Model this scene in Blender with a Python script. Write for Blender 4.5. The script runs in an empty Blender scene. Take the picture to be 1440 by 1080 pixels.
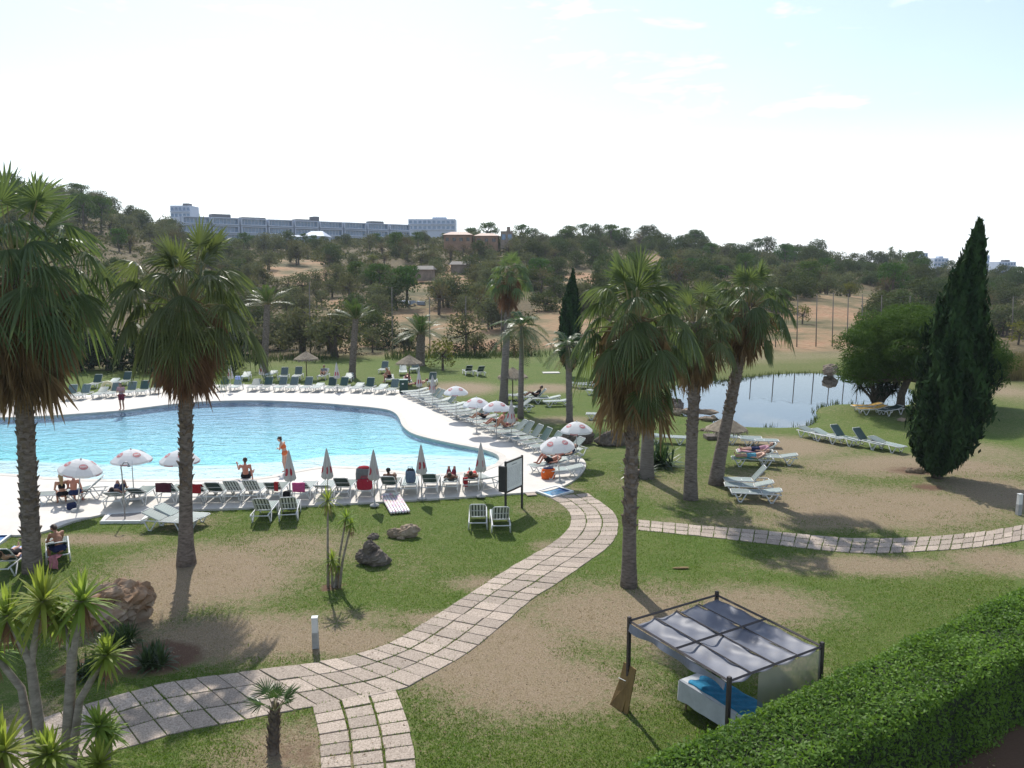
import bpy, math, random
import numpy as np
from math import sin, cos, pi, radians
from mathutils import Vector, Matrix
from mathutils.geometry import tessellate_polygon

SC = bpy.context.scene
COL = SC.collection
RND = random.Random(7)
# ------------------------------------------------------------------ camera
FPX, CH, VH = 1130.0, 9.2, 378.0
PITCH = math.atan((540 - VH) / FPX)
SINP, COSP = sin(PITCH), cos(PITCH)
cam_d = bpy.data.cameras.new('camera')
cam_d.sensor_width = 36.0
cam_d.lens = FPX / 1440 * 36.0
cam_d.clip_end = 5000
cam = bpy.data.objects.new('camera', cam_d)
COL.objects.link(cam)
cam.location = (0, 0, CH)
cam.rotation_euler = (pi / 2 - PITCH, 0, 0)
SC.camera = cam


def ray(u, v):
    a, b = (u - 720) / FPX, -(v - 540) / FPX
    return Vector((a, COSP + b * SINP, -SINP + b * COSP))


def G(u, v, z=0.0):          # where the sight line of a photo pixel meets height z
    r = ray(u, v)
    t = (z - CH) / r.z
    return Vector((r.x * t, r.y * t, z))


def AT(u, v, y):             # ... meets distance y
    r = ray(u, v)
    t = y / r.y
    return Vector((r.x * t, y, CH + r.z * t))


# ------------------------------------------------------------------ mesh builder
class MB:
    def __init__(self):
        self.V, self.F, self.MI, self.T, self.n = [], [], [], [], 0

    def add(self, vs, fs, mi=0, tone=1.0):
        o = self.n
        self.V.extend([tuple(v) for v in vs])
        self.F.extend([tuple(i + o for i in f) for f in fs])
        self.MI.extend([mi] * len(fs))
        if hasattr(tone, '__len__'):
            self.T.extend(tone)
        else:
            self.T.extend([tone] * len(vs))
        self.n += len(vs)
        return self

    def box(self, c, s, rz=0.0, mi=0, tone=1.0, bev=0.0, rx=0.0):
        x, y, z = s[0] / 2, s[1] / 2, s[2] / 2
        if bev > 0:
            b = min(bev, x * .9, y * .9, z * .9)
            vs = []
            for (zz, k) in ((-z, b), (-z + b, 0), (z - b, 0), (z, b)):
                for sx, sy in ((-1, -1), (1, -1), (1, 1), (-1, 1)):
                    vs += [(sx * (x - k), sy * (y - k), zz)]
            fs = [(3, 2, 1, 0), (12, 13, 14, 15)]
            for r in range(3):
                for k in range(4):
                    fs.append((r * 4 + k, r * 4 + (k + 1) % 4, r * 4 + 4 + (k + 1) % 4, r * 4 + 4 + k))
        else:
            vs = [(-x, -y, -z), (x, -y, -z), (x, y, -z), (-x, y, -z), (-x, -y, z), (x, -y, z), (x, y, z), (-x, y, z)]
            fs = [(3, 2, 1, 0), (4, 5, 6, 7), (0, 1, 5, 4), (1, 2, 6, 5), (2, 3, 7, 6), (3, 0, 4, 7)]
        m = Matrix.Translation(c) @ Matrix.Rotation(rz, 4, 'Z') @ Matrix.Rotation(rx, 4, 'X')
        return self.add([m @ Vector(v) for v in vs], fs, mi, tone)

    def tube(self, pts, rad, n=8, mi=0, tone=1.0, cap=True, flat=None):
        pts = [Vector(p) for p in pts]
        if not hasattr(rad, '__len__'):
            rad = [rad] * len(pts)
        t0 = (pts[1] - pts[0]).normalized()
        a = t0.cross(Vector((0, 0, 1)) if abs(t0.z) < .9 else Vector((1, 0, 0))).normalized()
        vs, fs = [], []
        for i, p in enumerate(pts):
            t = (pts[min(i + 1, len(pts) - 1)] - pts[max(i - 1, 0)])
            t = t.normalized() if t.length > 1e-9 else t0
            a = (a - t * a.dot(t))
            a = a.normalized() if a.length > 1e-6 else t.orthogonal().normalized()
            b = t.cross(a)
            for k in range(n):
                w = 2 * pi * k / n
                vs.append(p + (a * cos(w) + b * sin(w)) * rad[i])
        for i in range(len(pts) - 1):
            for k in range(n):
                fs.append((i * n + k, i * n + (k + 1) % n, (i + 1) * n + (k + 1) % n, (i + 1) * n + k))
        if cap:
            fs.append(tuple(range(n))[::-1])
            fs.append(tuple(range((len(pts) - 1) * n, len(pts) * n)))
        return self.add(vs, fs, mi, tone)

    def lathe(self, prof, n=16, mi=0, tone=1.0, m=None):
        vs, fs = [], []
        for (r, z) in prof:
            for k in range(n):
                w = 2 * pi * k / n
                vs.append(Vector((r * cos(w), r * sin(w), z)))
        for i in range(len(prof) - 1):
            for k in range(n):
                fs.append((i * n + k, i * n + (k + 1) % n, (i + 1) * n + (k + 1) % n, (i + 1) * n + k))
        fs.append(tuple(range(n))[::-1])
        fs.append(tuple(range((len(prof) - 1) * n, len(prof) * n)))
        if m is not None:
            vs = [m @ v for v in vs]
        return self.add(vs, fs, mi, tone)

    def blob(self, c, r, n=10, rows=7, mi=0, tone=1.0, jit=0.0, rnd=RND, rz=0.0):
        vs, fs = [], []
        m = Matrix.Translation(c) @ Matrix.Rotation(rz, 4, 'Z')
        for i in range(rows):
            th = pi * (i + .5) / rows
            for k in range(n):
                w = 2 * pi * k / n
                q = 1 + rnd.uniform(-jit, jit)
                vs.append(m @ Vector((r[0] * sin(th) * cos(w) * q, r[1] * sin(th) * sin(w) * q, -r[2] * cos(th) * q)))
        for i in range(rows - 1):
            for k in range(n):
                fs.append((i * n + k, i * n + (k + 1) % n, (i + 1) * n + (k + 1) % n, (i + 1) * n + k))
        fs.append(tuple(range(n))[::-1])
        fs.append(tuple(range((rows - 1) * n, rows * n)))
        return self.add(vs, fs, mi, tone)

    def prism(self, poly, z0, z1, mi=0, tone=1.0, holes=()):
        loops = [list(poly)] + [list(h) for h in holes]
        tri = tessellate_polygon([[Vector((p[0], p[1], 0)) for p in l] for l in loops])
        flat = [p for l in loops for p in l]
        N = len(flat)
        vs = [(p[0], p[1], z1) for p in flat] + [(p[0], p[1], z0) for p in flat]
        fs = []
        for t in tri:
            a, b, c = (flat[i] for i in t)
            cr = (b[0] - a[0]) * (c[1] - a[1]) - (b[1] - a[1]) * (c[0] - a[0])
            t = t if cr > 0 else t[::-1]
            fs.append(tuple(t))
            fs.append(tuple(N + i for i in t[::-1]))
        o = 0
        for l in loops:
            k = len(l)
            for i in range(k):
                j = (i + 1) % k
                fs.append((o + i, o + j, N + o + j, N + o + i))
            o += k
        return self.add(vs, fs, mi, tone)

    def build(self, name, mats, parent=None, smooth=False, loc=None):
        me = bpy.data.meshes.new(name)
        me.from_pydata([tuple(v) for v in self.V], [], self.F)
        return finish(name, me, mats, self.MI, self.T, parent, smooth, loc)


def finish(name, me, mats, MI=None, T=None, parent=None, smooth=False, loc=None):
    if not isinstance(mats, (list, tuple)):
        mats = [mats]
    for m in mats:
        me.materials.append(m)
    if MI is not None and len(mats) > 1:
        me.polygons.foreach_set('material_index', MI)
    if T is not None:
        at = me.attributes.new('tone', 'FLOAT', 'POINT')
        at.data.foreach_set('value', np.asarray(T, dtype=np.float32))
    if smooth:
        me.polygons.foreach_set('use_smooth', [True] * len(me.polygons))
    me.update()
    o = bpy.data.objects.new(name, me)
    COL.objects.link(o)
    if parent is not None:
        o.parent = parent
    if loc is not None:
        o.location = loc
    return o


def quads(name, V, mats, tone, parent=None, tri=False):
    """V: (n,4,3) float array of separate quads"""
    k = V.shape[1]
    n = V.shape[0]
    me = bpy.data.meshes.new(name)
    me.vertices.add(n * k)
    me.vertices.foreach_set('co', V.astype(np.float32).ravel())
    me.loops.add(n * k)
    me.loops.foreach_set('vertex_index', np.arange(n * k, dtype=np.int32))
    me.polygons.add(n)
    me.polygons.foreach_set('loop_start', np.arange(0, n * k, k, dtype=np.int32))
    me.polygons.foreach_set('loop_total', np.full(n, k, dtype=np.int32))
    me.update(calc_edges=True)
    return finish(name, me, mats, None, np.repeat(tone, k), parent)


# ------------------------------------------------------------------ tags
def tag(o, label, cat, group=None, kind=None):
    if label:
        o['label'] = label
    if cat:
        o['category'] = cat
    if group:
        o['group'] = group
    if kind:
        o['kind'] = kind
    return o


def thing(name, label, cat, loc=(0, 0, 0), rz=0.0, group=None, sc=1.0):
    o = bpy.data.objects.new(name, None)
    COL.objects.link(o)
    o.empty_display_size = .3
    o.location = loc
    o.rotation_euler = (0, 0, rz)
    o.scale = (sc, sc, sc)
    return tag(o, label, cat, group)


def dup(o, parent=None):
    c = o.copy()
    COL.objects.link(c)
    if parent is not None:
        c.parent = parent
    for ch in list(o.children):
        dup(ch, c)
    return c


USED = set()


def place(proto, loc, rz, label, group=None, sc=None, cat=None):
    """the first time the prototype itself, then copies with copies of all its parts"""
    if proto.name in USED:
        o = dup(proto)
    else:
        USED.add(proto.name)
        o = proto
    o.location = loc
    o.rotation_euler = (0, 0, rz)
    if sc is not None:
        o.scale = (sc, sc, sc) if not hasattr(sc, '__len__') else sc
    o['label'] = label
    if cat:
        o['category'] = cat
    if group:
        o['group'] = group
    elif 'group' in o:
        del o['group']
    return o


# ------------------------------------------------------------------ materials
def nd(nt, t, **kw):
    n = nt.nodes.new(t)
    for k, v in kw.items():
        setattr(n, k, v)
    return n


def newmat(name):
    m = bpy.data.materials.new(name)
    m.use_nodes = True
    nt = m.node_tree
    nt.nodes.clear()
    out = nd(nt, 'ShaderNodeOutputMaterial')
    return m, nt, out


def rgb(c):
    return (c[0], c[1], c[2], 1)


def mixc(nt, fac, a, b, bt='MIX'):
    n = nd(nt, 'ShaderNodeMix', data_type='RGBA', blend_type=bt)
    for idx, val in ((0, fac), (6, a), (7, b)):
        if isinstance(val, (int, float)):
            n.inputs[idx].default_value = val
        elif isinstance(val, tuple):
            n.inputs[idx].default_value = rgb(val)
        else:
            nt.links.new(val, n.inputs[idx])
    return n.outputs[2]


def mth(nt, op, a, b=0.0, c=None):
    n = nd(nt, 'ShaderNodeMath', operation=op)
    for i, val in enumerate((a, b, c)):
        if val is None:
            continue
        if isinstance(val, (int, float)):
            n.inputs[i].default_value = val
        else:
            nt.links.new(val, n.inputs[i])
    return n.outputs[0]


def noise(nt, scale, detail=3, rough=.6, vec=None, dist=0.0):
    n = nd(nt, 'ShaderNodeTexNoise')
    n.inputs['Scale'].default_value = scale
    n.inputs['Detail'].default_value = detail
    n.inputs['Roughness'].default_value = rough
    n.inputs['Distortion'].default_value = dist
    if vec is None:
        vec = nd(nt, 'ShaderNodeTexCoord').outputs['Object']
    nt.links.new(vec, n.inputs['Vector'])
    return n.outputs['Fac']


def ramp(nt, fac, stops):
    r = nd(nt, 'ShaderNodeValToRGB')
    el = r.color_ramp.elements
    while len(el) < len(stops):
        el.new(.5)
    for e, (p, c) in zip(el, stops):
        e.position = p
        e.color = rgb(c) if hasattr(c, '__len__') else (c, c, c, 1)
    nt.links.new(fac, r.inputs[0])
    return r.outputs[0]


def attr(nt, name):
    return nd(nt, 'ShaderNodeAttribute', attribute_name=name).outputs['Fac']


def surf(name, col, rough=.6, var=.2, scale=4.0, col2=None, bump=0.0, bscale=30.0, metal=0.0, spec=.4, tone=False,
         rnd=0.0, stretch=None, coat=0.0, sheen=0.0):
    m, nt, out = newmat(name)
    p = nd(nt, 'ShaderNodeBsdfPrincipled')
    vec = nd(nt, 'ShaderNodeTexCoord').outputs['Object']
    if stretch:
        mp = nd(nt, 'ShaderNodeMapping')
        mp.inputs['Scale'].default_value = stretch
        nt.links.new(vec, mp.inputs['Vector'])
        vec = mp.outputs[0]
    f = noise(nt, scale, 4, .65, vec)
    f = mth(nt, 'MULTIPLY_ADD', f, 2.6, -.8)
    n = nt.nodes[-1]
    n.use_clamp = True
    c2 = col2 if col2 else tuple(min(1, c * (1 + var)) for c in col)
    c1 = col if col2 else tuple(c * (1 - var) for c in col)
    c = mixc(nt, f, c1, c2)
    if tone:
        t = nd(nt, 'ShaderNodeCombineColor')
        a = attr(nt, 'tone')
        for i in range(3):
            nt.links.new(a, t.inputs[i])
        c = mixc(nt, 1.0, c, t.outputs[0], 'MULTIPLY')
    if rnd:
        oi = nd(nt, 'ShaderNodeObjectInfo').outputs['Random']
        v = mth(nt, 'MULTIPLY_ADD', oi, 2 * rnd, 1 - rnd)
        h = nd(nt, 'ShaderNodeHueSaturation')
        nt.links.new(v, h.inputs['Value'])
        nt.links.new(c, h.inputs['Color'])
        c = h.outputs[0]
    nt.links.new(c, p.inputs['Base Color'])
    p.inputs['Roughness'].default_value = rough
    p.inputs['Metallic'].default_value = metal
    p.inputs['Specular IOR Level'].default_value = spec
    if coat:
        p.inputs['Coat Weight'].default_value = coat
    if sheen:
        p.inputs['Sheen Weight'].default_value = sheen
    if bump:
        b = nd(nt, 'ShaderNodeBump')
        b.inputs['Strength'].default_value = bump
        b.inputs['Distance'].default_value = .02
        nt.links.new(noise(nt, bscale, 4, .6, vec), b.inputs['Height'])
        nt.links.new(b.outputs[0], p.inputs['Normal'])
    nt.links.new(p.outputs[0], out.inputs[0])
    return m


def leafmat(name, a, b, trans=.3, rough=.45, spec=.35, rnd=.12, nscale=.5, tcol=None):
    """two leaf colours mixed by a per-leaf tone; some light passes through the blade"""
    m, nt, out = newmat(name)
    p = nd(nt, 'ShaderNodeBsdfPrincipled')
    t = attr(nt, 'tone')
    f = noise(nt, nscale, 3, .6)
    f = mth(nt, 'ADD', mth(nt, 'MULTIPLY', f, .5), mth(nt, 'MULTIPLY', t, .75))
    f = mth(nt, 'SUBTRACT', f, .12)
    nt.nodes[-1].use_clamp = True
    c = mixc(nt, f, a, b)
    if rnd:
        oi = nd(nt, 'ShaderNodeObjectInfo').outputs['Random']
        h = nd(nt, 'ShaderNodeHueSaturation')
        nt.links.new(mth(nt, 'MULTIPLY_ADD', oi, 2 * rnd, 1 - rnd), h.inputs['Value'])
        nt.links.new(mth(nt, 'MULTIPLY_ADD', oi, .06, .47), h.inputs['Hue'])
        nt.links.new(c, h.inputs['Color'])
        c = h.outputs[0]
    nt.links.new(c, p.inputs['Base Color'])
    p.inputs['Roughness'].default_value = rough
    p.inputs['Specular IOR Level'].default_value = spec
    tr = nd(nt, 'ShaderNodeBsdfTranslucent')
    nt.links.new(mixc(nt, .5, c, tcol or (b[0] * 1.3, b[1] * 1.4, b[2] * .6)), tr.inputs[0])
    mx = nd(nt, 'ShaderNodeMixShader')
    mx.inputs[0].default_value = trans
    nt.links.new(p.outputs[0], mx.inputs[1])
    nt.links.new(tr.outputs[0], mx.inputs[2])
    nt.links.new(mx.outputs[0], out.inputs[0])
    return m


# ------------------------------------------------------------------ polygon tools
def catmull(pts, per=6, closed=False):
    P = [Vector((p[0], p[1], 0)) for p in pts]
    n = len(P)
    res = []
    rng = range(n if closed else n - 1)
    for i in rng:
        p0 = P[(i - 1) % n] if closed or i > 0 else P[0] * 2 - P[1]
        p1, p2 = P[i], P[(i + 1) % n]
        p3 = P[(i + 2) % n] if closed or i + 2 < n else P[-1] * 2 - P[-2]
        for k in range(per):
            t = k / per
            res.append(.5 * ((2 * p1) + (p2 - p0) * t + (2 * p0 - 5 * p1 + 4 * p2 - p3) * t * t + (3 * p1 - p0 - 3 * p2 + p3) * t ** 3))
    if not closed:
        res.append(P[-1])
    return [(v.x, v.y) for v in res]


def resample(pts, n):
    P = np.array(pts, float)
    d = np.r_[0, np.cumsum(np.hypot(*np.diff(P, axis=0).T))]
    s = np.linspace(0, d[-1], n)
    return np.c_[np.interp(s, d, P[:, 0]), np.interp(s, d, P[:, 1])]


def seglen(pts):
    P = np.array(pts, float)
    return np.hypot(*np.diff(P, axis=0).T).sum()


def sdist(X, Y, poly):
    """signed distance to a closed polygon, negative inside (arrays)"""
    P = np.array(poly, float)
    Q = np.roll(P, -1, axis=0)
    X, Y = np.asarray(X, float), np.asarray(Y, float)
    best = np.full(X.shape, 1e9)
    ins = np.zeros(X.shape, bool)
    for (ax, ay), (bx, by) in zip(P, Q):
        ex, ey = bx - ax, by - ay
        l2 = ex * ex + ey * ey + 1e-12
        t = np.clip(((X - ax) * ex + (Y - ay) * ey) / l2, 0, 1)
        best = np.minimum(best, np.hypot(X - ax - t * ex, Y - ay - t * ey))
        c = ((ay > Y) != (by > Y)) & (X < ex * (Y - ay) / (by - ay + 1e-15) + ax)
        ins ^= c
    return np.where(ins, -best, best)


def offset_loop(pts, d):
    """push a closed counter-clockwise loop outwards by d"""
    n = len(pts)
    res = []
    for i in range(n):
        a, b = Vector(pts[i - 1]), Vector(pts[(i + 1) % n])
        t = (b - a).normalized()
        res.append((pts[i][0] + t.y * d, pts[i][1] - t.x * d))
    return res


def ccw(pts):
    a = sum(pts[i - 1][0] * pts[i][1] - pts[i][0] * pts[i - 1][1] for i in range(len(pts)))
    return pts if a > 0 else pts[::-1]


def smooth01(t):
    t = np.clip(t, 0, 1)
    return t * t * (3 - 2 * t)


def vnoise(X, Y, s, seed=0):
    """cheap smooth noise of plain sines, -1..1"""
    r = random.Random(seed)
    v = 0
    for k in range(5):
        a = r.uniform(0, 2 * pi)
        w = s * r.uniform(.6, 1.9)
        v = v + np.sin((X * cos(a) + Y * sin(a)) * w + r.uniform(0, 6.28))
    return v / 3.2
# ------------------------------------------------------------------ light
SUN_EL, SUN_AZ = radians(47), radians(-16)          # azimuth from +Y towards +X
sl = bpy.data.lights.new('sun', 'SUN')
sl.energy = 4.2
sl.angle = radians(.6)
sl.color = (1.0, .955, .88)
so = bpy.data.objects.new('sun', sl)
COL.objects.link(so)
SDIR = Vector((sin(SUN_AZ) * cos(SUN_EL), cos(SUN_AZ) * cos(SUN_EL), sin(SUN_EL)))
so.rotation_euler = SDIR.to_track_quat('Z', 'Y').to_euler()
so.location = SDIR * 200

w = bpy.data.worlds.new('World')
SC.world = w
w.use_nodes = True
nt = w.node_tree
nt.nodes.clear()
wo = nd(nt, 'ShaderNodeOutputWorld')
bg = nd(nt, 'ShaderNodeBackground')
bg.inputs['Strength'].default_value = .14
sky = nd(nt, 'ShaderNodeTexSky', sky_type='NISHITA')
sky.sun_disc = False
sky.sun_elevation = SUN_EL
sky.sun_rotation = SUN_AZ
sky.altitude = 0
sky.air_density = 1.0
sky.dust_density = .75
sky.ozone_density = 1.0
tc = nd(nt, 'ShaderNodeTexCoord').outputs['Generated']
mp = nd(nt, 'ShaderNodeMapping')
mp.inputs['Scale'].default_value = (3.0, 3.0, 11.0)
nt.links.new(tc, mp.inputs['Vector'])
cn = noise(nt, 2.2, 7, .62, mp.outputs[0], .3)
cl = ramp(nt, cn, [(.52, 0.0), (.70, 1.0)])
mp2 = nd(nt, 'ShaderNodeMapping')
mp2.inputs['Scale'].default_value = (1.2, 1.2, 3.0)
nt.links.new(tc, mp2.inputs['Vector'])
veil = ramp(nt, noise(nt, 1.0, 3, .5, mp2.outputs[0]), [(.3, 0.05), (.75, .26)])
ff = mth(nt, 'MAXIMUM', mth(nt, 'MULTIPLY', cl, .75), veil)
sep = nd(nt, 'ShaderNodeSeparateXYZ')
nt.links.new(tc, sep.inputs[0])
low = nd(nt, 'ShaderNodeMapRange', interpolation_type='SMOOTHSTEP')
for k_, v_ in ((1, -.02), (2, .26), (3, .90), (4, 0.0)):
    low.inputs[k_].default_value = v_
nt.links.new(sep.outputs[2], low.inputs[0])
ff = mth(nt, 'MAXIMUM', ff, low.outputs[0])
hz = mixc(nt, ff, sky.outputs[0], (8.0, 8.45, 8.9))
nt.links.new(hz, bg.inputs['Color'])
nt.links.new(bg.outputs[0], wo.inputs[0])

SC.view_settings.view_transform = 'Standard'
SC.view_settings.look = 'None'
SC.view_settings.exposure = 0.31
SC.view_settings.gamma = 1.0
SC.render.engine = 'CYCLES'
SC.cycles.use_denoising = True
SC.cycles.max_bounces = 6
SC.cycles.transparent_max_bounces = 16
SC.cycles.volume_bounces = 0

# ------------------------------------------------------------------ outlines
DZ = .05
far_edge = [(-420, 590), (-200, 590), (0, 587), (60, 585), (120, 581), (172, 577), (215, 571.5), (250, 567.5), (300, 564), (365, 563), (440, 566), (500, 570.5),
            (540, 575), (555, 580), (562, 588), (567, 599), (580, 609), (605, 616.5), (640, 624), (676, 631), (697, 638), (703, 645), (698, 652)]
near_edge = [(676, 660.5), (640, 665), (600, 667), (560, 663), (520, 658.5), (480, 656), (447, 657), (405, 664), (370, 671), (300, 674), (200, 674.5), (125, 674), (62, 671),
             (0, 666), (-200, 662), (-420, 662)]


def gl(p, z=0.0):
    return [tuple(G(u, v, z).xy) for u, v in p]


POOL = ccw(catmull(gl(far_edge, DZ), 4) + catmull(gl(near_edge, DZ), 4))
deck_out = catmull(gl([(-420, 560), (-100, 562), (0, 561), (60, 558), (130, 555), (200, 549), (250, 544), (300, 541), (400, 541), (500, 543.5), (545, 547), (567, 549),
               (600, 558), (640, 574), (700, 600), (760, 625), (800, 637), (817, 643), (824, 652), (820, 663), (807, 675), (790, 684), (770, 690), (746, 692)], DZ), 4) + \
    gl([(706, 694.5), (650, 698.5), (560, 704), (436, 710.5), (300, 715.5), (219, 717.5), (203, 733.5), (140, 734), (149, 722.5)], DZ) + \
    catmull(gl([(140, 724), (104, 732.5), (62, 747), (30, 752), (0, 752.5), (-60, 758), (-420, 775)], DZ), 4)
DECK = ccw(deck_out)
POND = ccw(catmull(gl([(938, 556), (950, 543), (985, 537.5), (1040, 532), (1085, 527), (1140, 525), (1180, 527.5), (1215, 534), (1262, 543), (1290, 556), (1284, 566), (1262, 570.5), (1225, 569.5), (1185, 568),
                       (1158, 572), (1146, 578), (1148, 588), (1140, 597), (1118, 601), (1060, 600.5), (1010, 595), (960, 584), (940, 572)], -.15), 4, True))


def hillz(X, Y):
    U = 720 + FPX * X / np.maximum(Y, 1)
    d = np.hypot(X, Y)
    zc = np.interp(U, [-700, -100, 60, 150, 225, 300, 420, 560, 700, 850, 1000, 1100, 1200, 1300, 1440, 1700, 2600],
                   [32, 33, 33.5, 30, 23, 18, 18.5, 19.5, 20, 20, 16.5, 12.5, 10, 7, 3.5, 2, 0])
    st = np.interp(U, [0, 300, 600, 1000, 1440], [92, 96, 98, 96, 92])
    t = np.clip((d - st) / (318 - st), 0, 1)
    z = zc * (.75 * t + .25 * smooth01(t))
    z = z + vnoise(X, Y, .06, 3) * 1.0 * smooth01((d - 110) / 60)
    far = np.clip((d - 335) / 600, 0, 1.2)
    return z - far * 40


DRYP = [  # worn and dry patches: photo pixel centre, half sizes, strength
    (290, 805, 150, 48, 1.1), (215, 850, 75, 60, 1), (400, 775, 120, 32, .85), (330, 895, 170, 36, 1), (480, 900, 120, 22, .95), (610, 870, 60, 12, .9), (690, 820, 70, 12, .8), (770, 768, 30, 10, .8),
    (800, 700, 40, 25, .6), (690, 915, 130, 60, 1.2), (760, 960, 170, 45, 1.0), (880, 860, 170, 50, 1.0), (1060, 850, 130, 34, .95), (990, 900, 120, 40, .9), (1080, 905, 70, 50, .7), (1230, 795, 180, 16, 1.0), (1400, 790, 80, 20, 1), (1150, 735, 260, 13, .8),
    (1120, 690, 110, 34, .75), (1230, 712, 230, 32, .95), (1280, 655, 180, 16, 1.05), (1110, 628, 80, 16, 1.0), (1400, 690, 90, 30, 1.0), (1400, 640, 60, 25, .6), (1390, 545, 60, 14, .8), (650, 546, 55, 9, 1.0), (770, 546, 50, 7, 1.0), (790, 591, 45, 6, .8),
    (760, 715, 40, 12, .6), (420, 1060, 130, 50, .85), (130, 758, 90, 9, .9), (40, 1010, 60, 30, .7), (940, 690, 60, 30, .45), (860, 680, 30, 12, .4), (1100, 500, 150, 8, .55), (1180, 493, 120, 6, .6), (700, 1000, 120, 30, .3), (560, 800, 60, 25, .2), (50, 700, 30, 10, .2),
    (270, 735, 60, 14, .6), (500, 870, 160, 16, .5), (1195, 880, 30, 20, .2)]
SOILP = [(215, 925, 75, 26, 1.0), (120, 940, 50, 20, .8), (150, 870, 40, 14, .6), (415, 1060, 60, 30, .5), (1395, 1040, 70, 60, 1.2), (1290, 1075, 90, 30, 1.2), (466, 826, 16, 5, 1.1), (655, 552, 35, 4, .4), (1290, 662, 60, 8, .6), (1225, 572, 45, 5, .5), (760, 545, 30, 3, .4),
         (1305, 685, 30, 6, .7)]


def patches(X, Y, lst):
    v = np.zeros(X.shape)
    for (u, vv, ru, rv, s) in lst:
        c = G(u, vv)
        a = ru * c.y / FPX
        b = abs(G(u, vv - rv).y - G(u, min(vv + rv, 1200)).y) / 2
        q = np.sqrt(((X - c.x) / a) ** 2 + ((Y - c.y) / b) ** 2)
        v = np.maximum(v, s * np.clip(1.45 - q, 0, 1))
    return v


CLEAR = [(1150, 455, 66, 42), (1205, 432, 28, 20), (600, 408, 24, 22), (610, 455, 70, 26), (540, 480, 60, 26), (690, 488, 60, 14), (420, 382, 46, 16), (470, 432, 30, 10), (640, 400, 16, 24), (905, 366, 26, 8), (815, 392, 22, 7), (740, 470, 60, 16), (1380, 455, 22, 18), (775, 440, 20, 14), (830, 470, 20, 18), (1060, 470, 40, 18)]


def photo_px(x, y, z):
    vx, vy, vz = x, y * COSP - (z - CH) * SINP, y * SINP + (z - CH) * COSP
    vy = np.maximum(vy, .1)
    return 720 + FPX * vx / vy, 540 - FPX * vz / vy


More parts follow.
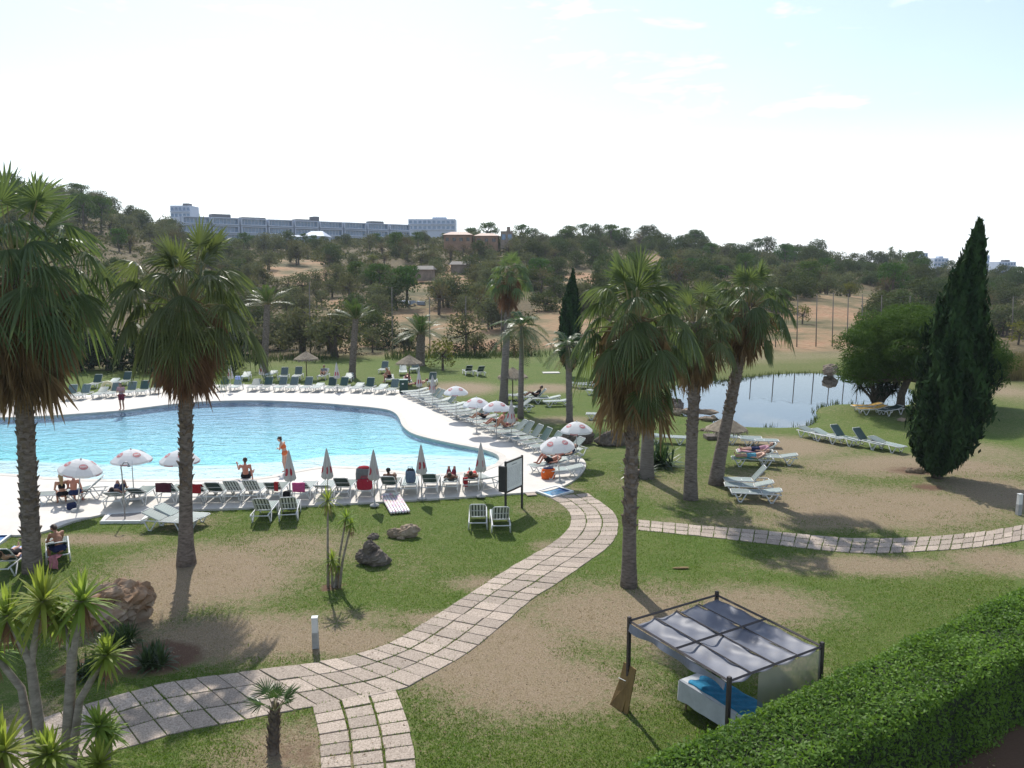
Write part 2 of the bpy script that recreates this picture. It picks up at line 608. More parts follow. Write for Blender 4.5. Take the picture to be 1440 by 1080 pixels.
def ground_mesh():
    xs = np.r_[np.arange(0, 26, .36), np.arange(26, 70, .9)]
    x = 70.0
    ext = []
    while x < 900:
        ext.append(x)
        x *= 1.07
    xs = np.r_[xs, ext]
    xs = np.r_[-xs[:0:-1], xs]
    ys = np.r_[np.arange(-30, 9, 3), np.arange(9, 42, .3), np.arange(42, 72, .45), np.arange(72, 112, .9)]
    y = 112.0
    ext = []
    while y < 950:
        ext.append(y)
        y *= 1.022
    ys = np.r_[ys, ext]
    X, Y = np.meshgrid(xs, ys)
    Z = np.where(Y > 60, hillz(X, Y), 0)
    near = (Y < 120)
    Z = Z + np.where(near, vnoise(X, Y, .5, 5) * .004 - .004, 0)
    sp = sdist(X, Y, POOL)
    sd = sdist(X, Y, DECK)
    Z = np.where(sp < .5, -3.0, Z)
    Z = np.where((sd < .6) & (sp >= .5), np.minimum(Z, -.03), Z)
    so_ = sdist(X, Y, POND)
    Z = np.where(so_ < 3, np.clip(so_ * .28, -1.4, .3) * 0 + np.where(so_ < 0, np.maximum(so_ * .45, -1.6) - .15, np.minimum(-.15 + so_ * .12, Z)), Z)
    dry = patches(X, Y, DRYP) + .16 * vnoise(X, Y, .22, 11) + .1 * vnoise(X, Y, .9, 12)
    soil = patches(X, Y, SOILP)
    U = 720 + FPX * X / np.maximum(Y, 1)
    d = np.hypot(X, Y)
    lim = np.interp(U, [0, 350, 560, 740, 800, 1000, 1250, 1440], [80, 82, 83, 86, 90, 91, 93, 75])
    wild = smooth01((d - lim) / 7) * (Y > 20)
    golf = smooth01((d - 58) / 14) * smooth01((U - 900) / 120) * (1 - wild)
    n, m = X.shape
    idx = np.arange(n * m).reshape(n, m)
    F = np.stack([idx[:-1, :-1], idx[:-1, 1:], idx[1:, 1:], idx[1:, :-1]], -1).reshape(-1, 4)
    me = bpy.data.meshes.new('ground')
    me.from_pydata(np.stack([X, Y, Z], -1).reshape(-1, 3).tolist(), [], F.tolist())
    field = np.zeros(X.shape)
    for (u, v, ru, rv) in CLEAR:
        PU, PV = photo_px(X, Y, Z)
        q = np.sqrt(((PU - u) / ru) ** 2 + ((PV - v) / rv) ** 2)
        field = np.maximum(field, np.clip((1.5 - q) * 2, 0, 1))
    for nm, a in (('dry', dry), ('soil', soil), ('wild', wild), ('golf', golf), ('field', field)):
        at = me.attributes.new(nm, 'FLOAT', 'POINT')
        at.data.foreach_set('value', a.astype(np.float32).ravel())
    m_, nt, out = newmat('lawn and dry earth')
    p = nd(nt, 'ShaderNodeBsdfPrincipled')
    p.inputs['Roughness'].default_value = .9
    p.inputs['Specular IOR Level'].default_value = .1
    fine = noise(nt, 26, 4, .75)
    mid = noise(nt, 3.2, 4, .7)
    big = noise(nt, .55, 3, .6)
    vfine = noise(nt, 90, 2, .7)
    g = mixc(nt, ramp(nt, mid, [(.3, 0), (.7, 1)]), (.056, .112, .014), (.112, .175, .028))
    g = mixc(nt, ramp(nt, big, [(.35, 0), (.65, .8)]), g, (.130, .165, .038))
    g = mixc(nt, ramp(nt, fine, [(.42, .85), (.60, 0)]), g, (.040, .074, .014))
    g = mixc(nt, ramp(nt, vfine, [(.48, 0), (.72, .7)]), g, (.20, .225, .075))
    straw = ramp(nt, noise(nt, 7.5, 5, .75), [(.54, 0), (.66, .55)])
    g = mixc(nt, straw, g, (.20, .165, .085))
    g = mixc(nt, mth(nt, 'MULTIPLY', attr(nt, 'golf'), .7), g, (.115, .125, .042))
    dc = mixc(nt, ramp(nt, fine, [(.36, 0), (.64, 1)]), (.165, .118, .078), (.36, .272, .195))
    dc = mixc(nt, ramp(nt, vfine, [(.5, 0), (.72, .6)]), dc, (.46, .385, .295))
    dc = mixc(nt, ramp(nt, mid, [(.35, 0), (.75, .55)]), dc, (.20, .165, .085))
    df = mth(nt, 'ADD', attr(nt, 'dry'), mth(nt, 'MULTIPLY_ADD', mid, 1.5, -.75))
    df = mth(nt, 'ADD', df, mth(nt, 'MULTIPLY_ADD', fine, 1.2, -.6))
    df = mth(nt, 'ADD', df, mth(nt, 'MULTIPLY_ADD', noise(nt, 8, 5, .75), 1.9, -.95))
    df = ramp(nt, df, [(.10, 0), (.86, .95)])
    litter = ramp(nt, noise(nt, 14, 6, .8), [(.60, 0), (.68, .75)])
    c = mixc(nt, mth(nt, 'MULTIPLY', litter, df), mixc(nt, df, g, dc), (.085, .062, .04))
    sc_ = mixc(nt, fine, (.075, .042, .028), (.19, .12, .08))
    sf = mth(nt, 'ADD', attr(nt, 'soil'), mth(nt, 'MULTIPLY_ADD', mid, .6, -.35))
    c = mixc(nt, ramp(nt, sf, [(.3, 0), (.6, 1)]), c, sc_)
    # beyond the fence: orange field earth, straw and scrub
    wb = noise(nt, .09, 5, .65)
    ws = noise(nt, 1.4, 4, .7)
    wc = mixc(nt, ramp(nt, ws, [(.35, 0), (.65, 1)]), (.29, .155, .088), (.42, .275, .17))
    wc = mixc(nt, ramp(nt, wb, [(.36, 0), (.54, .85)]), wc, (.20, .165, .09))
    wc = mixc(nt, ramp(nt, wb, [(.50, 0), (.62, .9)]), wc, (.085, .085, .042))
    sb = mixc(nt, ramp(nt, ws, [(.35, 0), (.65, 1)]), (.070, .060, .032), (.165, .125, .070))
    wc = mixc(nt, ramp(nt, mth(nt, 'ADD', attr(nt, 'field'), mth(nt, 'MULTIPLY_ADD', wb, .9, -.45)), [(.25, 0), (.6, 1)]), sb, wc)
    c = mixc(nt, attr(nt, 'wild'), c, wc)
    nt.links.new(c, p.inputs['Base Color'])
    b = nd(nt, 'ShaderNodeBump')
    b.inputs['Strength'].default_value = .55
    b.inputs['Distance'].default_value = .05
    nt.links.new(mth(nt, 'ADD', fine, mth(nt, 'MULTIPLY', vfine, .5)), b.inputs['Height'])
    nt.links.new(b.outputs[0], p.inputs['Normal'])
    nt.links.new(p.outputs[0], out.inputs[0])
    o = finish('ground', me, m_, smooth=True)
    tag(o, None, None, kind='structure')
    return o


ground_mesh()


def gz(x, y):
    return float(hillz(np.array([float(x)]), np.array([float(y)]))[0]) if y > 60 else 0.0


# ------------------------------------------------------------------ pool
m_deck = surf('pale paving', (.57, .535, .485), .75, .10, .8, bump=.15, bscale=20)
b = MB()
b.prism(DECK, -.1, DZ, holes=[POOL[::-1]])
tag(b.build('pool_deck', m_deck), None, None, kind='structure')
m_cop = surf('coping stone', (.50, .46, .41), .7, .1, 2)
b = MB()
inner, outer, lip = POOL, offset_loop(POOL, .32), offset_loop(POOL, -.03)
n = len(POOL)
vs = [(x, y, DZ + .012) for x, y in lip] + [(x, y, DZ + .012) for x, y in outer] + [(x, y, -.10) for x, y in lip] + [(x, y, DZ - .02) for x, y in outer]
fs = []
for i in range(n):
    j = (i + 1) % n
    fs += [(i, n + i, n + j, j)[::-1], (2 * n + i, i, j, 2 * n + j)[::-1], (n + i, 3 * n + i, 3 * n + j, n + j)[::-1]]
b.add(vs, fs)
tag(b.build('pool_coping', m_cop), None, None, kind='structure')


def pool_basin():
    P = np.array(POOL)
    x0, x1, y0, y1 = P[:, 0].min() - .6, P[:, 0].max() + .6, P[:, 1].min() - .6, P[:, 1].max() + .6
    xs, ys = np.arange(x0, x1, .3), np.arange(y0, y1, .3)
    X, Y = np.meshgrid(xs, ys)
    s = sdist(X, Y, POOL)
    sh = catmull(gl([(-420, 640), (-200, 640), (0, 641), (125, 646), (300, 648), (363, 644), (413, 641), (467, 634), (510, 632.5), (570, 633), (640, 636), (705, 640)], 0), 4)
    shx, shy = np.array(sh).T
    o = np.argsort(shx)
    ledge = np.interp(X, shx[o], shy[o])
    t = smooth01((Y - ledge + .3) / .7)            # 0 on the beach, 1 in the deep part
    # the floor deepens away from the beach
    depth = .10 + .10 * np.clip((Y - P[:, 1].min()) / 4, 0, 1) + t * (.05 + .07 * np.clip((Y - ledge) / 12, 0, 1))
    xr = np.clip((X + 7) / 9, 0, 1)
    depth = depth * (1 - .55 * xr)
    edge = np.clip(-s / .25, 0, 1)
    Z = -.03 - depth
    n, m = X.shape
    idx = np.arange(n * m).reshape(n, m)
    F = np.stack([idx[:-1, :-1], idx[:-1, 1:], idx[1:, 1:], idx[1:, :-1]], -1).reshape(-1, 4)
    keep = (s < .12)
    k = keep[:-1, :-1] | keep[1:, 1:]
    F = F[k.ravel()]
    me = bpy.data.meshes.new('pool_floor')
    me.from_pydata(np.stack([X, Y, Z], -1).reshape(-1, 3).tolist(), [], F.tolist())
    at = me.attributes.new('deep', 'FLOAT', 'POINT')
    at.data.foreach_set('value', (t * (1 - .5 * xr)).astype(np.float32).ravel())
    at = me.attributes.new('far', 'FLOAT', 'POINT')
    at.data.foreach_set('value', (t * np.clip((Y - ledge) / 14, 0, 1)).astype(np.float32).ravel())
    m_, nt, out = newmat('pool tiles')
    p = nd(nt, 'ShaderNodeBsdfPrincipled')
    bt = nd(nt, 'ShaderNodeTexBrick')
    bt.offset = 0
    bt.inputs['Scale'].default_value = 4
    bt.inputs['Color1'].default_value = rgb((.022, .40, .45))
    bt.inputs['Color2'].default_value = rgb((.04, .46, .50))
    bt.inputs['Mortar'].default_value = rgb((.3, .7, .78))
    bt.inputs['Mortar Size'].default_value = .02
    nt.links.new(nd(nt, 'ShaderNodeTexCoord').outputs['Object'], bt.inputs['Vector'])
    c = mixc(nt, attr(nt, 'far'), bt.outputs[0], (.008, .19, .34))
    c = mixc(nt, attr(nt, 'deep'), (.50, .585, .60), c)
    nt.links.new(c, p.inputs['Base Color'])
    p.inputs['Roughness'].default_value = .6
    nt.links.new(p.outputs[0], out.inputs[0])
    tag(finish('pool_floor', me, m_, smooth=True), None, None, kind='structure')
    lp = offset_loop(POOL, .01)
    n = len(lp)
    b = MB()
    vs = [(x, y, -.05) for x, y in lp] + [(x, y, -.75) for x, y in lp]
    b.add(vs, [(i, (i + 1) % n, n + (i + 1) % n, n + i) for i in range(n)] )
    tag(b.build('pool_wall', surf('dark blue wall tiles', (.03, .20, .36), .4, .25, 6)), None, None, kind='structure')


pool_basin()


def water(name, poly, z, bump, scale, tint, gl_rough, stretch, dist=.1, ior=1.33):
    b = MB()
    b.add([(x, y, z) for x, y in poly], [])
    tri = tessellate_polygon([[Vector((x, y, 0)) for x, y in poly]])
    for t in tri:
        a, c, d = (poly[i] for i in t)
        cr = (c[0] - a[0]) * (d[1] - a[1]) - (c[1] - a[1]) * (d[0] - a[0])
        b.F.append(tuple(t) if cr > 0 else tuple(t[::-1]))
        b.MI.append(0)
    m_, nt, out = newmat(name + ' surface')
    tcv = nd(nt, 'ShaderNodeTexCoord').outputs['Object']
    mp = nd(nt, 'ShaderNodeMapping')
    mp.inputs['Scale'].default_value = stretch
    nt.links.new(tcv, mp.inputs['Vector'])
    h = mth(nt, 'ADD', noise(nt, scale, 3, .6, mp.outputs[0], .6), mth(nt, 'MULTIPLY', noise(nt, scale * 3.1, 2, .5, mp.outputs[0], .4), .35))
    bp = nd(nt, 'ShaderNodeBump')
    bp.inputs['Strength'].default_value = bump
    bp.inputs['Distance'].default_value = dist
    nt.links.new(h, bp.inputs['Height'])
    tr = nd(nt, 'ShaderNodeBsdfTransparent')
    tr.inputs[0].default_value = rgb(tint)
    g = nd(nt, 'ShaderNodeBsdfGlossy')
    g.inputs['Roughness'].default_value = gl_rough
    g.inputs[0].default_value = rgb((.93, .97, 1.0))
    nt.links.new(bp.outputs[0], g.inputs['Normal'])
    fr = nd(nt, 'ShaderNodeFresnel')
    fr.inputs['IOR'].default_value = ior
    nt.links.new(bp.outputs[0], fr.inputs['Normal'])
    mx = nd(nt, 'ShaderNodeMixShader')
    nt.links.new(fr.outputs[0], mx.inputs[0])
    nt.links.new(tr.outputs[0], mx.inputs[1])
    nt.links.new(g.outputs[0], mx.inputs[2])
    nt.links.new(mx.outputs[0], out.inputs[0])
    return tag(b.build(name, m_), None, None, kind='structure')


water('pool_water', offset_loop(POOL, .0), -.025, .6, 1.3, (.88, .965, .98), .02, (.55, 1.0, 1.0), .16, 1.24)
water('pond_water', offset_loop(POND, 1.2), -.15, .06, .8, (.5, .6, .65), .01, (.5, 1.0, 1.0), .03, 2.8)

# ------------------------------------------------------------------ paths
m_slab = surf('exposed aggregate slab', (.22, .172, .135), .85, .35, 30, bump=.6, bscale=45, tone=True, col2=(.56, .465, .38))


PATHS, JOINTS = [], []


def slab_path(name, ea, eb, cols, step, seed, gap=.016):
    rnd = random.Random(seed)
    A, B = catmull(gl(ea), 6), catmull(gl(eb), 6)
    n = int(max((seglen(A) + seglen(B)) / 2 / step, 2))
    A, B = resample(A, n + 1), resample(B, n + 1)
    PATHS.append([tuple(q) for q in A] + [tuple(q) for q in B[::-1]])
    b = MB()
    for i in range(n):
        for k in range(cols):
            def q(s, t):
                s = i + s
                i0 = min(int(s), n - 1)
                f = s - i0
                a = A[i0] * (1 - f) + A[i0 + 1] * f
                c = B[i0] * (1 - f) + B[i0 + 1] * f
                return a + (c - a) * (k + t) / cols
            c00, c10, c11, c01 = q(0, 0), q(1, 0), q(1, 1), q(0, 1)
            cen = (c00 + c10 + c11 + c01) / 4
            jx, jy = rnd.uniform(-.012, .012), rnd.uniform(-.012, .012)
            r = rnd.uniform(-.02, .02)
            pts = []
            # slabs are rectangles of one size: wider bends only open the joints
            L0, L1 = np.linalg.norm(c10 - c00), np.linalg.norm(c11 - c01)
            for c in (c00, c10, c11, c01):
                d = c - cen
                l = np.linalg.norm(d)
                d = d * (1 - gap / l * 1.3)
                pts.append((cen[0] + d[0] * cos(r) - d[1] * sin(r) + jx, cen[1] + d[0] * sin(r) + d[1] * cos(r) + jy))
            pts = ccw(pts)
            JOINTS.extend((pts[j], pts[(j + 1) % 4], cen) for j in range(4))
            z = .018 + rnd.uniform(-.006, .008)
            tl = [rnd.uniform(-.004, .004) for _ in range(4)]
            ins = [(cen[0] + (p[0] - cen[0]) * .975, cen[1] + (p[1] - cen[1]) * .975) for p in pts]
            vs = [(p[0], p[1], z + t) for p, t in zip(ins, tl)] + [(p[0], p[1], z - .008 + t) for p, t in zip(pts, tl)] + [(p[0], p[1], -.06) for p in pts]
            fs = [(0, 1, 2, 3)]
            for j in range(4):
                l = (j + 1) % 4
                fs += [(4 + j, 4 + l, l, j), (8 + j, 8 + l, 4 + l, 4 + j)]
            b.add(vs, fs, 0, rnd.uniform(.74, 1.1))
    return tag(b.build(name, m_slab), None, None, kind='structure')


slab_path('garden_path', [(-60, 1040), (0, 1024), (53, 1013), (83, 1002), (147, 983), (222, 963), (319, 948), (400, 937), (455, 930), (505, 919), (555, 901), (611, 866), (678, 823), (727, 792), (768, 769), (793, 750), (802, 735),
                           (800, 721), (787, 708), (770, 699)],
          [(-60, 1112), (0, 1096), (60, 1081), (120, 1066), (180, 1052), (250, 1031), (333, 1015), (400, 1002), (461, 991), (558, 972), (589, 958), (653, 922), (711, 876), (750, 842), (779, 824), (831, 788), (860, 765), (870, 741), (861, 718), (827, 694)], 3, .47, 1)
slab_path('side_path', [(897, 731), (960, 737), (1080, 747), (1200, 757), (1300, 755), (1380, 748), (1440, 738), (1520, 724)],
          [(897, 745.5), (990, 755), (1080, 765), (1200, 778), (1300, 775.5), (1380, 769), (1440, 760), (1520, 746)], 3, .44, 2, .013)
slab_path('lower_path', [(438, 993), (446, 1030), (449, 1060), (450, 1100), (449, 1160)], [(557, 968), (571, 1003), (580, 1035), (586, 1070), (590, 1160)], 3, .40, 3, .024)
b = MB()
c = G(765, 694)
b.box((c.x - .55, c.y - .1, .015), (.42, .5, .04), .25, bev=.01)
tag(b.build('stepping_stone', m_slab), 'single grey stepping slab in the grass beside the foot bath', 'paving slab')
# ------------------------------------------------------------------ plant materials
M_FAN = leafmat('fan palm leaf', (.044, .078, .032), (.135, .170, .068), .42, .42, .32, .08, 1.5)
M_FEATHER = leafmat('feather palm leaf', (.028, .062, .022), (.085, .14, .040), .3, .4, .4, .08, 1.5)
M_DEADP = leafmat('dry palm leaf', (.115, .066, .034), (.30, .195, .105), .22, .7, .15, .06, 1.2, (.34, .2, .09))
M_TRUNK = surf('palm bark', (.085, .068, .056), .9, .3, 5, col2=(.25, .21, .18), bump=.9, bscale=14, spec=.15, stretch=(1, 1, 3.0))
M_TRUNKG = surf('smooth grey palm bark', (.12, .105, .092), .9, .3, 5, col2=(.235, .205, .18), bump=.5, bscale=10, spec=.15, stretch=(.7, .7, 5.0))
M_STUB = surf('old leaf base', (.085, .066, .052), .9, .4, 6, col2=(.22, .175, .14), spec=.1)
M_BARK = surf('tree bark', (.06, .048, .038), .9, .4, 6, col2=(.14, .115, .09), bump=.6, bscale=15, spec=.1)
M_CYP = leafmat('cypress foliage', (.010, .022, .009), (.046, .076, .026), .1, .85, .06, .05, .8)
M_PINE = leafmat('stone pine needles', (.022, .052, .011), (.085, .150, .028), .26, .85, .08, .05, .5)
M_OLIVE = leafmat('olive foliage', (.062, .072, .036), (.175, .180, .095), .25, .9, .06, .18, .35)
M_CAROB = leafmat('carob foliage', (.032, .048, .018), (.105, .130, .045), .2, .85, .08, .18, .35)
M_ALMOND = leafmat('thin dry foliage', (.085, .066, .036), (.175, .140, .072), .2, .9, .05, .18, .4)
M_LIME = leafmat('yellow green foliage', (.070, .085, .018), (.20, .20, .05), .3, .85, .08, .15, .5)
M_YUCCA = leafmat('yucca leaf', (.10, .17, .03), (.30, .36, .075), .5, .5, .22, .04, 2)
M_AGAP = leafmat('strap leaf', (.022, .05, .020), (.06, .105, .035), .2, .4, .4, .05, 2)
M_HEDGE = leafmat('hedge leaf', (.055, .115, .016), (.175, .29, .050), .4, .55, .2, .0, 1.2)
M_HEDGEIN = surf('hedge twigs', (.022, .03, .013), .9, .4, 5)
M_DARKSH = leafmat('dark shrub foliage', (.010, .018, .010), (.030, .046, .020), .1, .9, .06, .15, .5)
M_REED = leafmat('tall grass', (.10, .085, .04), (.20, .19, .085), .25, .7, .1, .05, .5)
M_GREENREED = leafmat('green tall grass', (.035, .062, .02), (.095, .12, .04), .25, .7, .1, .05, .5)


def unit(v):
    return v / (np.linalg.norm(v, axis=-1, keepdims=True) + 1e-9)


def leafquads(C, N, size, aspect, rng, up=None):
    """diamond-ish leaf quads at C (n,3), normals N, long axis random (or up)"""
    n = len(C)
    R = rng.normal(size=(n, 3)) if up is None else up + rng.normal(size=(n, 3)) * .35
    L = unit(R - N * (R * N).sum(1, keepdims=True))
    W = np.cross(N, L)
    s = size[:, None]
    V = np.stack([C - L * s, C + W * s * aspect, C + L * s, C - W * s * aspect], 1)
    return V


def crown_leaves(clumps, n_each, size, rng, upbias=.5, aspect=.5, flat=.7):
    """clumps: list of (centre, radius, tone)"""
    Vs, Ts = [], []
    for (c, r, t) in clumps:
        k = max(4, int(n_each * (r ** 2)))
        d = unit(rng.normal(size=(k, 3)))
        rad = r * rng.uniform(.35, 1.0, size=(k, 1)) ** .6
        P = np.array(c) + d * rad * np.array([1, 1, flat])
        N = unit(d + rng.normal(size=(k, 3)) * .8 + np.array([0, 0, upbias]))
        sz = size * rng.uniform(.6, 1.35, k)
        Vs.append(leafquads(P, N, sz, aspect, rng))
        Ts.append(np.clip(t + rng.uniform(-.28, .28, k), 0, 1))
    return np.concatenate(Vs), np.concatenate(Ts)


def bush_tree(name, label, cat, mat, h, w, seed, nclump=26, leaf=.16, dens=60, trunk=.35, flat=.75, holes=0.0, bark=None, low=.25, group=None, multi=1):
    rng = np.random.default_rng(seed)
    rnd = random.Random(seed)
    root = thing(name, label, cat, group=group)
    zc0 = h * low
    cl = []
    for i in range(nclump):
        a = rnd.uniform(0, 2 * pi)
        q = rnd.random() ** .5
        zz = rnd.uniform(0, 1)
        prof = math.sqrt(max(.05, 1 - ((zz - .42) / .62) ** 2))
        r = w * .5 * prof * q * .84
        cr = w * rnd.uniform(.13, .23)
        c = (cos(a) * r, sin(a) * r, zc0 + (h - zc0 - cr * .7) * zz)
        cl.append((c, cr, rnd.uniform(.15, .75)))
    V, T = crown_leaves(cl, dens, leaf, rng, flat=flat)
    if holes:
        keep = vnoise(V[:, 0, 0] + V[:, 0, 2], V[:, 0, 1] - V[:, 0, 2] * .6, 4.0 / w * 2, seed) > -1 + holes
        V, T = V[keep], T[keep]
    quads('crown', V, mat, T, root)
    b = MB()
    tr = h * .028 + .03
    for k in range(multi):
        ax, ay = (rnd.uniform(-.12, .12) * w, rnd.uniform(-.12, .12) * w) if multi > 1 else (0, 0)
        top = Vector((rnd.uniform(-.06, .06) * w + ax, rnd.uniform(-.06, .06) * w + ay, h * trunk + zc0 * .5))
        b.tube([(ax * .4, ay * .4, -.15), (ax * .6, ay * .6, .1), top * .5, top], [tr * 1.6, tr * 1.1, tr * .9, tr * .75], 7)
        for c, cr, t in cl[k::multi][:10]:
            e = Vector(c)
            mid = top.lerp(e, .5) + Vector((0, 0, -.04 * h))
            b.tube([top * .96, mid, e], [tr * .5, tr * .32, tr * .12], 5)
    b.build('trunk', bark or M_BARK, root, smooth=True)
    return root


# ------------------------------------------------------------------ palms
def fan_blade(rnd, hub, f, s, nrm, L, nseg=26, spread=2.1, droop=.35, cup=.12, drop_dir=Vector((0, 0, -1)), split=.55, ragged=.15):
    """pleated fan: returns list of quads and tones"""
    Q, T = [], []
    tone = rnd.uniform(.2, .8)
    prev = None
    rows = (.06, .30, .55, .80, 1.0)
    for k in range(nseg + 1):
        th = -spread + 2 * spread * k / nseg
        ll = L * (1 - .30 * abs(th / spread) ** 2) * rnd.uniform(1 - ragged, 1.04)
        rs_ = rnd.uniform(.75, 1.35)
        d = f * cos(th) + s * sin(th)
        pl = (.018 if k % 2 else -.018) * L * 1.6
        pts = []
        for r in rows:
            p = hub + d * (ll * r) + nrm * (pl * min(1, r * 1.6) - cup * L * (th / spread) ** 2 * r) + drop_dir * (droop * ll * (r ** 2.2) * rs_)
            pts.append(p)
        if prev:
            a = prev
            t = min(1, max(0, tone + rnd.uniform(-.18, .18)))
            for i in range(len(rows) - 1):
                r0, r1 = rows[i], rows[i + 1]
                def w(r):
                    return 1.0 if r <= split else max(.04, 1 - (r - split) / (1 - split) * .96)
                w0, w1 = w(r0), w(r1)
                m0, m1 = (a[i] + pts[i]) / 2, (a[i + 1] + pts[i + 1]) / 2
                Q.append((m0 + (a[i] - m0) * w0, m0 + (pts[i] - m0) * w0, m1 + (pts[i + 1] - m1) * w1, m1 + (a[i + 1] - m1) * w1))
                T.append(t)
        prev = pts
    return Q, T


def fan_palm(name, label, base, hub, R, nfr, skirt, seed, r0=.34, r1=.2, stub_from=.35, trunk_mat=None, group=None, bulge=1.35, nseg=26, dead=70, lowgreen=0, skirt_w=1.0, minel=-14):
    """Washingtonia: trunk with old leaf bases, green fans, hanging brown skirt"""
    rnd = random.Random(seed)
    root = thing(name, label, 'palm tree', base, group=group)
    top = Vector(hub) - Vector(base)
    H = top.z
    b = MB()
    pts, rad = [], []
    N = 26
    wob = [rnd.uniform(-.05, .05) for _ in range(4)]
    def axis(t):
        return Vector((top.x * t ** 1.15 + wob[0] * sin(t * 5 + wob[1] * 30), top.y * t + wob[2] * sin(t * 4), H * t))
    def radius(t):
        z = H * t
        flare = (bulge - 1) * math.exp(-z / .55)
        return (r0 + (r1 - r0) * min(1, t * 1.3)) * (1 + flare)
    for i in range(N + 1):
        t = i / N
        pts.append(axis(t) if i else axis(0) + Vector((0, 0, -.25)))
        rad.append(radius(t) * (1 + rnd.uniform(-.03, .03)))
    b.tube(pts, rad, 14)
    tr = b.build('trunk', trunk_mat or M_TRUNK, root, smooth=True)
    # old leaf bases clasping the upper trunk
    b = MB()
    z = H * stub_from
    zend = H - .1
    k = 0
    while z < zend:
        t = z / H
        a = k * 2.4 + rnd.uniform(-.2, .2)
        c, r = axis(t), radius(t)
        o = Vector((cos(a), sin(a), 0))
        s = Vector((-sin(a), cos(a), 0))
        if rnd.random() < .86:
            l, wd = rnd.uniform(.06, .24), rnd.uniform(.05, .12)
            tip = c + o * (r + rnd.uniform(.0, .085)) + Vector((0, 0, l))
            p0, p1 = c + o * (r - .04) - s * wd + Vector((0, 0, -.06)), c + o * (r - .04) + s * wd + Vector((0, 0, -.06))
            q0, q1 = tip - s * wd * .55, tip + s * wd * .55
            inn = c + o * (r - .05) + Vector((0, 0, l * .6))
            b.add([p0, p1, q1, q0, inn - s * wd * .5, inn + s * wd * .5], [(0, 1, 2, 3), (3, 2, 5, 4), (0, 3, 4), (1, 5, 2)])
        z += .022 + .012 * (t > .7)
        k += 1
    if b.F:
        b.build('leaf_bases', M_STUB, root)
    hubv = axis(1.0)
    Q, T, Ps = [], [], MB()
    for i in range(nfr):
        u = (i + .5) / nfr
        el = radians(86 - (86 - minel) * u ** 1.0 + rnd.uniform(-8, 8))
        az = i * 2.39996 + rnd.uniform(-.25, .25)
        d = Vector((cos(az) * cos(el), sin(az) * cos(el), sin(el)))
        pl = R * rnd.uniform(.46, .80)
        L = R * rnd.uniform(.42, .56)
        start = hubv + Vector((cos(az), sin(az), 0)) * r1 * .6 + Vector((0, 0, -.55 * u))
        midp = start + d * pl * .55
        sag = .10 + .22 * u
        sag *= .75
        e = start + d * pl - Vector((0, 0, sag * pl))
        Ps.tube([start, midp - Vector((0, 0, sag * pl * .25)), e], [.035, .022, .014], 4, tone=rnd.uniform(.5, 1))
        f = (e - midp).normalized()
        f = (f - Vector((0, 0, (-.05 if u < .22 else .30) + .45 * u + rnd.uniform(-.15, .25)))).normalized()
        s = f.cross(Vector((0, 0, 1)))
        s = s.normalized() if s.length > .05 else Vector((1, 0, 0))
        roll = rnd.uniform(-.5, .5)
        nn = s.cross(f)
        s, nn = s * cos(roll) + nn * sin(roll), nn * cos(roll) - s * sin(roll)
        q, t = fan_blade(rnd, e, f, s, nn, L, nseg, 1.9, (rnd.uniform(.08, .2) if u < .22 else rnd.uniform(.35, .6) + .22 * min(u * 2, 1)), rnd.uniform(.1, .4), split=.36, ragged=.38)
        Q += q
        T += t
    for i in range(lowgreen):        # old but still green fans hanging close to the skirt
        az = rnd.uniform(0, 2 * pi)
        o = Vector((cos(az), sin(az), 0))
        st = hubv + o * rnd.uniform(.5, .85) * R * .62 + Vector((0, 0, -rnd.uniform(.5, .5 + skirt * .45)))
        Ps.tube([hubv + Vector((0, 0, -.5)), hubv.lerp(st, .6) + Vector((0, 0, .15)), st], [.03, .02, .014], 4)
        f = (o * .35 + Vector((0, 0, -1))).normalized()
        s = Vector((-sin(az), cos(az), 0))
        q, t = fan_blade(rnd, st, f, s, o, R * rnd.uniform(.5, .62), nseg, 1.5, .15, -.15)
        Q += q
        T += t
    quads('crown', np.array([[tuple(p) for p in q] for q in Q]), M_FAN, np.array(T), root)
    Ps.build('leaf_stalks', M_STALK, root)
    if skirt > 0:
        Q, T = [], []
        S = MB()
        for i in range(dead):
            u = (i / dead)
            az = i * 2.39996 + rnd.uniform(-.3, .3)
            o = Vector((cos(az), sin(az), 0))
            zt = -.25 - u * skirt * .68
            t_ax = max(0, 1 + zt / H)
            c = axis(t_ax)
            ro = r1 + rnd.uniform(.10, .72) * (1 - .68 * u) * skirt_w
            if rnd.random() < .14:
                ro += rnd.uniform(.2, .5)
            st = c + o * ro
            f = (o * rnd.uniform(-.05, .22) + Vector((rnd.uniform(-.06, .06), rnd.uniform(-.06, .06), -1))).normalized()
            s = Vector((-sin(az), cos(az), 0))
            L = min(skirt * .45, R * rnd.uniform(.5, .75))
            S.tube([axis(min(1, t_ax + .05)) + o * r1 * .8, c + o * ro * .8 + Vector((0, 0, .12)), st], [.022, .018, .012], 4, tone=rnd.uniform(.3, .9))
            q, t = fan_blade(rnd, st, f, s, o, L, 14, rnd.uniform(.28, .6), .05, -.3, split=.35, ragged=.4)
            Q += q
            T += [min(1, max(0, x + rnd.uniform(-.3, .2))) for x in t]
        quads('dry_skirt', np.array([[tuple(p) for p in q] for q in Q]), M_DEADP, np.array(T), root)
        S.build('dry_stalks', M_DEADP, root)
    return root


M_STALK = surf('palm leaf stalk', (.16, .15, .06), .55, .3, 3, col2=(.30, .24, .12))


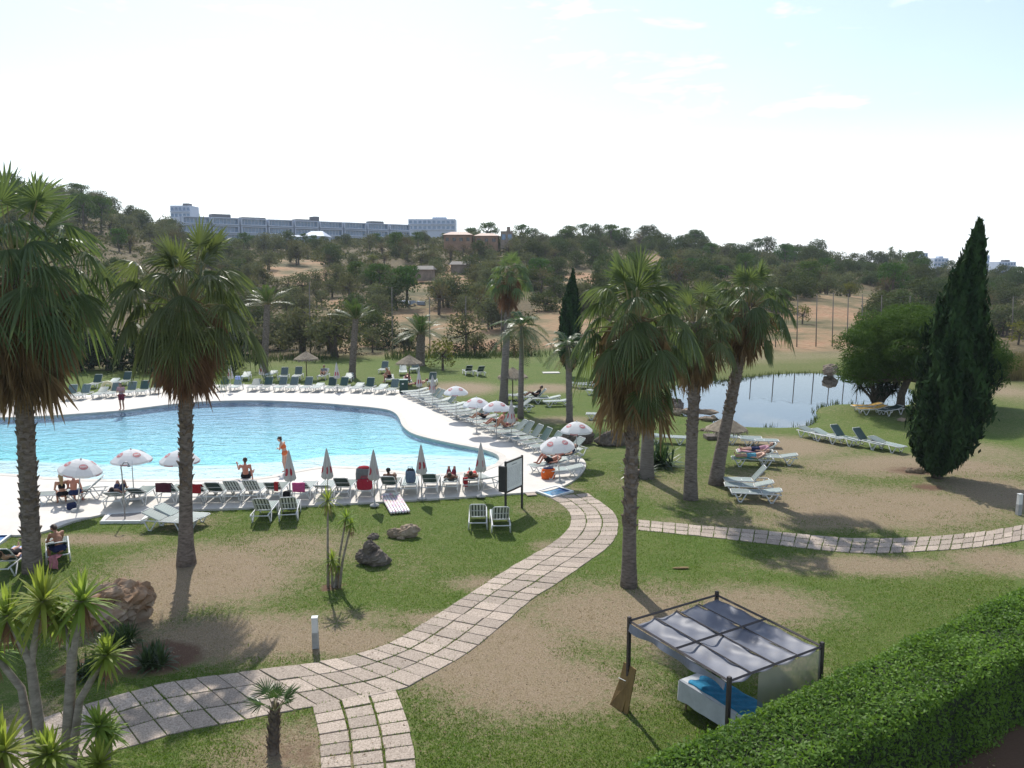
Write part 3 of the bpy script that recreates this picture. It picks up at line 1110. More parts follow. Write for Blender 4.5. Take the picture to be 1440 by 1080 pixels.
def feather_frond(rnd, start, az, el, L, droop, leaf_l, npair, Q, T, S, vee=.35, wide=.05, hang=.25):
    d = Vector((cos(az) * cos(el), sin(az) * cos(el), sin(el)))
    pts = []
    n = 9
    for i in range(n + 1):
        t = i / n
        pts.append(start + d * (L * t) + Vector((0, 0, -droop * L * t * t)))
    S.tube(pts, [.03 * (1 - .85 * i / n) + .004 for i in range(n + 1)], 4)
    tone = rnd.uniform(.25, .75)
    for i in range(npair):
        t = .14 + .86 * i / npair
        k = t * n
        i0 = min(int(k), n - 1)
        p = pts[i0].lerp(pts[i0 + 1], k - i0)
        tg = (pts[i0 + 1] - pts[i0]).normalized()
        sd = tg.cross(Vector((0, 0, 1)))
        sd = sd.normalized() if sd.length > .05 else Vector((cos(az + pi / 2), sin(az + pi / 2), 0))
        up = sd.cross(tg)
        ll = leaf_l * (sin(pi * min(1, .12 + t * .86)) ** .6) * rnd.uniform(.85, 1.1)
        for sg in (-1, 1):
            e = (sd * sg + tg * .75 + up * (vee + rnd.uniform(-.15, .15))).normalized()
            a, b_ = p, p + e * ll * .55 + Vector((0, 0, -hang * ll * .25))
            c = p + e * ll + Vector((0, 0, -hang * ll))
            wv = tg * wide * .5
            Q.append((a - wv * .5, a + wv * .5, b_ + wv, b_ - wv))
            Q.append((b_ - wv, b_ + wv, c + wv * .1, c - wv * .1))
            tt = min(1, max(0, tone + rnd.uniform(-.15, .15)))
            T.extend((tt, tt))


def feather_palm(name, label, base, hub, L, nfr, seed, r0=.2, r1=.14, leaf_l=.5, npair=26, minel=-30, maxel=85, droop=.5, mat=None, trunk_mat=None, group=None, vee=.3, hang=.3, wide=.05, stubs=False, dead=0):
    rnd = random.Random(seed)
    root = thing(name, label, 'palm tree', base, group=group)
    top = Vector(hub) - Vector(base)
    b = MB()
    N = 16
    b.tube([Vector((top.x * (i / N) ** 1.1, top.y * i / N, top.z * i / N - (.2 if i == 0 else 0))) for i in range(N + 1)],
           [(r0 + (r1 - r0) * i / N) * (1.3 if i == 0 else 1) * (1 + rnd.uniform(-.05, .05)) for i in range(N + 1)], 10)
    if stubs:
        for k in range(int(top.z / .03)):
            z = .1 + k * .03
            a = k * 2.4
            t = z / top.z
            if t > 1:
                break
            r = r0 + (r1 - r0) * t
            o, s = Vector((cos(a), sin(a), 0)), Vector((-sin(a), cos(a), 0))
            c = top * t
            b.add([c + o * (r - .03) - s * .07, c + o * (r - .03) + s * .07, c + o * (r + .06) + s * .03 + Vector((0, 0, .12)), c + o * (r + .06) - s * .03 + Vector((0, 0, .12))], [(0, 1, 2, 3)])
    b.build('trunk', trunk_mat or M_TRUNKG, root, smooth=not stubs)
    Q, T, S = [], [], MB()
    for i in range(nfr):
        u = (i + .5) / nfr
        el = radians(maxel - (maxel - minel) * u + rnd.uniform(-7, 7))
        feather_frond(rnd, top + Vector((0, 0, -.1)), i * 2.39996 + rnd.uniform(-.3, .3), el, L * rnd.uniform(.82, 1.08), droop * rnd.uniform(.6, 1.2), leaf_l, npair, Q, T, S, vee, wide, hang)
    quads('crown', np.array([[tuple(p) for p in q] for q in Q]), mat or M_FEATHER, np.array(T), root)
    S.build('leaf_stalks', M_STALK, root)
    if dead:
        Q, T, S = [], [], MB()
        for i in range(dead):
            feather_frond(rnd, top + Vector((0, 0, -.25)), i * 2.39996, radians(-55 + rnd.uniform(-15, 15)), L * .7, .2, leaf_l * .7, 14, Q, T, S, .1, wide, .5)
        quads('dry_skirt', np.array([[tuple(p) for p in q] for q in Q]), M_DEADP, np.array(T), root)
    return root


# ------------------------------------------------------------------ the tall palms in the garden
def PB(u, v):
    return G(u, v, 0)


p0 = PB(46, 803)
fan_palm('fan_palm', 'tallest fan palm with long shaggy brown skirt beside the man sitting on a lounger', p0, AT(24, 374, p0.y), 2.95, 42, 4.2, 11, .25, .23, .10, lowgreen=2, nseg=36, dead=160, skirt_w=1.7, bulge=1.25)
p1 = PB(262, 793)
fan_palm('fan_palm', 'fan palm with flared grey foot on the brown lawn between parasol and flat loungers', p1, AT(263, 420, p1.y), 2.3, 42, 2.9, 12, .20, .175, .28, lowgreen=5, nseg=36, dead=120, skirt_w=1.15, bulge=1.75)
p2 = PB(885, 824)
fan_palm('fan_palm', 'fan palm standing alone in dry grass between curved path and pergola', p2, AT(893, 445, p2.y), 1.85, 38, 3.4, 13, .20, .175, .22, lowgreen=9, nseg=36, dead=130, skirt_w=1.25, bulge=1.4)
p3 = PB(972, 702)
fan_palm('fan_palm', 'straight fan palm between two leaning neighbours, trunk dark above and smooth grey below', p3, AT(978, 452, p3.y), 1.65, 36, 2.7, 14, .25, .2, .36, lowgreen=4, nseg=28, dead=70, bulge=1.3)
p4 = PB(1008, 681)
fan_palm('fan_palm', 'fan palm whose trunk leans over towards the pond, flat loungers at its foot', p4, AT(1054, 425, p4.y), 1.85, 40, 2.5, 15, .27, .20, .38, lowgreen=3, nseg=28, dead=70, bulge=1.35)
p5 = PB(909, 672)
fan_palm('fan_palm', 'thick smooth grey fan palm trunk behind the lone palm, crown hidden in the cluster', p5, AT(918, 470, p5.y), 1.6, 34, 2.2, 16, .29, .23, .5, nseg=20, dead=60, trunk_mat=M_TRUNKG, bulge=1.3)
p6 = PB(708, 568)
fan_palm('fan_palm', 'slim tall fan palm behind the poolside parasols, narrow brown skirt', p6, AT(717, 385, p6.y), 1.55, 34, 2.6, 17, .30, .2, .5, nseg=16, dead=50, trunk_mat=M_TRUNKG, bulge=1.2, skirt_w=.9)
p7 = PB(732, 588)
feather_palm('queen_palm', 'feathery queen palm with thin grey trunk beside the tall fan palm', p7, AT(734, 458, p7.y), 2.3, 20, 21, .2, .13, .55, 26, -25, 80, .75, hang=.5, dead=4)
p8 = PB(801, 594)
feather_palm('queen_palm', 'shorter queen palm in front of the small dark cypress', p8, AT(799, 484, p8.y), 1.9, 17, 22, .22, .16, .5, 24, -25, 75, .7, hang=.45, dead=5)
p9 = PB(495, 531)
feather_palm('date_palm', 'palm with short upright fronds and brown trunk near a thatched parasol', p9, AT(500, 449, p9.y), 2.5, 26, 23, .3, .24, .5, 26, 20, 88, .25, trunk_mat=M_TRUNK, vee=.4, stubs=True)
p10 = PB(372, 525)
feather_palm('date_palm', 'pale upright palm partly hidden behind the drooping fan palm crown', p10, AT(376, 428, p10.y), 3.0, 26, 24, .3, .26, .55, 24, 10, 85, .35, trunk_mat=M_TRUNK, vee=.4, stubs=True)
p11 = PB(591, 514)
feather_palm('date_palm', 'short stout date palm with wide arching crown behind a thatched parasol', p11, AT(592, 470, p11.y), 3.5, 34, 25, .45, .4, .5, 30, 2, 86, .45, trunk_mat=M_TRUNK, vee=.3, stubs=True)
pq = Vector((G(690, 500).x, G(690, 500).y, 0))

# ------------------------------------------------------------------ cypresses
def cypress(label, prof, v_base, seed, n, leaf, mat=M_CYP):
    """prof: photo rows with axis column and half width in pixels, from base to tip"""
    rng = np.random.default_rng(seed)
    base = G(prof[0][0], v_base)
    root = thing('cypress', label, 'cypress', base)
    k = base.y / FPX
    Z, AX, RD = [], [], []
    for (u, v, hw) in prof:
        q = AT(u, v, base.y) - base
        Z.append(q.z), AX.append(q.x), RD.append(hw * k * .80)
    zz = rng.uniform(Z[0], Z[-1], n * 3)
    R = np.interp(zz, Z, RD)
    zz = zz[rng.uniform(0, max(RD), n * 3) < R * .9 + .05][:n]
    R, A = np.interp(zz, Z, RD), np.interp(zz, Z, AX)
    th = rng.uniform(0, 2 * pi, len(zz))
    lump = 1 + .17 * np.sin(th * 5 + zz * .9) * np.sin(zz * 1.9 + th * 2) + .13 * np.sin(th * 9 - zz * 1.3) + .10 * np.sin(th * 14 + zz * .7) + np.where(rng.uniform(0, 1, len(zz)) < .06, rng.uniform(0, .22, len(zz)), 0)
    rr = R * np.maximum(0, lump) * rng.uniform(.62, 1.04, len(zz)) ** .7
    P = np.stack([A + np.cos(th) * rr, np.sin(th) * rr, zz], 1)
    O = np.stack([np.cos(th), np.sin(th), np.zeros_like(th)], 1)
    N = unit(O + rng.normal(size=P.shape) * .55)
    tone = np.clip(.45 + .35 * np.sin(th * 5 + zz * 1.7) + rng.uniform(-.3, .3, len(zz)), 0, 1)
    up = np.array([0, 0, 1.0]) + O * .25
    V = leafquads(P, N, leaf * rng.uniform(.6, 1.5, len(zz)), .32, rng, up)
    quads('crown', V, mat, tone, root)
    b = MB()
    b.tube([(0, 0, -.2), (AX[0], 0, .6), (AX[len(AX) // 2], 0, Z[len(Z) // 2]), (AX[-1], 0, Z[-1] * .97)], [max(RD) * .2, max(RD) * .15, max(RD) * .1, .02], 8)
    b.build('trunk', M_BARK, root, smooth=True)
    return root


cypress('tall dark cypress on the dry slope beside the pond, ragged pointed top', [(1318, 664, 13), (1320, 650, 34), (1326, 630, 45), (1332, 600, 53), (1338, 570, 56), (1341, 530, 55), (1345, 495, 50), (1349, 460, 43), (1354, 430, 35), (1360, 400, 27), (1365, 375, 21), (1371, 350, 15), (1376, 325, 7), (1378, 309, 1.5)], 672, 31, 19000, .17)
cypress('small narrow dark cypress behind the shorter queen palm', [(802, 520, 3), (802, 514, 11), (802, 495, 15.5), (802, 470, 17), (802, 440, 16), (803, 415, 11), (805, 395, 5), (806, 380, .8)], 529, 32, 6000, .22)

# ------------------------------------------------------------------ stone pine and the dark shrub under it
def stone_pine():
    rng = np.random.default_rng(41)
    rnd = random.Random(41)
    base = G(1276, 580)
    base.y += 1.0
    root = thing('stone_pine', 'broad rounded stone pine leaning over the pond beside the tall cypress', 'pine tree', base)
    k = base.y / FPX
    cl = []
    for i in range(250):
        while True:
            x, y, z = rnd.uniform(-1, 1), rnd.uniform(-1, 1), rnd.uniform(-.75, 1)
            q = x * x + y * y + z * z
            if .35 < q < 1:
                break
        u = 1297 + x * 121
        v = 492 - z * 60 + (x + .25) ** 2 * 14
        if z < -.3 and abs(x) < .55:
            v -= 14
        p = AT(u, v, base.y + y * 4.4) - base
        p.y = y * 4.4
        cl.append((tuple(p), rnd.uniform(.7, 1.15), rnd.uniform(.1, .75) * .6 + .35 * max(0, z)))  # upper clumps get a lighter leaf tone, sunlit crown top put into colour
    V, T = crown_leaves(cl, 430, .14, rng, .7, .18, .62)
    quads('crown', V, M_PINE, T, root)
    b = MB()
    fork = AT(1277, 533, base.y) - base
    b.tube([(0, 0, -.2), (.02, 0, fork.z * .5), fork], [.3, .24, .22], 10)
    for i in range(0, 40):
        c = Vector(cl[i * 4][0])
        mid = fork.lerp(c, .5) + Vector((0, 0, -.25))
        b.tube([fork, mid, c], [.14, .08, .03], 6)
    e = AT(1212, 496, base.y) - base
    b.tube([fork, fork.lerp(e, .5) + Vector((0, 0, .1)), e], [.17, .13, .06], 7)
    b.build('trunk', M_BARK, root, smooth=True)


stone_pine()


def rosette(rnd, c, R, n, Q, T, lo=-40, width=.045, bend=.35, tone=(.2, .9), axis=Vector((0, 0, 1))):
    for i in range(n):
        u = (i + .5) / n
        el = radians(85 - (85 - lo) * u + rnd.uniform(-9, 9))
        az = i * 2.39996 + rnd.uniform(-.3, .3)
        d = Vector((cos(az) * cos(el), sin(az) * cos(el), sin(el)))
        s = Vector((-sin(az), cos(az), 0))
        L = R * rnd.uniform(.8, 1.1)
        ps = [c + d * L * t + Vector((0, 0, -bend * L * t * t * cos(el))) for t in (.04, .35, .7, 1.0)]
        ws = [width * .7, width, width * .7, .002]
        tt = rnd.uniform(*tone)
        for k in range(3):
            Q.append((ps[k] - s * ws[k], ps[k] + s * ws[k], ps[k + 1] + s * ws[k + 1], ps[k + 1] - s * ws[k + 1]))
            T.append(tt)


def dragon_shrub():
    rnd = random.Random(45)
    base = G(1234, 569)
    root = thing('yucca_clump', 'dark many-stemmed yucca clump at the pond edge under the stone pine', 'shrub', base)
    Q, T, b = [], [], MB()
    for i in range(26):
        a = rnd.uniform(0, 2 * pi)
        r = 1.45 * math.sqrt(rnd.random())
        h = AT(1236 + cos(a) * r * 22, 0, base.y)
        p = Vector((cos(a) * r, sin(a) * r, rnd.uniform(1.3, 2.6) - .25 * r))
        b.tube([(cos(a) * .2, sin(a) * .2, -.1), Vector((p.x * .45, p.y * .45, p.z * .45)), p], [.09, .07, .05], 6)
        rosette(rnd, p, .75, 40, Q, T, -50, .03)
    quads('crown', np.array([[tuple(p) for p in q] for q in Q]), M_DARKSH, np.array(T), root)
    b.build('stem', M_BARK, root, smooth=True)


dragon_shrub()

# ------------------------------------------------------------------ yuccas close to the camera
def yucca(label, base, heads, seed, nleaf, thick=1.0, dead=True, wide=.034):
    """heads: (photo column, row, distance offset, radius); every stem its own part"""
    rnd = random.Random(seed)
    root = thing('yucca', label, 'yucca', base)
    for hh in heads:
        u, v, dy, R, root_off = hh[:5]
        Q, T = [], []
        hd = AT(u, v, base.y + dy) - Vector(base)
        b = MB()
        s0 = Vector((root_off, rnd.uniform(-.1, .1), -.1))
        mid = s0.lerp(hd, .5) + Vector(((s0.x - hd.x) * .18, 0, -.06 * hd.z))
        if len(hh) > 5:
            mid = AT(hh[5], hh[6], base.y + dy * .5) - Vector(base)
        b.tube([s0, s0.lerp(mid, .5) + Vector((0, 0, 0)), mid, mid.lerp(hd, .6) + Vector((0, 0, .02)), hd],
               [q * thick for q in (.095, .085, .068, .058, .05)], 8)
        st = b.build('stem', M_YTRUNK, root, smooth=True)
        rosette(rnd, hd, R, nleaf, Q, T, -45, wide)
        quads('leaves', np.array([[tuple(p) for p in q] for q in Q]), M_YUCCA, np.array(T), st)
        if dead:
            Q, T = [], []
            for i in range(int(nleaf * .35)):
                az = i * 2.39996
                c = hd + Vector((cos(az) * .05, sin(az) * .05, -rnd.uniform(.05, .25)))
                d = Vector((cos(az) * .3, sin(az) * .3, -1)).normalized()
                s = Vector((-sin(az), cos(az), 0)) * wide * .8
                e = c + d * R * rnd.uniform(.5, .8)
                Q.append((c - s, c + s, e + s * .1, e - s * .1))
                T.append(rnd.uniform(.4, 1))
            quads('dry_leaves', np.array([[tuple(p) for p in q] for q in Q]), M_DEADP, np.array(T), st)
    return root


M_YTRUNK = surf('yucca stem', (.17, .145, .115), .9, .3, 4, col2=(.33, .29, .24), bump=.6, bscale=12, spec=.1, stretch=(1, 1, 2.5))
yb = G(72, 1092)
yucca('big branching yucca with pale stems and bright green heads over the lower path', yb,
      [(60, 846, .4, .80, -.05, 44, 930), (116, 846, .5, .72, .25, 103, 920), (10, 866, .3, .74, -.1, 42, 932), (150, 922, .3, .52, .3, 112, 985), (-14, 915, .3, .62, -.2, 30, 968), (70, 1062, -1.6, .62, .0), (4, 1058, -1.9, .78, -.3), (86, 872, .5, .5, .22, 100, 918)], 51, 64, wide=.040)
yucca('two young yucca tufts with broad leaves growing over the paving slabs', G(138, 1098), [(139, 1022, -.2, .50, 0), (140, 1074, -.7, .55, .1), (152, 1030, .0, .4, .15)], 52, 46, dead=False, wide=.036)
yl = G(467, 826)
yucca('slender yucca with three thin stems on the lawn beside stacked rocks', yl, [(461, 704, 0, .52, -.12), (487, 729, .1, .40, .10), (494, 737, -.2, .26, .2), (467, 788, -.1, .42, 0), (476, 797, .1, .3, .05)], 53, 42, thick=.5, wide=.024)


def small_fan_palm():
    rnd = random.Random(61)
    base = G(384, 1058)
    hub = AT(387, 998, base.y)
    root = thing('young_fan_palm', 'knee-high young fan palm with rough brown stem beside the slab path', 'palm tree', base)
    top = hub - base
    b = MB()
    b.tube([(0, 0, -.1), top * .15, top * .5, top * .9, top], [.12, .11, .095, .085, .04], 10)
    for k in range(70):
        z = k / 70
        a = k * 2.4
        r = .105 - .025 * z
        o, s = Vector((cos(a), sin(a), 0)), Vector((-sin(a), cos(a), 0))
        c = top * z
        b.add([c + o * (r - .02) - s * .05, c + o * (r - .02) + s * .05, c + o * (r + .05) + s * .02 + Vector((0, 0, .13)), c + o * (r + .05) - s * .02 + Vector((0, 0, .13))], [(0, 1, 2, 3)])
    b.build('trunk', M_STUB, root)
    Q, T, S = [], [], MB()
    for i in range(9):
        az = i * 2.39996
        el = radians(rnd.uniform(10, 80))
        d = Vector((cos(az) * cos(el), sin(az) * cos(el), sin(el)))
        e = top + d * rnd.uniform(.22, .38)
        S.tube([top * .95, e], [.014, .008], 4)
        s = d.cross(Vector((0, 0, 1))).normalized()
        q, t = fan_blade(rnd, e, d, s, s.cross(d), rnd.uniform(.32, .45), 20, 1.5, .12, .1, split=.3)
        Q += q
        T += t
    quads('crown', np.array([[tuple(p) for p in q] for q in Q]), M_FEATHER, np.array(T), root)
    S.build('leaf_stalks', M_STALK, root)


small_fan_palm()


def strap_plant(label, u, v, R, n, seed, mat=M_AGAP, grp=None, name='agapanthus', cat='plant', width=.028):
    rnd = random.Random(seed)
    Q, T = [], []
    for i in range(n):
        a, r = rnd.uniform(0, 2 * pi), R * .45 * math.sqrt(rnd.random())
        rosette(rnd, Vector((cos(a) * r, sin(a) * r, .02)), R * rnd.uniform(.75, 1.1), 16, Q, T, 15, width, .5)
    o = quads(name, np.array([[tuple(p) for p in q] for q in Q]), mat, np.array(T))
    o.location = G(u, v)
    return tag(o, label, cat, grp)


strap_plant('dark strap-leaved clump close to the foot of the big boulder', 168, 905, .62, 12, 1)
strap_plant('dark strap-leaved clump standing apart in red soil by the palm shadow', 213, 935, .66, 11, 2)
strap_plant('dark strap-leaved clump half behind the branching yucca stems', 128, 950, .6, 10, 3)
strap_plant('tall dark strap-leaved plant against the thick grey palm trunk', 925, 655, 1.5, 12, 4, width=.04)
strap_plant('dark spiky bush beside the smooth grey palm trunk', 900, 668, 1.1, 8, 5, width=.04)

# ------------------------------------------------------------------ hedge
def hedge():
    rng = np.random.default_rng(71)
    zt = 1.75
    def hp(u, v, z=zt):
        return G(u, v, z)
    f0, f1 = hp(858, 1079), hp(1440, 817)
    n0, n1 = hp(1100, 1104), hp(1440, 911)
    d = (f1 - f0).normalized()
    nrm = Vector((d.y, -d.x, 0))
    wid = max((n1 - f1).dot(nrm), 1.4)
    Lh = (f1 - f0).length + 9
    st = f0 - d * 4
    root = thing('hedge', 'clipped green hedge running past the pergola, bare red soil beside it', 'hedge', (st.x, st.y, 0))
    b = MB()
    nx, nw = 60, 8
    ring = [(-.0, .0), (-.0, zt - .25), (.12, zt - .12), (wid - .12, zt - .12), (wid, zt - .3), (wid, 0)]
    vs, fs = [], []
    for i in range(nx + 1):
        p = d * (Lh * i / nx)
        for (a, z) in ring:
            q = p + nrm * (a + (.1 if a < wid / 2 else -.1)) + Vector((0, 0, z - (.04 if z else .1)))
            vs.append(q)
    m = len(ring)
    for i in range(nx):
        for k in range(m - 1):
            fs.append((i * m + k, i * m + k + 1, (i + 1) * m + k + 1, (i + 1) * m + k))
    b.add(vs, fs)
    b.build('branches', M_HEDGEIN, root)
    # leaves on the top and both flanks
    def sheet(n, fn, nr):
        s = rng.uniform(0, Lh, n)
        t = rng.uniform(0, 1, n)
        P = fn(s, t)
        N = unit(np.array(nr) + rng.normal(size=(n, 3)) * .75)
        return P, N, s
    D, Nn = np.array(d), np.array(nrm)
    zn = lambda s, a: vnoise(s, a, 1.9, 5) * .05 + vnoise(s, a, 5.5, 6) * .035
    def top(s, t):
        a = t * wid
        e = np.minimum(t, 1 - t) * wid
        z = zt - .10 - .12 * np.clip(1 - e / .22, 0, 1) ** 2 + zn(s, a) + rng.uniform(-.09, .07, len(s))
        return s[:, None] * D + a[:, None] * Nn + z[:, None] * np.array([0, 0, 1.0])
    def side(a0, sg):
        def f(s, t):
            z = t * (zt - .12)
            a = a0 + sg * (zn(s, z) + rng.uniform(-.1, .07, len(s)))
            return s[:, None] * D + a[:, None] * Nn + z[:, None] * np.array([0, 0, 1.0])
        return f
    Ps, Ns = [], []
    for n, fn, nr in ((64000, top, (0, 0, 1)), (12000, side(.02, -1), tuple(-Nn)), (26000, side(wid - .02, 1), tuple(Nn))):
        P, N, s = sheet(n, fn, nr)
        Ps.append(P), Ns.append(N)
    P, N = np.concatenate(Ps), np.concatenate(Ns)
    shoot = (P[:, 2] > zt - .3) & (rng.uniform(0, 1, len(P)) < .035)
    P[:, 2] += np.where(shoot, rng.uniform(0, .15, len(P)), 0)
    tone = np.clip(.45 + .28 * vnoise(P[:, 0], P[:, 1], 3.0, 8) + .2 * vnoise(P[:, 0], P[:, 1], .9, 9) + rng.uniform(-.35, .35, len(P)), 0, 1)
    V = leafquads(P, N, .036 * rng.uniform(.6, 1.45, len(P)), .5, rng)
    quads('foliage', V, M_HEDGE, tone, root)


hedge()
# ------------------------------------------------------------------ object materials
M_WHITE = surf('white resin', (.62, .63, .615), .45, .08, 2, spec=.4)
M_STEEL = surf('brushed steel', (.42, .42, .43), .35, .1, 3, metal=.8)
M_BLACK = surf('black painted metal', (.022, .022, .023), .5, .3, 4)
M_DKMET = surf('dark brown metal', (.045, .036, .034), .5, .3, 4)
M_GREY = surf('grey moulding', (.35, .35, .34), .6)


def striped(name, a, b, scale, width, axis=0, rough=.6, trans=0.0, fade=None):
    m, nt, out = newmat(name)
    p = nd(nt, 'ShaderNodeBsdfPrincipled')
    s = nd(nt, 'ShaderNodeSeparateXYZ')
    nt.links.new(nd(nt, 'ShaderNodeTexCoord').outputs['Object'], s.inputs[0])
    f = mth(nt, 'FRACT', mth(nt, 'MULTIPLY_ADD', s.outputs[axis], scale, .5))
    f = mth(nt, 'LESS_THAN', f, width)
    c = mixc(nt, f, a, b)
    oi = nd(nt, 'ShaderNodeObjectInfo').outputs['Random']
    h = nd(nt, 'ShaderNodeHueSaturation')
    nt.links.new(mth(nt, 'MULTIPLY_ADD', oi, .5, .75), h.inputs['Value'])
    nt.links.new(c, h.inputs['Color'])
    nt.links.new(h.outputs[0], p.inputs['Base Color'])
    p.inputs['Roughness'].default_value = rough
    nt.links.new(p.outputs[0], out.inputs[0])
    return m


M_SLING = striped('green striped sling', (.06, .10, .092), (.24, .29, .275), 13.5, .30)
M_SLINGD = striped('dark green sling', (.022, .055, .048), (.05, .10, .085), 13.5, .25)
M_SLINGP = striped('faded pale sling', (.10, .145, .135), (.30, .35, .33), 13.5, .38)
M_YELLOW = surf('yellow canvas', (.62, .36, .07), .7, .12, 6)
M_SLAT = striped('white slatted back', (.60, .62, .60), (.025, .035, .033), 9.0, .42)


# ------------------------------------------------------------------ sun lounger: foot end at y=0, head end at y=1.95
def make_lounger(sling=None, name='sun_lounger', canvas=None, slat=False):
    sling = sling or M_SLING
    root = thing(name, 'white framed sun lounger with green sling', 'sun lounger')
    W, zr = .31, .36
    b = MB()
    for s in (-1, 1):
        b.tube([(s * W, 0, zr - .03), (s * W, .06, zr), (s * W, 1.2, zr), (s * W, 1.86, zr), (s * W, 1.93, zr - .03)], .024, 6)
    for y in (.02, .75, 1.2, 1.92):
        b.tube([(-W, y, zr - .015), (W, y, zr - .015)], .02, 6)
    b.build('frame', M_WHITE, root, smooth=True)
    for y0 in (.36, 1.56):
        for s in (-1, 1):
            b = MB()
            b.tube([(s * W, y0 - .24, zr), (s * (W + .02), y0 - .05, .03), (s * (W + .02), y0 + .05, .03), (s * W, y0 + .24, zr)], .024, 6)
            b.tube([(s * (W + .02), y0 - .07, .015), (s * (W + .02), y0 + .07, .015)], .022, 6)
            b.build('leg', M_WHITE, root, smooth=True)

    def cloth(y0, y1, n, z=.0):
        b = MB()
        vs, fs = [], []
        for i in range(n + 1):
            y = y0 + (y1 - y0) * i / n
            for k in range(7):
                x = -W + .02 + (2 * W - .04) * k / 6
                vs.append((x, y, z + .012 - .028 * (1 - (2 * k / 6 - 1) ** 2)))
        for zz in (0, 1):
            o = len(vs) if zz else 0
            if zz:
                vs = vs + [(x, y, q - .008) for x, y, q in vs]
            for i in range(n):
                for k in range(6):
                    f = (o + i * 7 + k, o + i * 7 + k + 1, o + (i + 1) * 7 + k + 1, o + (i + 1) * 7 + k)
                    fs.append(f if not zz else f[::-1])
        b.add(vs, fs)
        return b
    cloth(.05, 1.17, 6, zr + .012).build('seat', canvas or sling, root, smooth=True)
    bk = cloth(.03, .74, 5, .015).build('backrest', canvas or (M_SLAT if slat else sling), root, smooth=True, loc=(0, 1.2, zr))
    b = MB()
    for s in (-1, 1):
        b.tube([(s * (W - .03), 0, 0), (s * (W - .03), .70, 0), (s * (W - .09), .775, 0)], .02, 6)
    b.tube([(-W + .09, .775, 0), (W - .09, .775, 0)], .02, 6)
    b.tube([(-W + .03, .40, -.02), (W - .03, .40, -.02)], .014, 6)
    b.build('backrest_frame', M_WHITE, bk, smooth=True)
    return root


L_STR, L_DRK, L_PAL, L_YEL, L_SLT = make_lounger(), make_lounger(M_SLINGD), make_lounger(M_SLINGP), make_lounger(canvas=M_YELLOW), make_lounger(slat=True)
KIND = {'s': L_STR, 'd': L_DRK, 'p': L_PAL, 'y': L_YEL, 'w': L_SLT}
LG = {}


def lounger(kind, u, v, heading, back, label, group, z=None, end='mid'):
    """(u, v): photo pixel of the ground under its middle (or foot / head); heading: world direction of the head end; back: backrest angle in degrees"""
    d = Vector((sin(radians(heading)), cos(radians(heading)), 0))
    p = G(u, v, 0)
    off = {'mid': .97, 'foot': .12, 'head': 1.78}[end]
    p = p - d * off
    zz = DZ if z is None else z
    o = place(KIND[kind], (p.x, p.y, zz), -radians(heading), label, group)
    for ch in o.children:
        if ch.name.split('.')[0] == 'backrest':
            ch.rotation_euler = (radians(back), 0, 0)
    return o


ORD = ['first', 'second', 'third', 'fourth', 'fifth', 'sixth', 'seventh', 'eighth', 'ninth', 'tenth', 'eleventh', 'twelfth', 'thirteenth', 'fourteenth', 'fifteenth', 'sixteenth', 'seventeenth', 'eighteenth',
       'nineteenth', 'twentieth', 'twenty-first', 'twenty-second', 'twenty-third']
STATE = {'s': 'striped', 'd': 'dark green', 'p': 'pale', 'w': 'slatted'}


def bstate(a):
    return 'flat' if a < 12 else 'half-raised' if a < 40 else 'raised'


rl = random.Random(99)
# far row, counted from the green bin: backs raised, foot ends towards the water
row = [(553, 's', 50), (536, 'p', 10), (519, 'd', 55), (503, 'p', 12), (482, 'd', 55), (466, 'd', 55), (447, 'p', 8), (432, 's', 52), (412, 's', 52), (396, 's', 52), (376, 'd', 50), (358, 's', 30), (333, 'p', 50), (315, 'd', 48), (292, 'p', 10), (277, 's', 15), (262, 'p', 20)]
for i, (u, k, a) in enumerate(row):
    v = np.interp(u, [280, 400, 500, 553], [549.5, 550, 551, 553.5])
    lounger(k, u, v, np.interp(u, [280, 560], [-6, 10]) + rl.uniform(-3, 3), a,
            '%s %s lounger in the far poolside row, %s from the green bin' % (STATE[k], bstate(a), ORD[i]), 'loungers along the far pool edge')
row = [(5, 's', 50), (22, 's', 50), (63, 's', 45), (77, 's', 48), (100, 's', 50), (118, 's', 50), (142, 's', 20), (161, 's', 48), (184, 's', 48), (202, 'd', 50), (221, 'd', 52), (243, 's', 20)]
for i, (u, k, a) in enumerate(row):
    v = np.interp(u, [0, 63, 120, 200, 243], [566, 563.5, 561.5, 556, 551])
    lounger(k, u, v, -8 + rl.uniform(-4, 4), a, '%s %s lounger on the far deck, %s of twelve from the tall palm' % (STATE[k], bstate(a), ORD[i]), 'loungers behind the standing man')
for i, (u, v, k, a, t) in enumerate([(135, 545, 'd', 50, 'dark raised sun lounger on the grass behind the deck row, beside the yellow ring'), (177, 541, 'd', 50, 'dark raised sun lounger on the grass directly behind the standing man'),
                                     (158, 544, 'p', 15, 'pale half-raised sun lounger behind the yellow ring')]):
    lounger(k, u, v, -5, a, t, 'loungers on the grass behind the far deck row', 0)
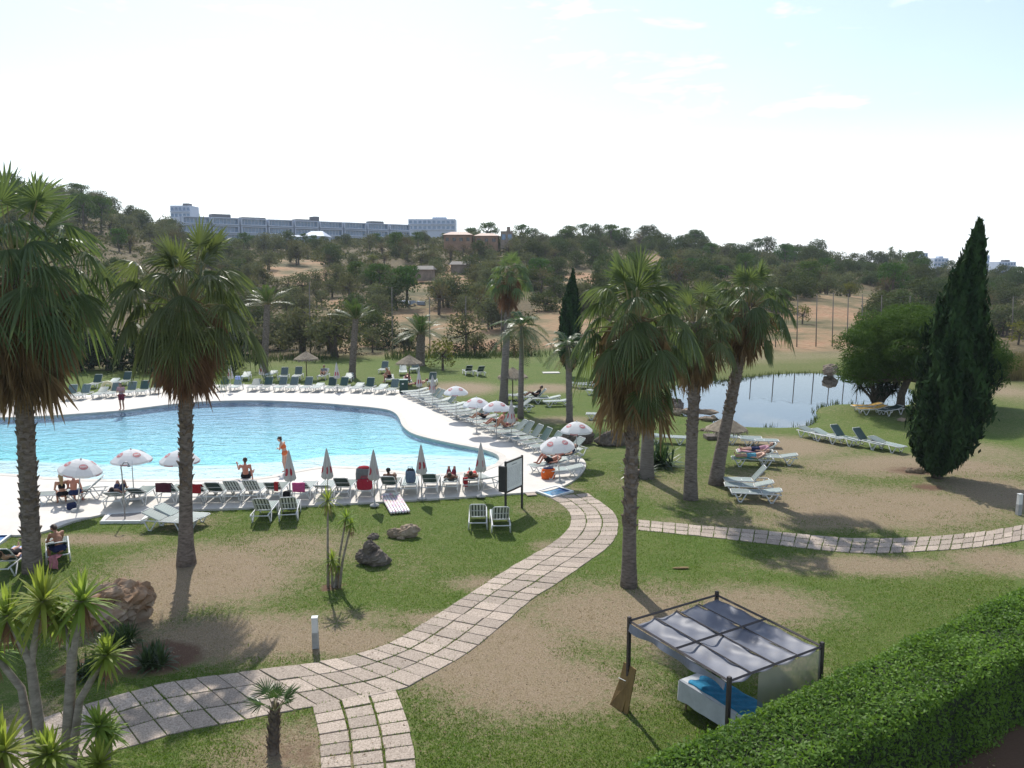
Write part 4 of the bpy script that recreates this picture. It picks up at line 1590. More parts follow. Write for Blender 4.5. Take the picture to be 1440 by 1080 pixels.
for u, v, k, a, t in [(346, 534, 'p', 15, 'pale low sun lounger in the second row, between two folded parasols'), (381, 531, 'p', 10, 'pale flat sun lounger in the second row close to the taller folded parasol'),
                      (399, 534, 's', 52, 'striped raised sun lounger in the second row, beside a folded parasol'), (419, 533, 's', 52, 'striped raised sun lounger in the second row under the thatched parasol edge'),
                      (455, 533, 'p', 35, 'half-raised sun lounger in the second row beside the thatched parasol pole'), (490, 536, 'p', 15, 'pale low sun lounger in the second row under a seated bather'),
                      (540, 524, 's', 50, 'raised sun lounger on the grass behind the red sunbather'), (548, 538, 'd', 15, 'dark sun lounger carrying the red sunbather'), (567, 527, 'p', 30, 'pale sun lounger in the shade of the thatched parasol near the bin'),
                      (583, 523, 's', 50, 'striped raised sun lounger behind the thatched parasol pole'), (573, 541, 'd', 15, 'dark sun lounger with a bather beside the thatched pole'), (608, 541, 'd', 45, 'dark raised sun lounger beside the folded parasols behind the bin')]:
    lounger(k, u, v, rl.uniform(-12, 4), a, t, 'loungers in the second rows on the grass', 0)

# diagonal row: from the bin down to the round corner
A, B = G(561, 559), G(741, 640)
dv = (B - A).normalized()
hd = math.degrees(math.atan2(dv.y * -1 * 0 + -dv.y, dv.x))
head = math.degrees(math.atan2(-dv.y, dv.x))          # direction to the outer side
hdir = 90 - math.degrees(math.atan2(dv.x, -dv.y))
nD = 21
for i in range(nD):
    t = i / (nD - 1)
    p = A.lerp(B, t)
    a = [12, 10, 15, 45, 48, 12, 45, 12, 8, 10, 12, 48, 10, 12, 42, 12, 44, 52, 52, 55, 52][i]
    k = ['p', 's', 'p', 'd', 's', 'p', 'd', 'p', 's', 's', 'd', 'd', 's', 'p', 'd', 's', 's', 's', 's', 'd', 's'][i]
    d = Vector((sin(radians(hdir)), cos(radians(hdir)), 0))
    q = p + d * .25
    o = place(KIND[k], (q.x, q.y, DZ), -radians(hdir + rl.uniform(-4, 4)), '%s %s lounger in the slanting poolside row, %s from the green bin' % (STATE[k], bstate(a), ORD[i]), 'loungers in the slanting poolside row')
    for ch in o.children:
        if ch.name.split('.')[0] == 'backrest':
            ch.rotation_euler = (radians(a), 0, 0)
for u, v, h, a, k, t in [(772, 664, 62, 12, 'p', 'sun lounger carrying the sunbather on the round deck corner'), (792, 652, 60, 20, 'p', 'sun lounger under the parasol at the round deck corner'), (800, 643, 58, 40, 's', 'raised sun lounger behind the corner parasol, last before the grass'),
                         (790, 672, 75, 8, 'p', 'flat sun lounger by the orange bag at the deck corner')]:
    lounger(k, u, v, h, a, t, 'loungers on the round deck corner')

# near row: heads towards the lawn, backs seen from behind; counted from the notice board
row = [(691, 'p', 18, 0), (662, 'd', 16, 0), (632, 'p', 14, 0), (603, 'd', 42, 0), (575, 'p', 10, 0), (545, 'd', 40, 0), (511, 'p', 30, 0), (479, 'd', 42, 0), (452, 'p', 22, 0), (422, 'p', 30, 0), (382, 'd', 36, 0), (351, 'w', 45, 0), (324, 'w', 45, 0), (298, 'd', 42, 0), (272, 'd', 35, 0), (232, 'd', 40, 0)]
XTRA = ['', ', red towel on it', ', bather with raised feet on it', '', ', rucksack standing on it', ', dozing bather on it', ', big red bag on it', '', '', ', pink towel over its back', ', red towel at its side', ', white slats', ', white slats', '', '', ', dark sheet over it']
for i, (u, k, a, _) in enumerate(row):
    v = np.interp(u, [230, 300, 440, 560, 650, 691], [712, 711, 706, 700, 695, 691])
    lounger(k, u, v, 180 - (u - 470) * .012 + rl.uniform(-3, 3) + (-30 if i == 0 else 0), a, 'near poolside lounger, %s from the notice board%s' % (ORD[i], XTRA[i]), 'loungers in the near poolside row', end='head')
for u, v, h, a, k, t in [(90, 707, 78, 12, 's', 'sun lounger turned sideways on the white deck, the couple sitting on it'), (116, 703, 74, 40, 'p', 'sun lounger with raised back just behind the sitting couple'),
                         (168, 709, 172, 25, 'p', 'sun lounger beside the shower pole with a sunbather lying on it'), (200, 706, 176, 30, 'd', 'dark sun lounger between shower pole and palm trunk')]:
    lounger(k, u, v, h, a, t, 'loungers near the poolside shower')
for u, v, h, a, k, t in [(366, 737, 176, 48, 'w', 'lawn lounger with slatted back turned to us, the one beside the palm'), (405, 735, 170, 48, 'w', 'lawn lounger with slatted back turned to us, the one closer to the yucca'),
                         (672, 747, 178, 50, 'w', 'lawn lounger with slatted back near the path, farther from the notice board post'), (705, 751, 176, 50, 'w', 'lawn lounger with slatted back directly below the notice board')]:
    lounger(k, u, v, h, a, t, 'slatted loungers on the lawn', 0, end='head')
for u, v, h, a, k, t in [(240, 744, -80, 22, 'p', 'empty low lounger on the grass behind the flared palm trunk, front one of two'), (256, 737, -80, 24, 'p', 'empty low lounger on the grass behind the flared palm trunk, rear one of two'),
                         (18, 800, 172, 45, 'd', 'dark lounger with raised back between the yucca heads and the thick palm'), (82, 783, 150, 30, 'd', 'lounger on the lawn the man with dark shorts sits on')]:
    lounger(k, u, v, h, a, t, 'loungers on the grass by the two big palms', 0)
# behind, on the lawn
for u, v, h, a, k, t in [(658, 527, 165, 45, 'd', 'dark-backed lounger alone on the far lawn, first of a pair'), (674, 528, 160, 45, 'd', 'dark-backed lounger alone on the far lawn, second of a pair'),
                         (722, 562, 80, 12, 'd', 'lounger in the lawn group, close to the slim tall palm trunk'), (738, 563, 85, 20, 's', 'lounger in the lawn group behind the queen palm trunk'), (752, 565, 85, 45, 'd', 'lounger in the lawn group, the dark-clothed person on it'),
                         (768, 567, 85, 12, 'p', 'pale flat lounger in the lawn group next to the seated person'), (784, 571, 80, 8, 'p', 'pale flat lounger at the end of the lawn group near the shorter queen palm'),
                         (729, 579, 70, 35, 'p', 'white lounger between the folded parasol and queen palm trunk'), (815, 545, 110, 8, 'd', 'lounger lying in the small cypress shadow, first of two'), (828, 547, 110, 8, 'd', 'lounger lying in the small cypress shadow, second of two'),
                         (842, 556, 120, 15, 'p', 'white lounger just past the small cypress shadow'), (846, 590, 100, 10, 'p', 'white lounger half hidden behind the lone palm skirt'),
                         (940, 623, -75, 6, 'p', 'single flat lounger between the two leaning palm trunks'), (1045, 624, -80, 6, 'p', 'flat lounger under the thatched parasol beside the pond'), (1068, 628, -80, 6, 'p', 'flat lounger just below the thatched parasol, its neighbour next to the pond'),
                         (1064, 645, 100, 35, 'p', 'lounger heaped with towels, bather at its far end'), (1058, 655, 100, 32, 'p', 'lounger with green and yellow towel in the pond-side group'), (1090, 652, 100, 10, 'p', 'empty flat lounger beside the towel-covered ones'),
                         (1050, 686, 95, 50, 'p', 'pale lounger with steeply raised back at the leaning palm foot'), (1052, 694, 100, 15, 'p', 'pale lounger in the middle of three at the leaning palm foot'), (1062, 704, 100, 10, 'p', 'pale low lounger, front one of three at the leaning palm foot'),
                         (1144, 617, -26, 14, 'p', 'pond-side row of five, flat lounger next to the water'), (1164, 621, -26, 14, 'p', 'pond-side row of five, second from the water'), (1187, 624, -26, 45, 'd', 'pond-side row of five, dark raised back in the middle'),
                         (1219, 629, -26, 45, 'd', 'pond-side row of five, dark raised back after a gap'), (1246, 633, -26, 14, 'p', 'pond-side row of five, flat lounger by the tall cypress'),
                         (1219, 578, 85, 14, 'y', 'yellow lounger under the stone pine, the farther one'), (1226, 582, 80, 14, 'y', 'yellow lounger under the stone pine, the front one'), (1252, 583, 60, 12, 'd', 'brown-grey lounger beside the yellow ones in pine shade')]:
    lounger(k, u, v, h, a, t, 'loungers spread over the lawn', 0)
for kk, pr in KIND.items():
    if pr.name not in USED:
        print('unused', kk)

# ------------------------------------------------------------------ parasols
M_CANOPY = leafmat('white parasol cloth', (.74, .75, .77), (.80, .80, .81), .35, .7, .1, .02, 2, (.85, .85, .85))
M_CANOPYC = leafmat('furled parasol cloth', (.52, .50, .49), (.66, .63, .61), .25, .8, .1, .04, 3, (.6, .58, .56))
M_RED = surf('red print', (.42, .035, .05), .7, .2, 8)
M_REDP = surf('faded red print', (.58, .20, .21), .7, .2, 8)


def make_parasol():
    root = thing('parasol', 'white open parasol', 'parasol')
    b = MB()
    b.tube([(0, 0, 0), (0, 0, 2.05)], .018, 8)
    b.build('pole', M_STEEL, root, smooth=True)
    b = MB()
    b.lathe([(.22, 0), (.24, .02), (.22, .07), (.05, .10), (.035, .3), (.03, .3)], 14)
    b.build('base', M_GREY, root, smooth=True)
    R, n = .765, 8
    zt = 2.08
    def P(a, t, lift=0.0):
        r = R * t
        z = zt - .40 * t ** 1.9 + lift
        k = abs(((a / (2 * pi / n)) % 1) - .5) * 2          # 1 on a rib
        return Vector((cos(a) * r * (1 - .045 * (1 - k ** 2) * t), sin(a) * r * (1 - .045 * (1 - k ** 2) * t), z - .02 * (1 - k) * t))
    b = MB()
    m = 48
    vs, fs, tn = [], [], []
    rows = [.02, .2, .4, .6, .8, .93, 1.0]
    for t in rows:
        for k in range(m):
            vs.append(P(2 * pi * k / m, t))
    for k in range(m):                                # valance
        q = P(2 * pi * k / m, 1.0)
        vs.append(q * 1.0 + Vector((cos(2 * pi * k / m) * .01, sin(2 * pi * k / m) * .01, -.08)))
    for i in range(len(rows)):
        for k in range(m):
            fs.append((i * m + k, i * m + (k + 1) % m, (i + 1) * m + (k + 1) % m, (i + 1) * m + k))
            tn.append(.2 + .6 * ((k * n // m) % 2))
    tone = []
    for i in range(len(rows) + 1):
        tone += [(.2 + .6 * (((k * n) // m) % 2)) for k in range(m)]
    b.add(vs, [f[::-1] for f in fs], 0, tone)
    cn = b.build('canopy', M_CANOPY, root)
    b = MB()
    b.lathe([(.03, zt - .02), (.035, zt), (.02, zt + .05), (.008, zt + .07)], 8)
    b.build('finial', M_WHITE, root)
    b = MB()
    for k in range(n):
        a = 2 * pi * k / n
        b.tube([P(a, t, -.012) for t in (.03, .35, .7, .99)], .007, 4)
        b.tube([(0, 0, 1.55), P(a, .55, -.015)], .006, 4)
    b.build('ribs', M_STEEL, root)
    # red oval emblem with pale lettering on every other panel, lettering on the valance
    for k in range(n):
        ac = 2 * pi * (k + .5) / n
        if k % 2 == 0:
            b = MB()
            def E(rx, ry, w, lift, ox=0, oy=0):
                t = .60 + (oy + ry * sin(w)) / R
                return P(ac + (ox + rx * cos(w)) / (R * .6), t, lift)
            N = 22
            for (r0, r1, l, mi) in ((1.0, .84, .016, 0), (.76, 0.02, .015, 1)):
                vs = []
                for j in range(N):
                    w_ = 2 * pi * j / N
                    vs += [E(.15 * r0, .11 * r0, w_, l), E(.15 * r1, .11 * r1, w_, l)]
                b.add(vs, [(2 * j, 2 * j + 1, 2 * ((j + 1) % N) + 1, 2 * ((j + 1) % N)) for j in range(N)], mi)
            for q in range(5):                       # a short pale word across the oval
                x0 = -.09 + q * .04
                vs = []
                for (dx, dy) in ((0, -.03), (.026, -.03), (.026, .03), (0, .03)):
                    t = .60 - dy / R
                    vs.append(P(ac - (x0 + dx) / (R * .6), t, .019))
                b.add(vs, [(0, 1, 2, 3)], 2)
            b.build('emblem', [M_RED, M_REDP, M_WHITE], cn)
        else:
            b = MB()
            for q in range(9):
                a0 = ac + (-.24 + q * .055)
                p0, p1 = P(a0, 1.0), P(a0 + .035, 1.0)
                off = Vector((cos(a0) * .016, sin(a0) * .016, 0))
                b.add([p0 + off + Vector((0, 0, -.085)), p1 + off + Vector((0, 0, -.085)), p1 + off + Vector((0, 0, -.03)), p0 + off + Vector((0, 0, -.03))], [(0, 1, 2, 3)])
            b.build('valance_lettering', M_RED, cn)
    return root


def make_furled():
    root = thing('folded_parasol', 'folded parasol', 'parasol')
    b = MB()
    b.tube([(0, 0, 0), (0, 0, 2.2)], .018, 8)
    b.build('pole', M_STEEL, root, smooth=True)
    b = MB()
    b.lathe([(.2, 0), (.22, .02), (.2, .06), (.05, .09), (.035, .25), (.03, .25)], 12)
    b.build('base', M_GREY, root, smooth=True)
    b = MB()
    m = 32
    vs, fs, tn = [], [], []
    prof = [(1.06, .20), (1.10, .225), (1.25, .205), (1.5, .165), (1.8, .11), (2.05, .065), (2.2, .03), (2.27, .006)]
    for (z, r) in prof:
        for k in range(m):
            a = 2 * pi * k / m
            q = 1 + .22 * cos(8 * a) + .05 * sin(3 * a + z * 2)
            vs.append((cos(a) * r * q, sin(a) * r * q, z + .04 * cos(8 * a) * (z < 1.2)))
            tn.append(.2 + .5 * (k // 4 % 2))
    for i in range(len(prof) - 1):
        for k in range(m):
            fs.append((i * m + k, i * m + (k + 1) % m, (i + 1) * m + (k + 1) % m, (i + 1) * m + k))
    b.add(vs, fs, 0, tn)
    cn = b.build('canopy', M_CANOPYC, root, smooth=True)
    for a0 in (-1.15, -2.2, .7, 2.4):
        b = MB()
        N = 12
        vs = [(Vector((0, 0, 0)))]
        for j in range(N):
            w_ = 2 * pi * j / N
            z = 1.42 + .15 * sin(w_)
            a = a0 + .24 * cos(w_)
            r = np.interp(z, [p[0] for p in prof], [p[1] for p in prof]) * (1 + .22 * cos(8 * a)) + .012
            vs.append((cos(a) * r, sin(a) * r, z))
        r = np.interp(1.42, [p[0] for p in prof], [p[1] for p in prof]) * (1 + .22 * cos(8 * a0)) + .012
        vs[0] = (cos(a0) * r, sin(a0) * r, 1.42)
        b.add(vs, [(0, 1 + j, 1 + (j + 1) % N) for j in range(N)])
        b.build('emblem', M_RED, cn)
    return root


POPEN, PFURL = make_parasol(), make_furled()


def at_top(u, vtop, h, vb=None):
    """ground point of an upright thing of height h whose top shows at (u, vtop)"""
    p = G(u, vtop, h)
    return Vector((p.x, p.y, 0))


for i, (u, v, h, rz, tx, lab) in enumerate([(103, 641.5, 2.2, .3, 8, 'open white parasol tilted over the couple on the sideways lounger'), (184, 631, 2.15, .5, 0, 'open white parasol with red ovals behind the shower pole'),
                                   (252, 632, 2.15, .2, 0, 'open white parasol half hidden behind the flared palm trunk'), (641, 543.5, 2.1, .4, 0, 'open white parasol standing alone in the slanting lounger row, farthest from the water tip'),
                                   (670, 559.5, 2.1, .1, 0, 'open white parasol overlapped by its neighbour, one red oval on each side'), (698, 564.5, 2.1, .5, 0, 'open white parasol above the sunbathers, overlapping the one behind'),
                                   (811, 592.5, 2.1, .15, 0, 'open white parasol on the grass edge before a dark bush'), (788, 613, 2.1, .45, 8, 'open white parasol over the round deck corner and its sunbather')]):
    p = at_top(u, v, h)
    o = place(POPEN, (p.x, p.y, 0.0 if i == 6 else DZ - .01), rz, lab, 'open parasols round the pool')
    o.rotation_euler = (radians(tx) * .6, radians(tx) if i == 0 else -radians(tx), rz)
for (u, v, rz, lab) in [(406, 634, .2, 'folded parasol beside the woman in the orange bikini'), (459, 631.5, .9, 'folded parasol between pink-towel lounger and yucca'), (525, 633, 1.6, 'folded parasol beside the big red bag'),
                        (592, 625.5, .4, 'folded parasol beside the rucksack on the lounger'), (676, 623, 1.2, 'folded parasol next to the notice board'), (323, 510, .1, 'folded parasol in the second row beside the palm skirt'),
                        (367, 505, .7, 'folded parasol standing taller in the second row'), (473, 509.5, .3, 'folded parasol alone at the end of the second row'), (589, 520, .5, 'folded parasol by the sunbathers behind the bin'),
                        (608, 527, 1.0, 'folded parasol at the slanting row, close to another folded one'), (719, 563.5, .8, 'folded parasol standing right of the sunbathers under the open pair'.replace('right of', 'beside'))]:
    p = at_top(u, v, 2.27)
    place(PFURL, (p.x, p.y, DZ - .01 if 560 < v or (u > 580 and u < 600) else 0), rz, lab, 'folded parasols', (.88, .88, 1.0))

M_THATCH = surf('weathered thatch', (.17, .14, .105), .95, .4, 5, col2=(.30, .26, .20), bump=1.0, bscale=24, spec=.05, stretch=(1, 1, .35))


def make_thatch():
    rnd = random.Random(5)
    root = thing('thatched_parasol', 'thatched parasol', 'parasol')
    b = MB()
    b.tube([(0, 0, -.1), (0, 0, 2.2)], .04, 8)
    b.build('pole', M_BARK, root, smooth=True)
    b = MB()
    m = 40
    prof = [(2.5, .03), (2.44, .12), (2.22, .48), (1.98, .86), (1.86, 1.06), (1.80, 1.02), (1.95, .8), (2.3, .2)]
    vs, fs = [], []
    for z, r in prof:
        for k in range(m):
            a = 2 * pi * k / m
            vs.append((cos(a) * r * rnd.uniform(.965, 1.035), sin(a) * r * rnd.uniform(.965, 1.035), z + rnd.uniform(-.018, .018)))
    for i in range(len(prof) - 1):
        for k in range(m):
            fs.append((i * m + k, (i + 1) * m + k, (i + 1) * m + (k + 1) % m, i * m + (k + 1) % m))
    b.add(vs, fs)
    for k in range(160):                                # loose straw along the edge
        a = rnd.uniform(0, 2 * pi)
        o, s = Vector((cos(a), sin(a), 0)), Vector((-sin(a), cos(a), 0))
        c = o * 1.03 + Vector((0, 0, 1.86))
        e = o * rnd.uniform(1.08, 1.17) + Vector((0, 0, 1.86 - rnd.uniform(.08, .24)))
        b.add([c - s * .03, c + s * .03, e + s * .012, e - s * .012], [(0, 1, 2, 3)])
    b.build('thatch', M_THATCH, root)
    return root


TH = make_thatch()
for u, v, s, lab in [(430, 494, .95, 'thatched parasol behind the far lounger rows'), (575, 499, .98, 'thatched parasol near the green bin, sunbathers beneath'), (721, 516.5, .98, 'thatched parasol over the lawn group between two palm trunks'), (1022, 585.5, .92, 'thatched parasol beside the pond, half hidden by the leaning palm')]:
    p = at_top(u, v, 2.5 * s)
    place(TH, (p.x, p.y, 0), u * .01, lab, 'thatched parasols', s)

# ------------------------------------------------------------------ notice board
def notice_board():
    pa, pb = G(711, 726), G(734, 714.5)
    d = (pb - pa)
    wd = d.length
    rz = math.atan2(d.y, d.x)
    root = thing('notice_board', 'black framed notice board with white sheet on two posts at the deck edge', 'notice board', pa, rz)
    for x in (0, wd):
        b = MB()
        b.box((x, 0, 1.04), (.06, .07, 2.14), bev=.008)
        b.build('post', M_BLACK, root)
    b = MB()
    z0, z1 = .94, 2.02
    b.box((wd / 2, 0, z1 + .03), (wd - .06, .06, .06))
    b.box((wd / 2, 0, z0 - .03), (wd - .06, .06, .06))
    b.build('frame', M_BLACK, root)
    b = MB()
    b.box((wd / 2, .0, (z0 + z1) / 2), (wd - .064, .03, z1 - z0 - .004))
    pn = b.build('panel', surf('white notice sheet', (.78, .80, .80), .4, .04, 2), root)
    b = MB()
    rnd = random.Random(3)
    b.box((wd * .5, -.0165, z1 - .12), (wd * .3, .002, .035))
    for k in range(17):
        z = z1 - .22 - k * .045
        x = .12
        while x < wd - .16:
            l = rnd.uniform(.05, .16)
            b.box((min(x + l / 2, wd - .12), -.0165, z), (l, .002, .012))
            x += l + .03
    b.build('lettering', surf('grey ink', (.38, .40, .42), .7), pn)
    b = MB()
    b.box((-.10, .06, 1.45), (.13, .30, .98), bev=.01)
    b.build('side_panel', M_BLACK, root)


notice_board()

# ------------------------------------------------------------------ foot baths, shower, bin, lights
M_BLUE = surf('blue tile', (.06, .16, .36), .3, .15, 5, spec=.5)
M_BLUEW = surf('shallow blue water', (.17, .40, .60), .06, .1, 2, spec=.6)


def foot_bath(corners, label):
    P = [G(u, v, .07) for u, v in corners]
    c = sum(P, Vector()) / 4
    root = thing('foot_bath', label, 'foot bath', (c.x, c.y, 0))
    outer = ccw([(p.x - c.x, p.y - c.y) for p in P])
    inn = [(x * .84, y * .84) for x, y in outer]
    b = MB()
    b.prism(outer, -.1, .07, holes=[inn[::-1]])
    b.build('rim', M_WHITE, root)
    b = MB()
    inn2 = [(x * .841, y * .841) for x, y in outer]
    b.prism(inn2, -.1, .012)
    for i in range(4):
        a, d = Vector(inn2[i]), Vector(inn2[(i + 1) % 4])
        b.add([(a.x, a.y, .01), (d.x, d.y, .01), (d.x * .97, d.y * .97, .058), (a.x * .97, a.y * .97, .058)], [(0, 1, 2, 3), (3, 2, 1, 0)])
    b.build('basin', M_BLUE, root)
    b = MB()
    b.prism([(x * .70 - .05, y * .62 - .14) for x, y in outer], .012, .02)
    b.build('water', M_BLUEW, root)


foot_bath([(753, 690), (782, 682), (807, 690), (776, 698.5)], 'blue tiled foot bath with white rim where the path meets the deck')
foot_bath([(-24, 752), (16, 751), (0, 763.5), (-46, 766)], 'blue foot bath with white rim at the picture edge below the tall palm'.replace('at the picture edge ', 'beside the deck '))


def shower():
    b0 = G(176, 731)
    root = thing('shower', 'slim steel poolside shower with bent head over a white tray', 'shower', b0)
    b = MB()
    b.tube([(0, 0, 0), (0, 0, 1.75), (-.02, 0, 2.0), (.08, .02, 2.16), (.2, .04, 2.18), (.25, .05, 2.08)], .024, 8)
    b.build('pole', M_STEEL, root, smooth=True)
    b = MB()
    b.lathe([(.02, 2.1), (.06, 2.02), (.05, 2.0)], 10, m=Matrix.Translation((.25, .05, 0)))
    b.build('shower_head', M_STEEL, root)
    b = MB()
    b.tube([(0, -.02, 1.0), (0, -.09, 1.0)], .03, 8)
    b.build('tap', M_STEEL, root)
    P = [G(*q, .08) for q in ((141, 733), (202, 732.5), (216, 718), (153, 722))]
    outer = ccw([(p.x - b0.x, p.y - b0.y) for p in P])
    cx = sum(p[0] for p in outer) / 4
    cy = sum(p[1] for p in outer) / 4
    inn = [(cx + (x - cx) * .84, cy + (y - cy) * .84) for x, y in outer]
    b = MB()
    b.prism(outer, -.05, .085, holes=[inn[::-1]])
    b.build('tray', M_WHITE, root)
    b = MB()
    b.prism(inn, -.05, .058)
    b.build('tray_floor', surf('grey tray floor', (.23, .21, .2), .6, .2, 4), root)


shower()


def bollard(u, v, h, label):
    root = thing('bollard_light', label, 'bollard light', G(u, v), 0, 'bollard lights along the path')
    b = MB()
    b.box((0, 0, h / 2), (.14, .14, h), .1, bev=.006)
    b.build('post', M_WHITE, root)
    b = MB()
    b.box((0, 0, .21), (.150, .150, .42), .1, bev=.004)
    b.build('grey_sleeve', M_GREY, root)
    b = MB()
    b.box((0, 0, h + .012), (.155, .155, .02), .1, bev=.004)
    b.build('cap', M_WHITE, root)


bollard(444, 911, .78, 'white square bollard light beside the main slab path')
bollard(1432, 724, .8, 'white square bollard light by the side path near the cypress shadow')


def bin_():
    root = thing('litter_bin', 'dark green box litter bin at the bend of the far deck', 'litter bin', G(568, 552.5, DZ) , .1)
    m = surf('dark green plastic', (.012, .05, .04), .5, .2, 3)
    b = MB()
    b.box((0, 0, .5), (.62, .55, .96), bev=.03)
    b.build('body', m, root)
    b = MB()
    b.box((0, 0, 1.0), (.66, .59, .05), bev=.02)
    b.build('lid', surf('grey green lid', (.2, .3, .26), .5), root)
    b = MB()
    b.box((-.06, -.279, .72), (.14, .006, .10))
    b.build('sticker', M_WHITE, root)


bin_()

# ------------------------------------------------------------------ pergola
def pergola():
    zt = 1.98
    a0 = G(882, 991)
    A = G(885, 873, zt)
    B = G(1010, 838, zt)
    C = G(1156, 909, zt)
    D = G(1028, 960, zt)
    # square it up: two edge vectors from A
    e1 = ((D - A) + (C - B)) / 2
    e2 = ((B - A) + (C - D)) / 2
    root = thing('pergola', 'dark metal pergola with sagging silver-grey cloth roof over a day bed', 'pergola', (A.x, A.y, 0))
    O = Vector((0, 0, 0))
    def W(s, t, z):
        return e1 * s + e2 * t + Vector((0, 0, z))
    rz = math.atan2(e1.y, e1.x)
    for s, t in ((0, 0), (1, 0), (1, 1), (0, 1)):
        b = MB()
        b.box(W(s, t, zt / 2 + .04), (.066, .066, zt + .1), rz, bev=.006)
        b.build('post', M_DKMET, root)
    b = MB()
    def beam(p, q, r=.027):
        b.tube([p, q], r, 4)
    for (p, q) in (((0, 0), (1, 0)), ((0, 1), (1, 1)), ((0, 0), (0, 1)), ((1, 0), (1, 1)), ((.5, 0), (.5, 1))):
        beam(W(p[0], p[1], zt), W(q[0], q[1], zt))
    b.build('beam_frame', M_DKMET, root)
    b = MB()
    for t in (.25, .5, .75):
        beam(W(.02, t, zt - .04), W(.98, t, zt - .04), .014)
    b.build('roof_rods', M_DKMET, root)
    # cloth: four strips hanging between the rods
    def roof(t0, t1, name, mat, sags, seed, rag=.0):
        rnd = random.Random(seed)
        b = MB()
        nx, ny = 36, 12
        vs = []
        for i in range(nx + 1):
            s = .015 + .97 * i / nx
            for j in range(ny + 1):
                tt = j / ny
                t = t0 + (t1 - t0) * tt
                sg = sags * (1 - (2 * tt - 1) ** 2) * (1 + .25 * sin(s * 9 + seed * 2)) * (.6 + .4 * abs(sin(2 * pi * s)) )
                wr = .008 * sin(s * 38 + tt * 6 + seed) + .012 * sin(s * 17 - tt * 9)
                vs.append(W(s, t, zt - .055 - sg + wr))
        m = ny + 1
        fs = [(i * m + j, (i + 1) * m + j, (i + 1) * m + j + 1, i * m + j + 1) for i in range(nx) for j in range(ny)]
        b.add(vs, fs)
        o = b.build(name, mat, root, smooth=True)
        md = o.modifiers.new('cloth thickness', 'SOLIDIFY')
        md.thickness = .004
    m, nt, out = newmat('silver grey roof cloth')
    p = nd(nt, 'ShaderNodeBsdfPrincipled')
    nz = noise(nt, 1.1, 4, .6)
    n2 = noise(nt, 7, 3, .6)
    c = mixc(nt, ramp(nt, nz, [(.35, 0), (.7, 1)]), (.14, .15, .185), (.25, .26, .30))
    c = mixc(nt, ramp(nt, n2, [(.55, 0), (.8, .35)]), c, (.22, .19, .16))
    nt.links.new(c, p.inputs['Base Color'])
    nt.links.new(ramp(nt, nz, [(.3, .42), (.7, .6)]), p.inputs['Roughness'])
    p.inputs['Specular IOR Level'].default_value = .32
    tr = nd(nt, 'ShaderNodeBsdfTranslucent')
    tr.inputs[0].default_value = rgb((.35, .36, .4))
    mx = nd(nt, 'ShaderNodeMixShader')
    mx.inputs[0].default_value = .2
    nt.links.new(p.outputs[0], mx.inputs[1])
    nt.links.new(tr.outputs[0], mx.inputs[2])
    nt.links.new(mx.outputs[0], out.inputs[0])
    for k in range(4):
        roof(.015 + k * .2425, .015 + (k + 1) * .2425, 'roof_cloth', m, [.10, .09, .11, .085][k], k)
    # front hanging edge and the net curtain on the hedge side
    b = MB()
    vs = []
    n = 30
    for i in range(n + 1):
        s = .02 + .96 * i / n
        vs += [W(s, -.012, zt - .03), W(s, -.02 - .015 * sin(s * 20), zt - .17 - .03 * sin(s * 13))]
    b.add(vs, [(2 * i, 2 * i + 1, 2 * i + 3, 2 * i + 2) for i in range(n)])
    b.build('roof_hem', m, root)
    mm, nt, out = newmat('net curtain')
    p = nd(nt, 'ShaderNodeBsdfPrincipled')
    p.inputs['Base Color'].default_value = rgb((.36, .34, .27))
    p.inputs['Roughness'].default_value = .8
    tr = nd(nt, 'ShaderNodeBsdfTransparent')
    mx = nd(nt, 'ShaderNodeMixShader')
    mx.inputs[0].default_value = .6
    nt.links.new(tr.outputs[0], mx.inputs[1])
    nt.links.new(p.outputs[0], mx.inputs[2])
    nt.links.new(mx.outputs[0], out.inputs[0])
    b = MB()
    vs = []
    n = 24
    for i in range(n + 1):
        t = .30 + .69 * i / n
        w_ = .02 * sin(t * 40)
        for z in (zt - .06, 1.2, .35):
            vs.append(W(1.0, t, z) + e1.normalized() * w_ * (zt - z))
    b.add(vs, [(3 * i + k, 3 * i + k + 1, 3 * i + 4 + k, 3 * i + 3 + k) for i in range(n) for k in (0, 1)])
    b.build('net_curtain', mm, root, smooth=True)

    # sign board leaning at the first post
    bb = thing('plank_board', 'weathered yellow-brown wooden board tied to the pergola post', 'board', (A.x, A.y, 0), rz)
    mw = surf('weathered yellow wood', (.13, .08, .028), .8, .3, 5, col2=(.25, .16, .055), bump=.4, bscale=20, stretch=(1, 1, .25))
    b = MB()
    dirn = Vector((-.25, .97, 0))
    for (off, x0, x1, z1, lean) in ((-.10, -.30, .15, 1.02, .12), (-.14, -.36, .02, .78, .18)):
        vs = [(x0, off - .05, .0), (x1, off - .02, .0), (x1 + .10, off + lean * .8, z1), (x0 + .12, off + lean, z1 * .97)]
        vs = vs + [(x, y + .02, z) for x, y, z in vs]
        b.add(vs, [(0, 1, 2, 3), (7, 6, 5, 4), (0, 4, 5, 1), (1, 5, 6, 2), (2, 6, 7, 3), (3, 7, 4, 0)])
    b.build('planks', mw, bb)
    b = MB()
    b.tube([(-.25, -.05, .62), (-.02, -.06, .66), (.06, .02, .68), (.0, .06, .66)], .008, 5)
    b.build('cord', M_WHITE, bb)

    # day bed
    c0, c1, c2 = G(966, 962, .62), G(990, 945, .62), G(1068, 990, .62)
    fx = (c2 - c1)
    L = max(fx.length, 1.95)
    fx = fx.normalized()
    fy = Vector((fx.y, -fx.x, 0))
    Wd = .72
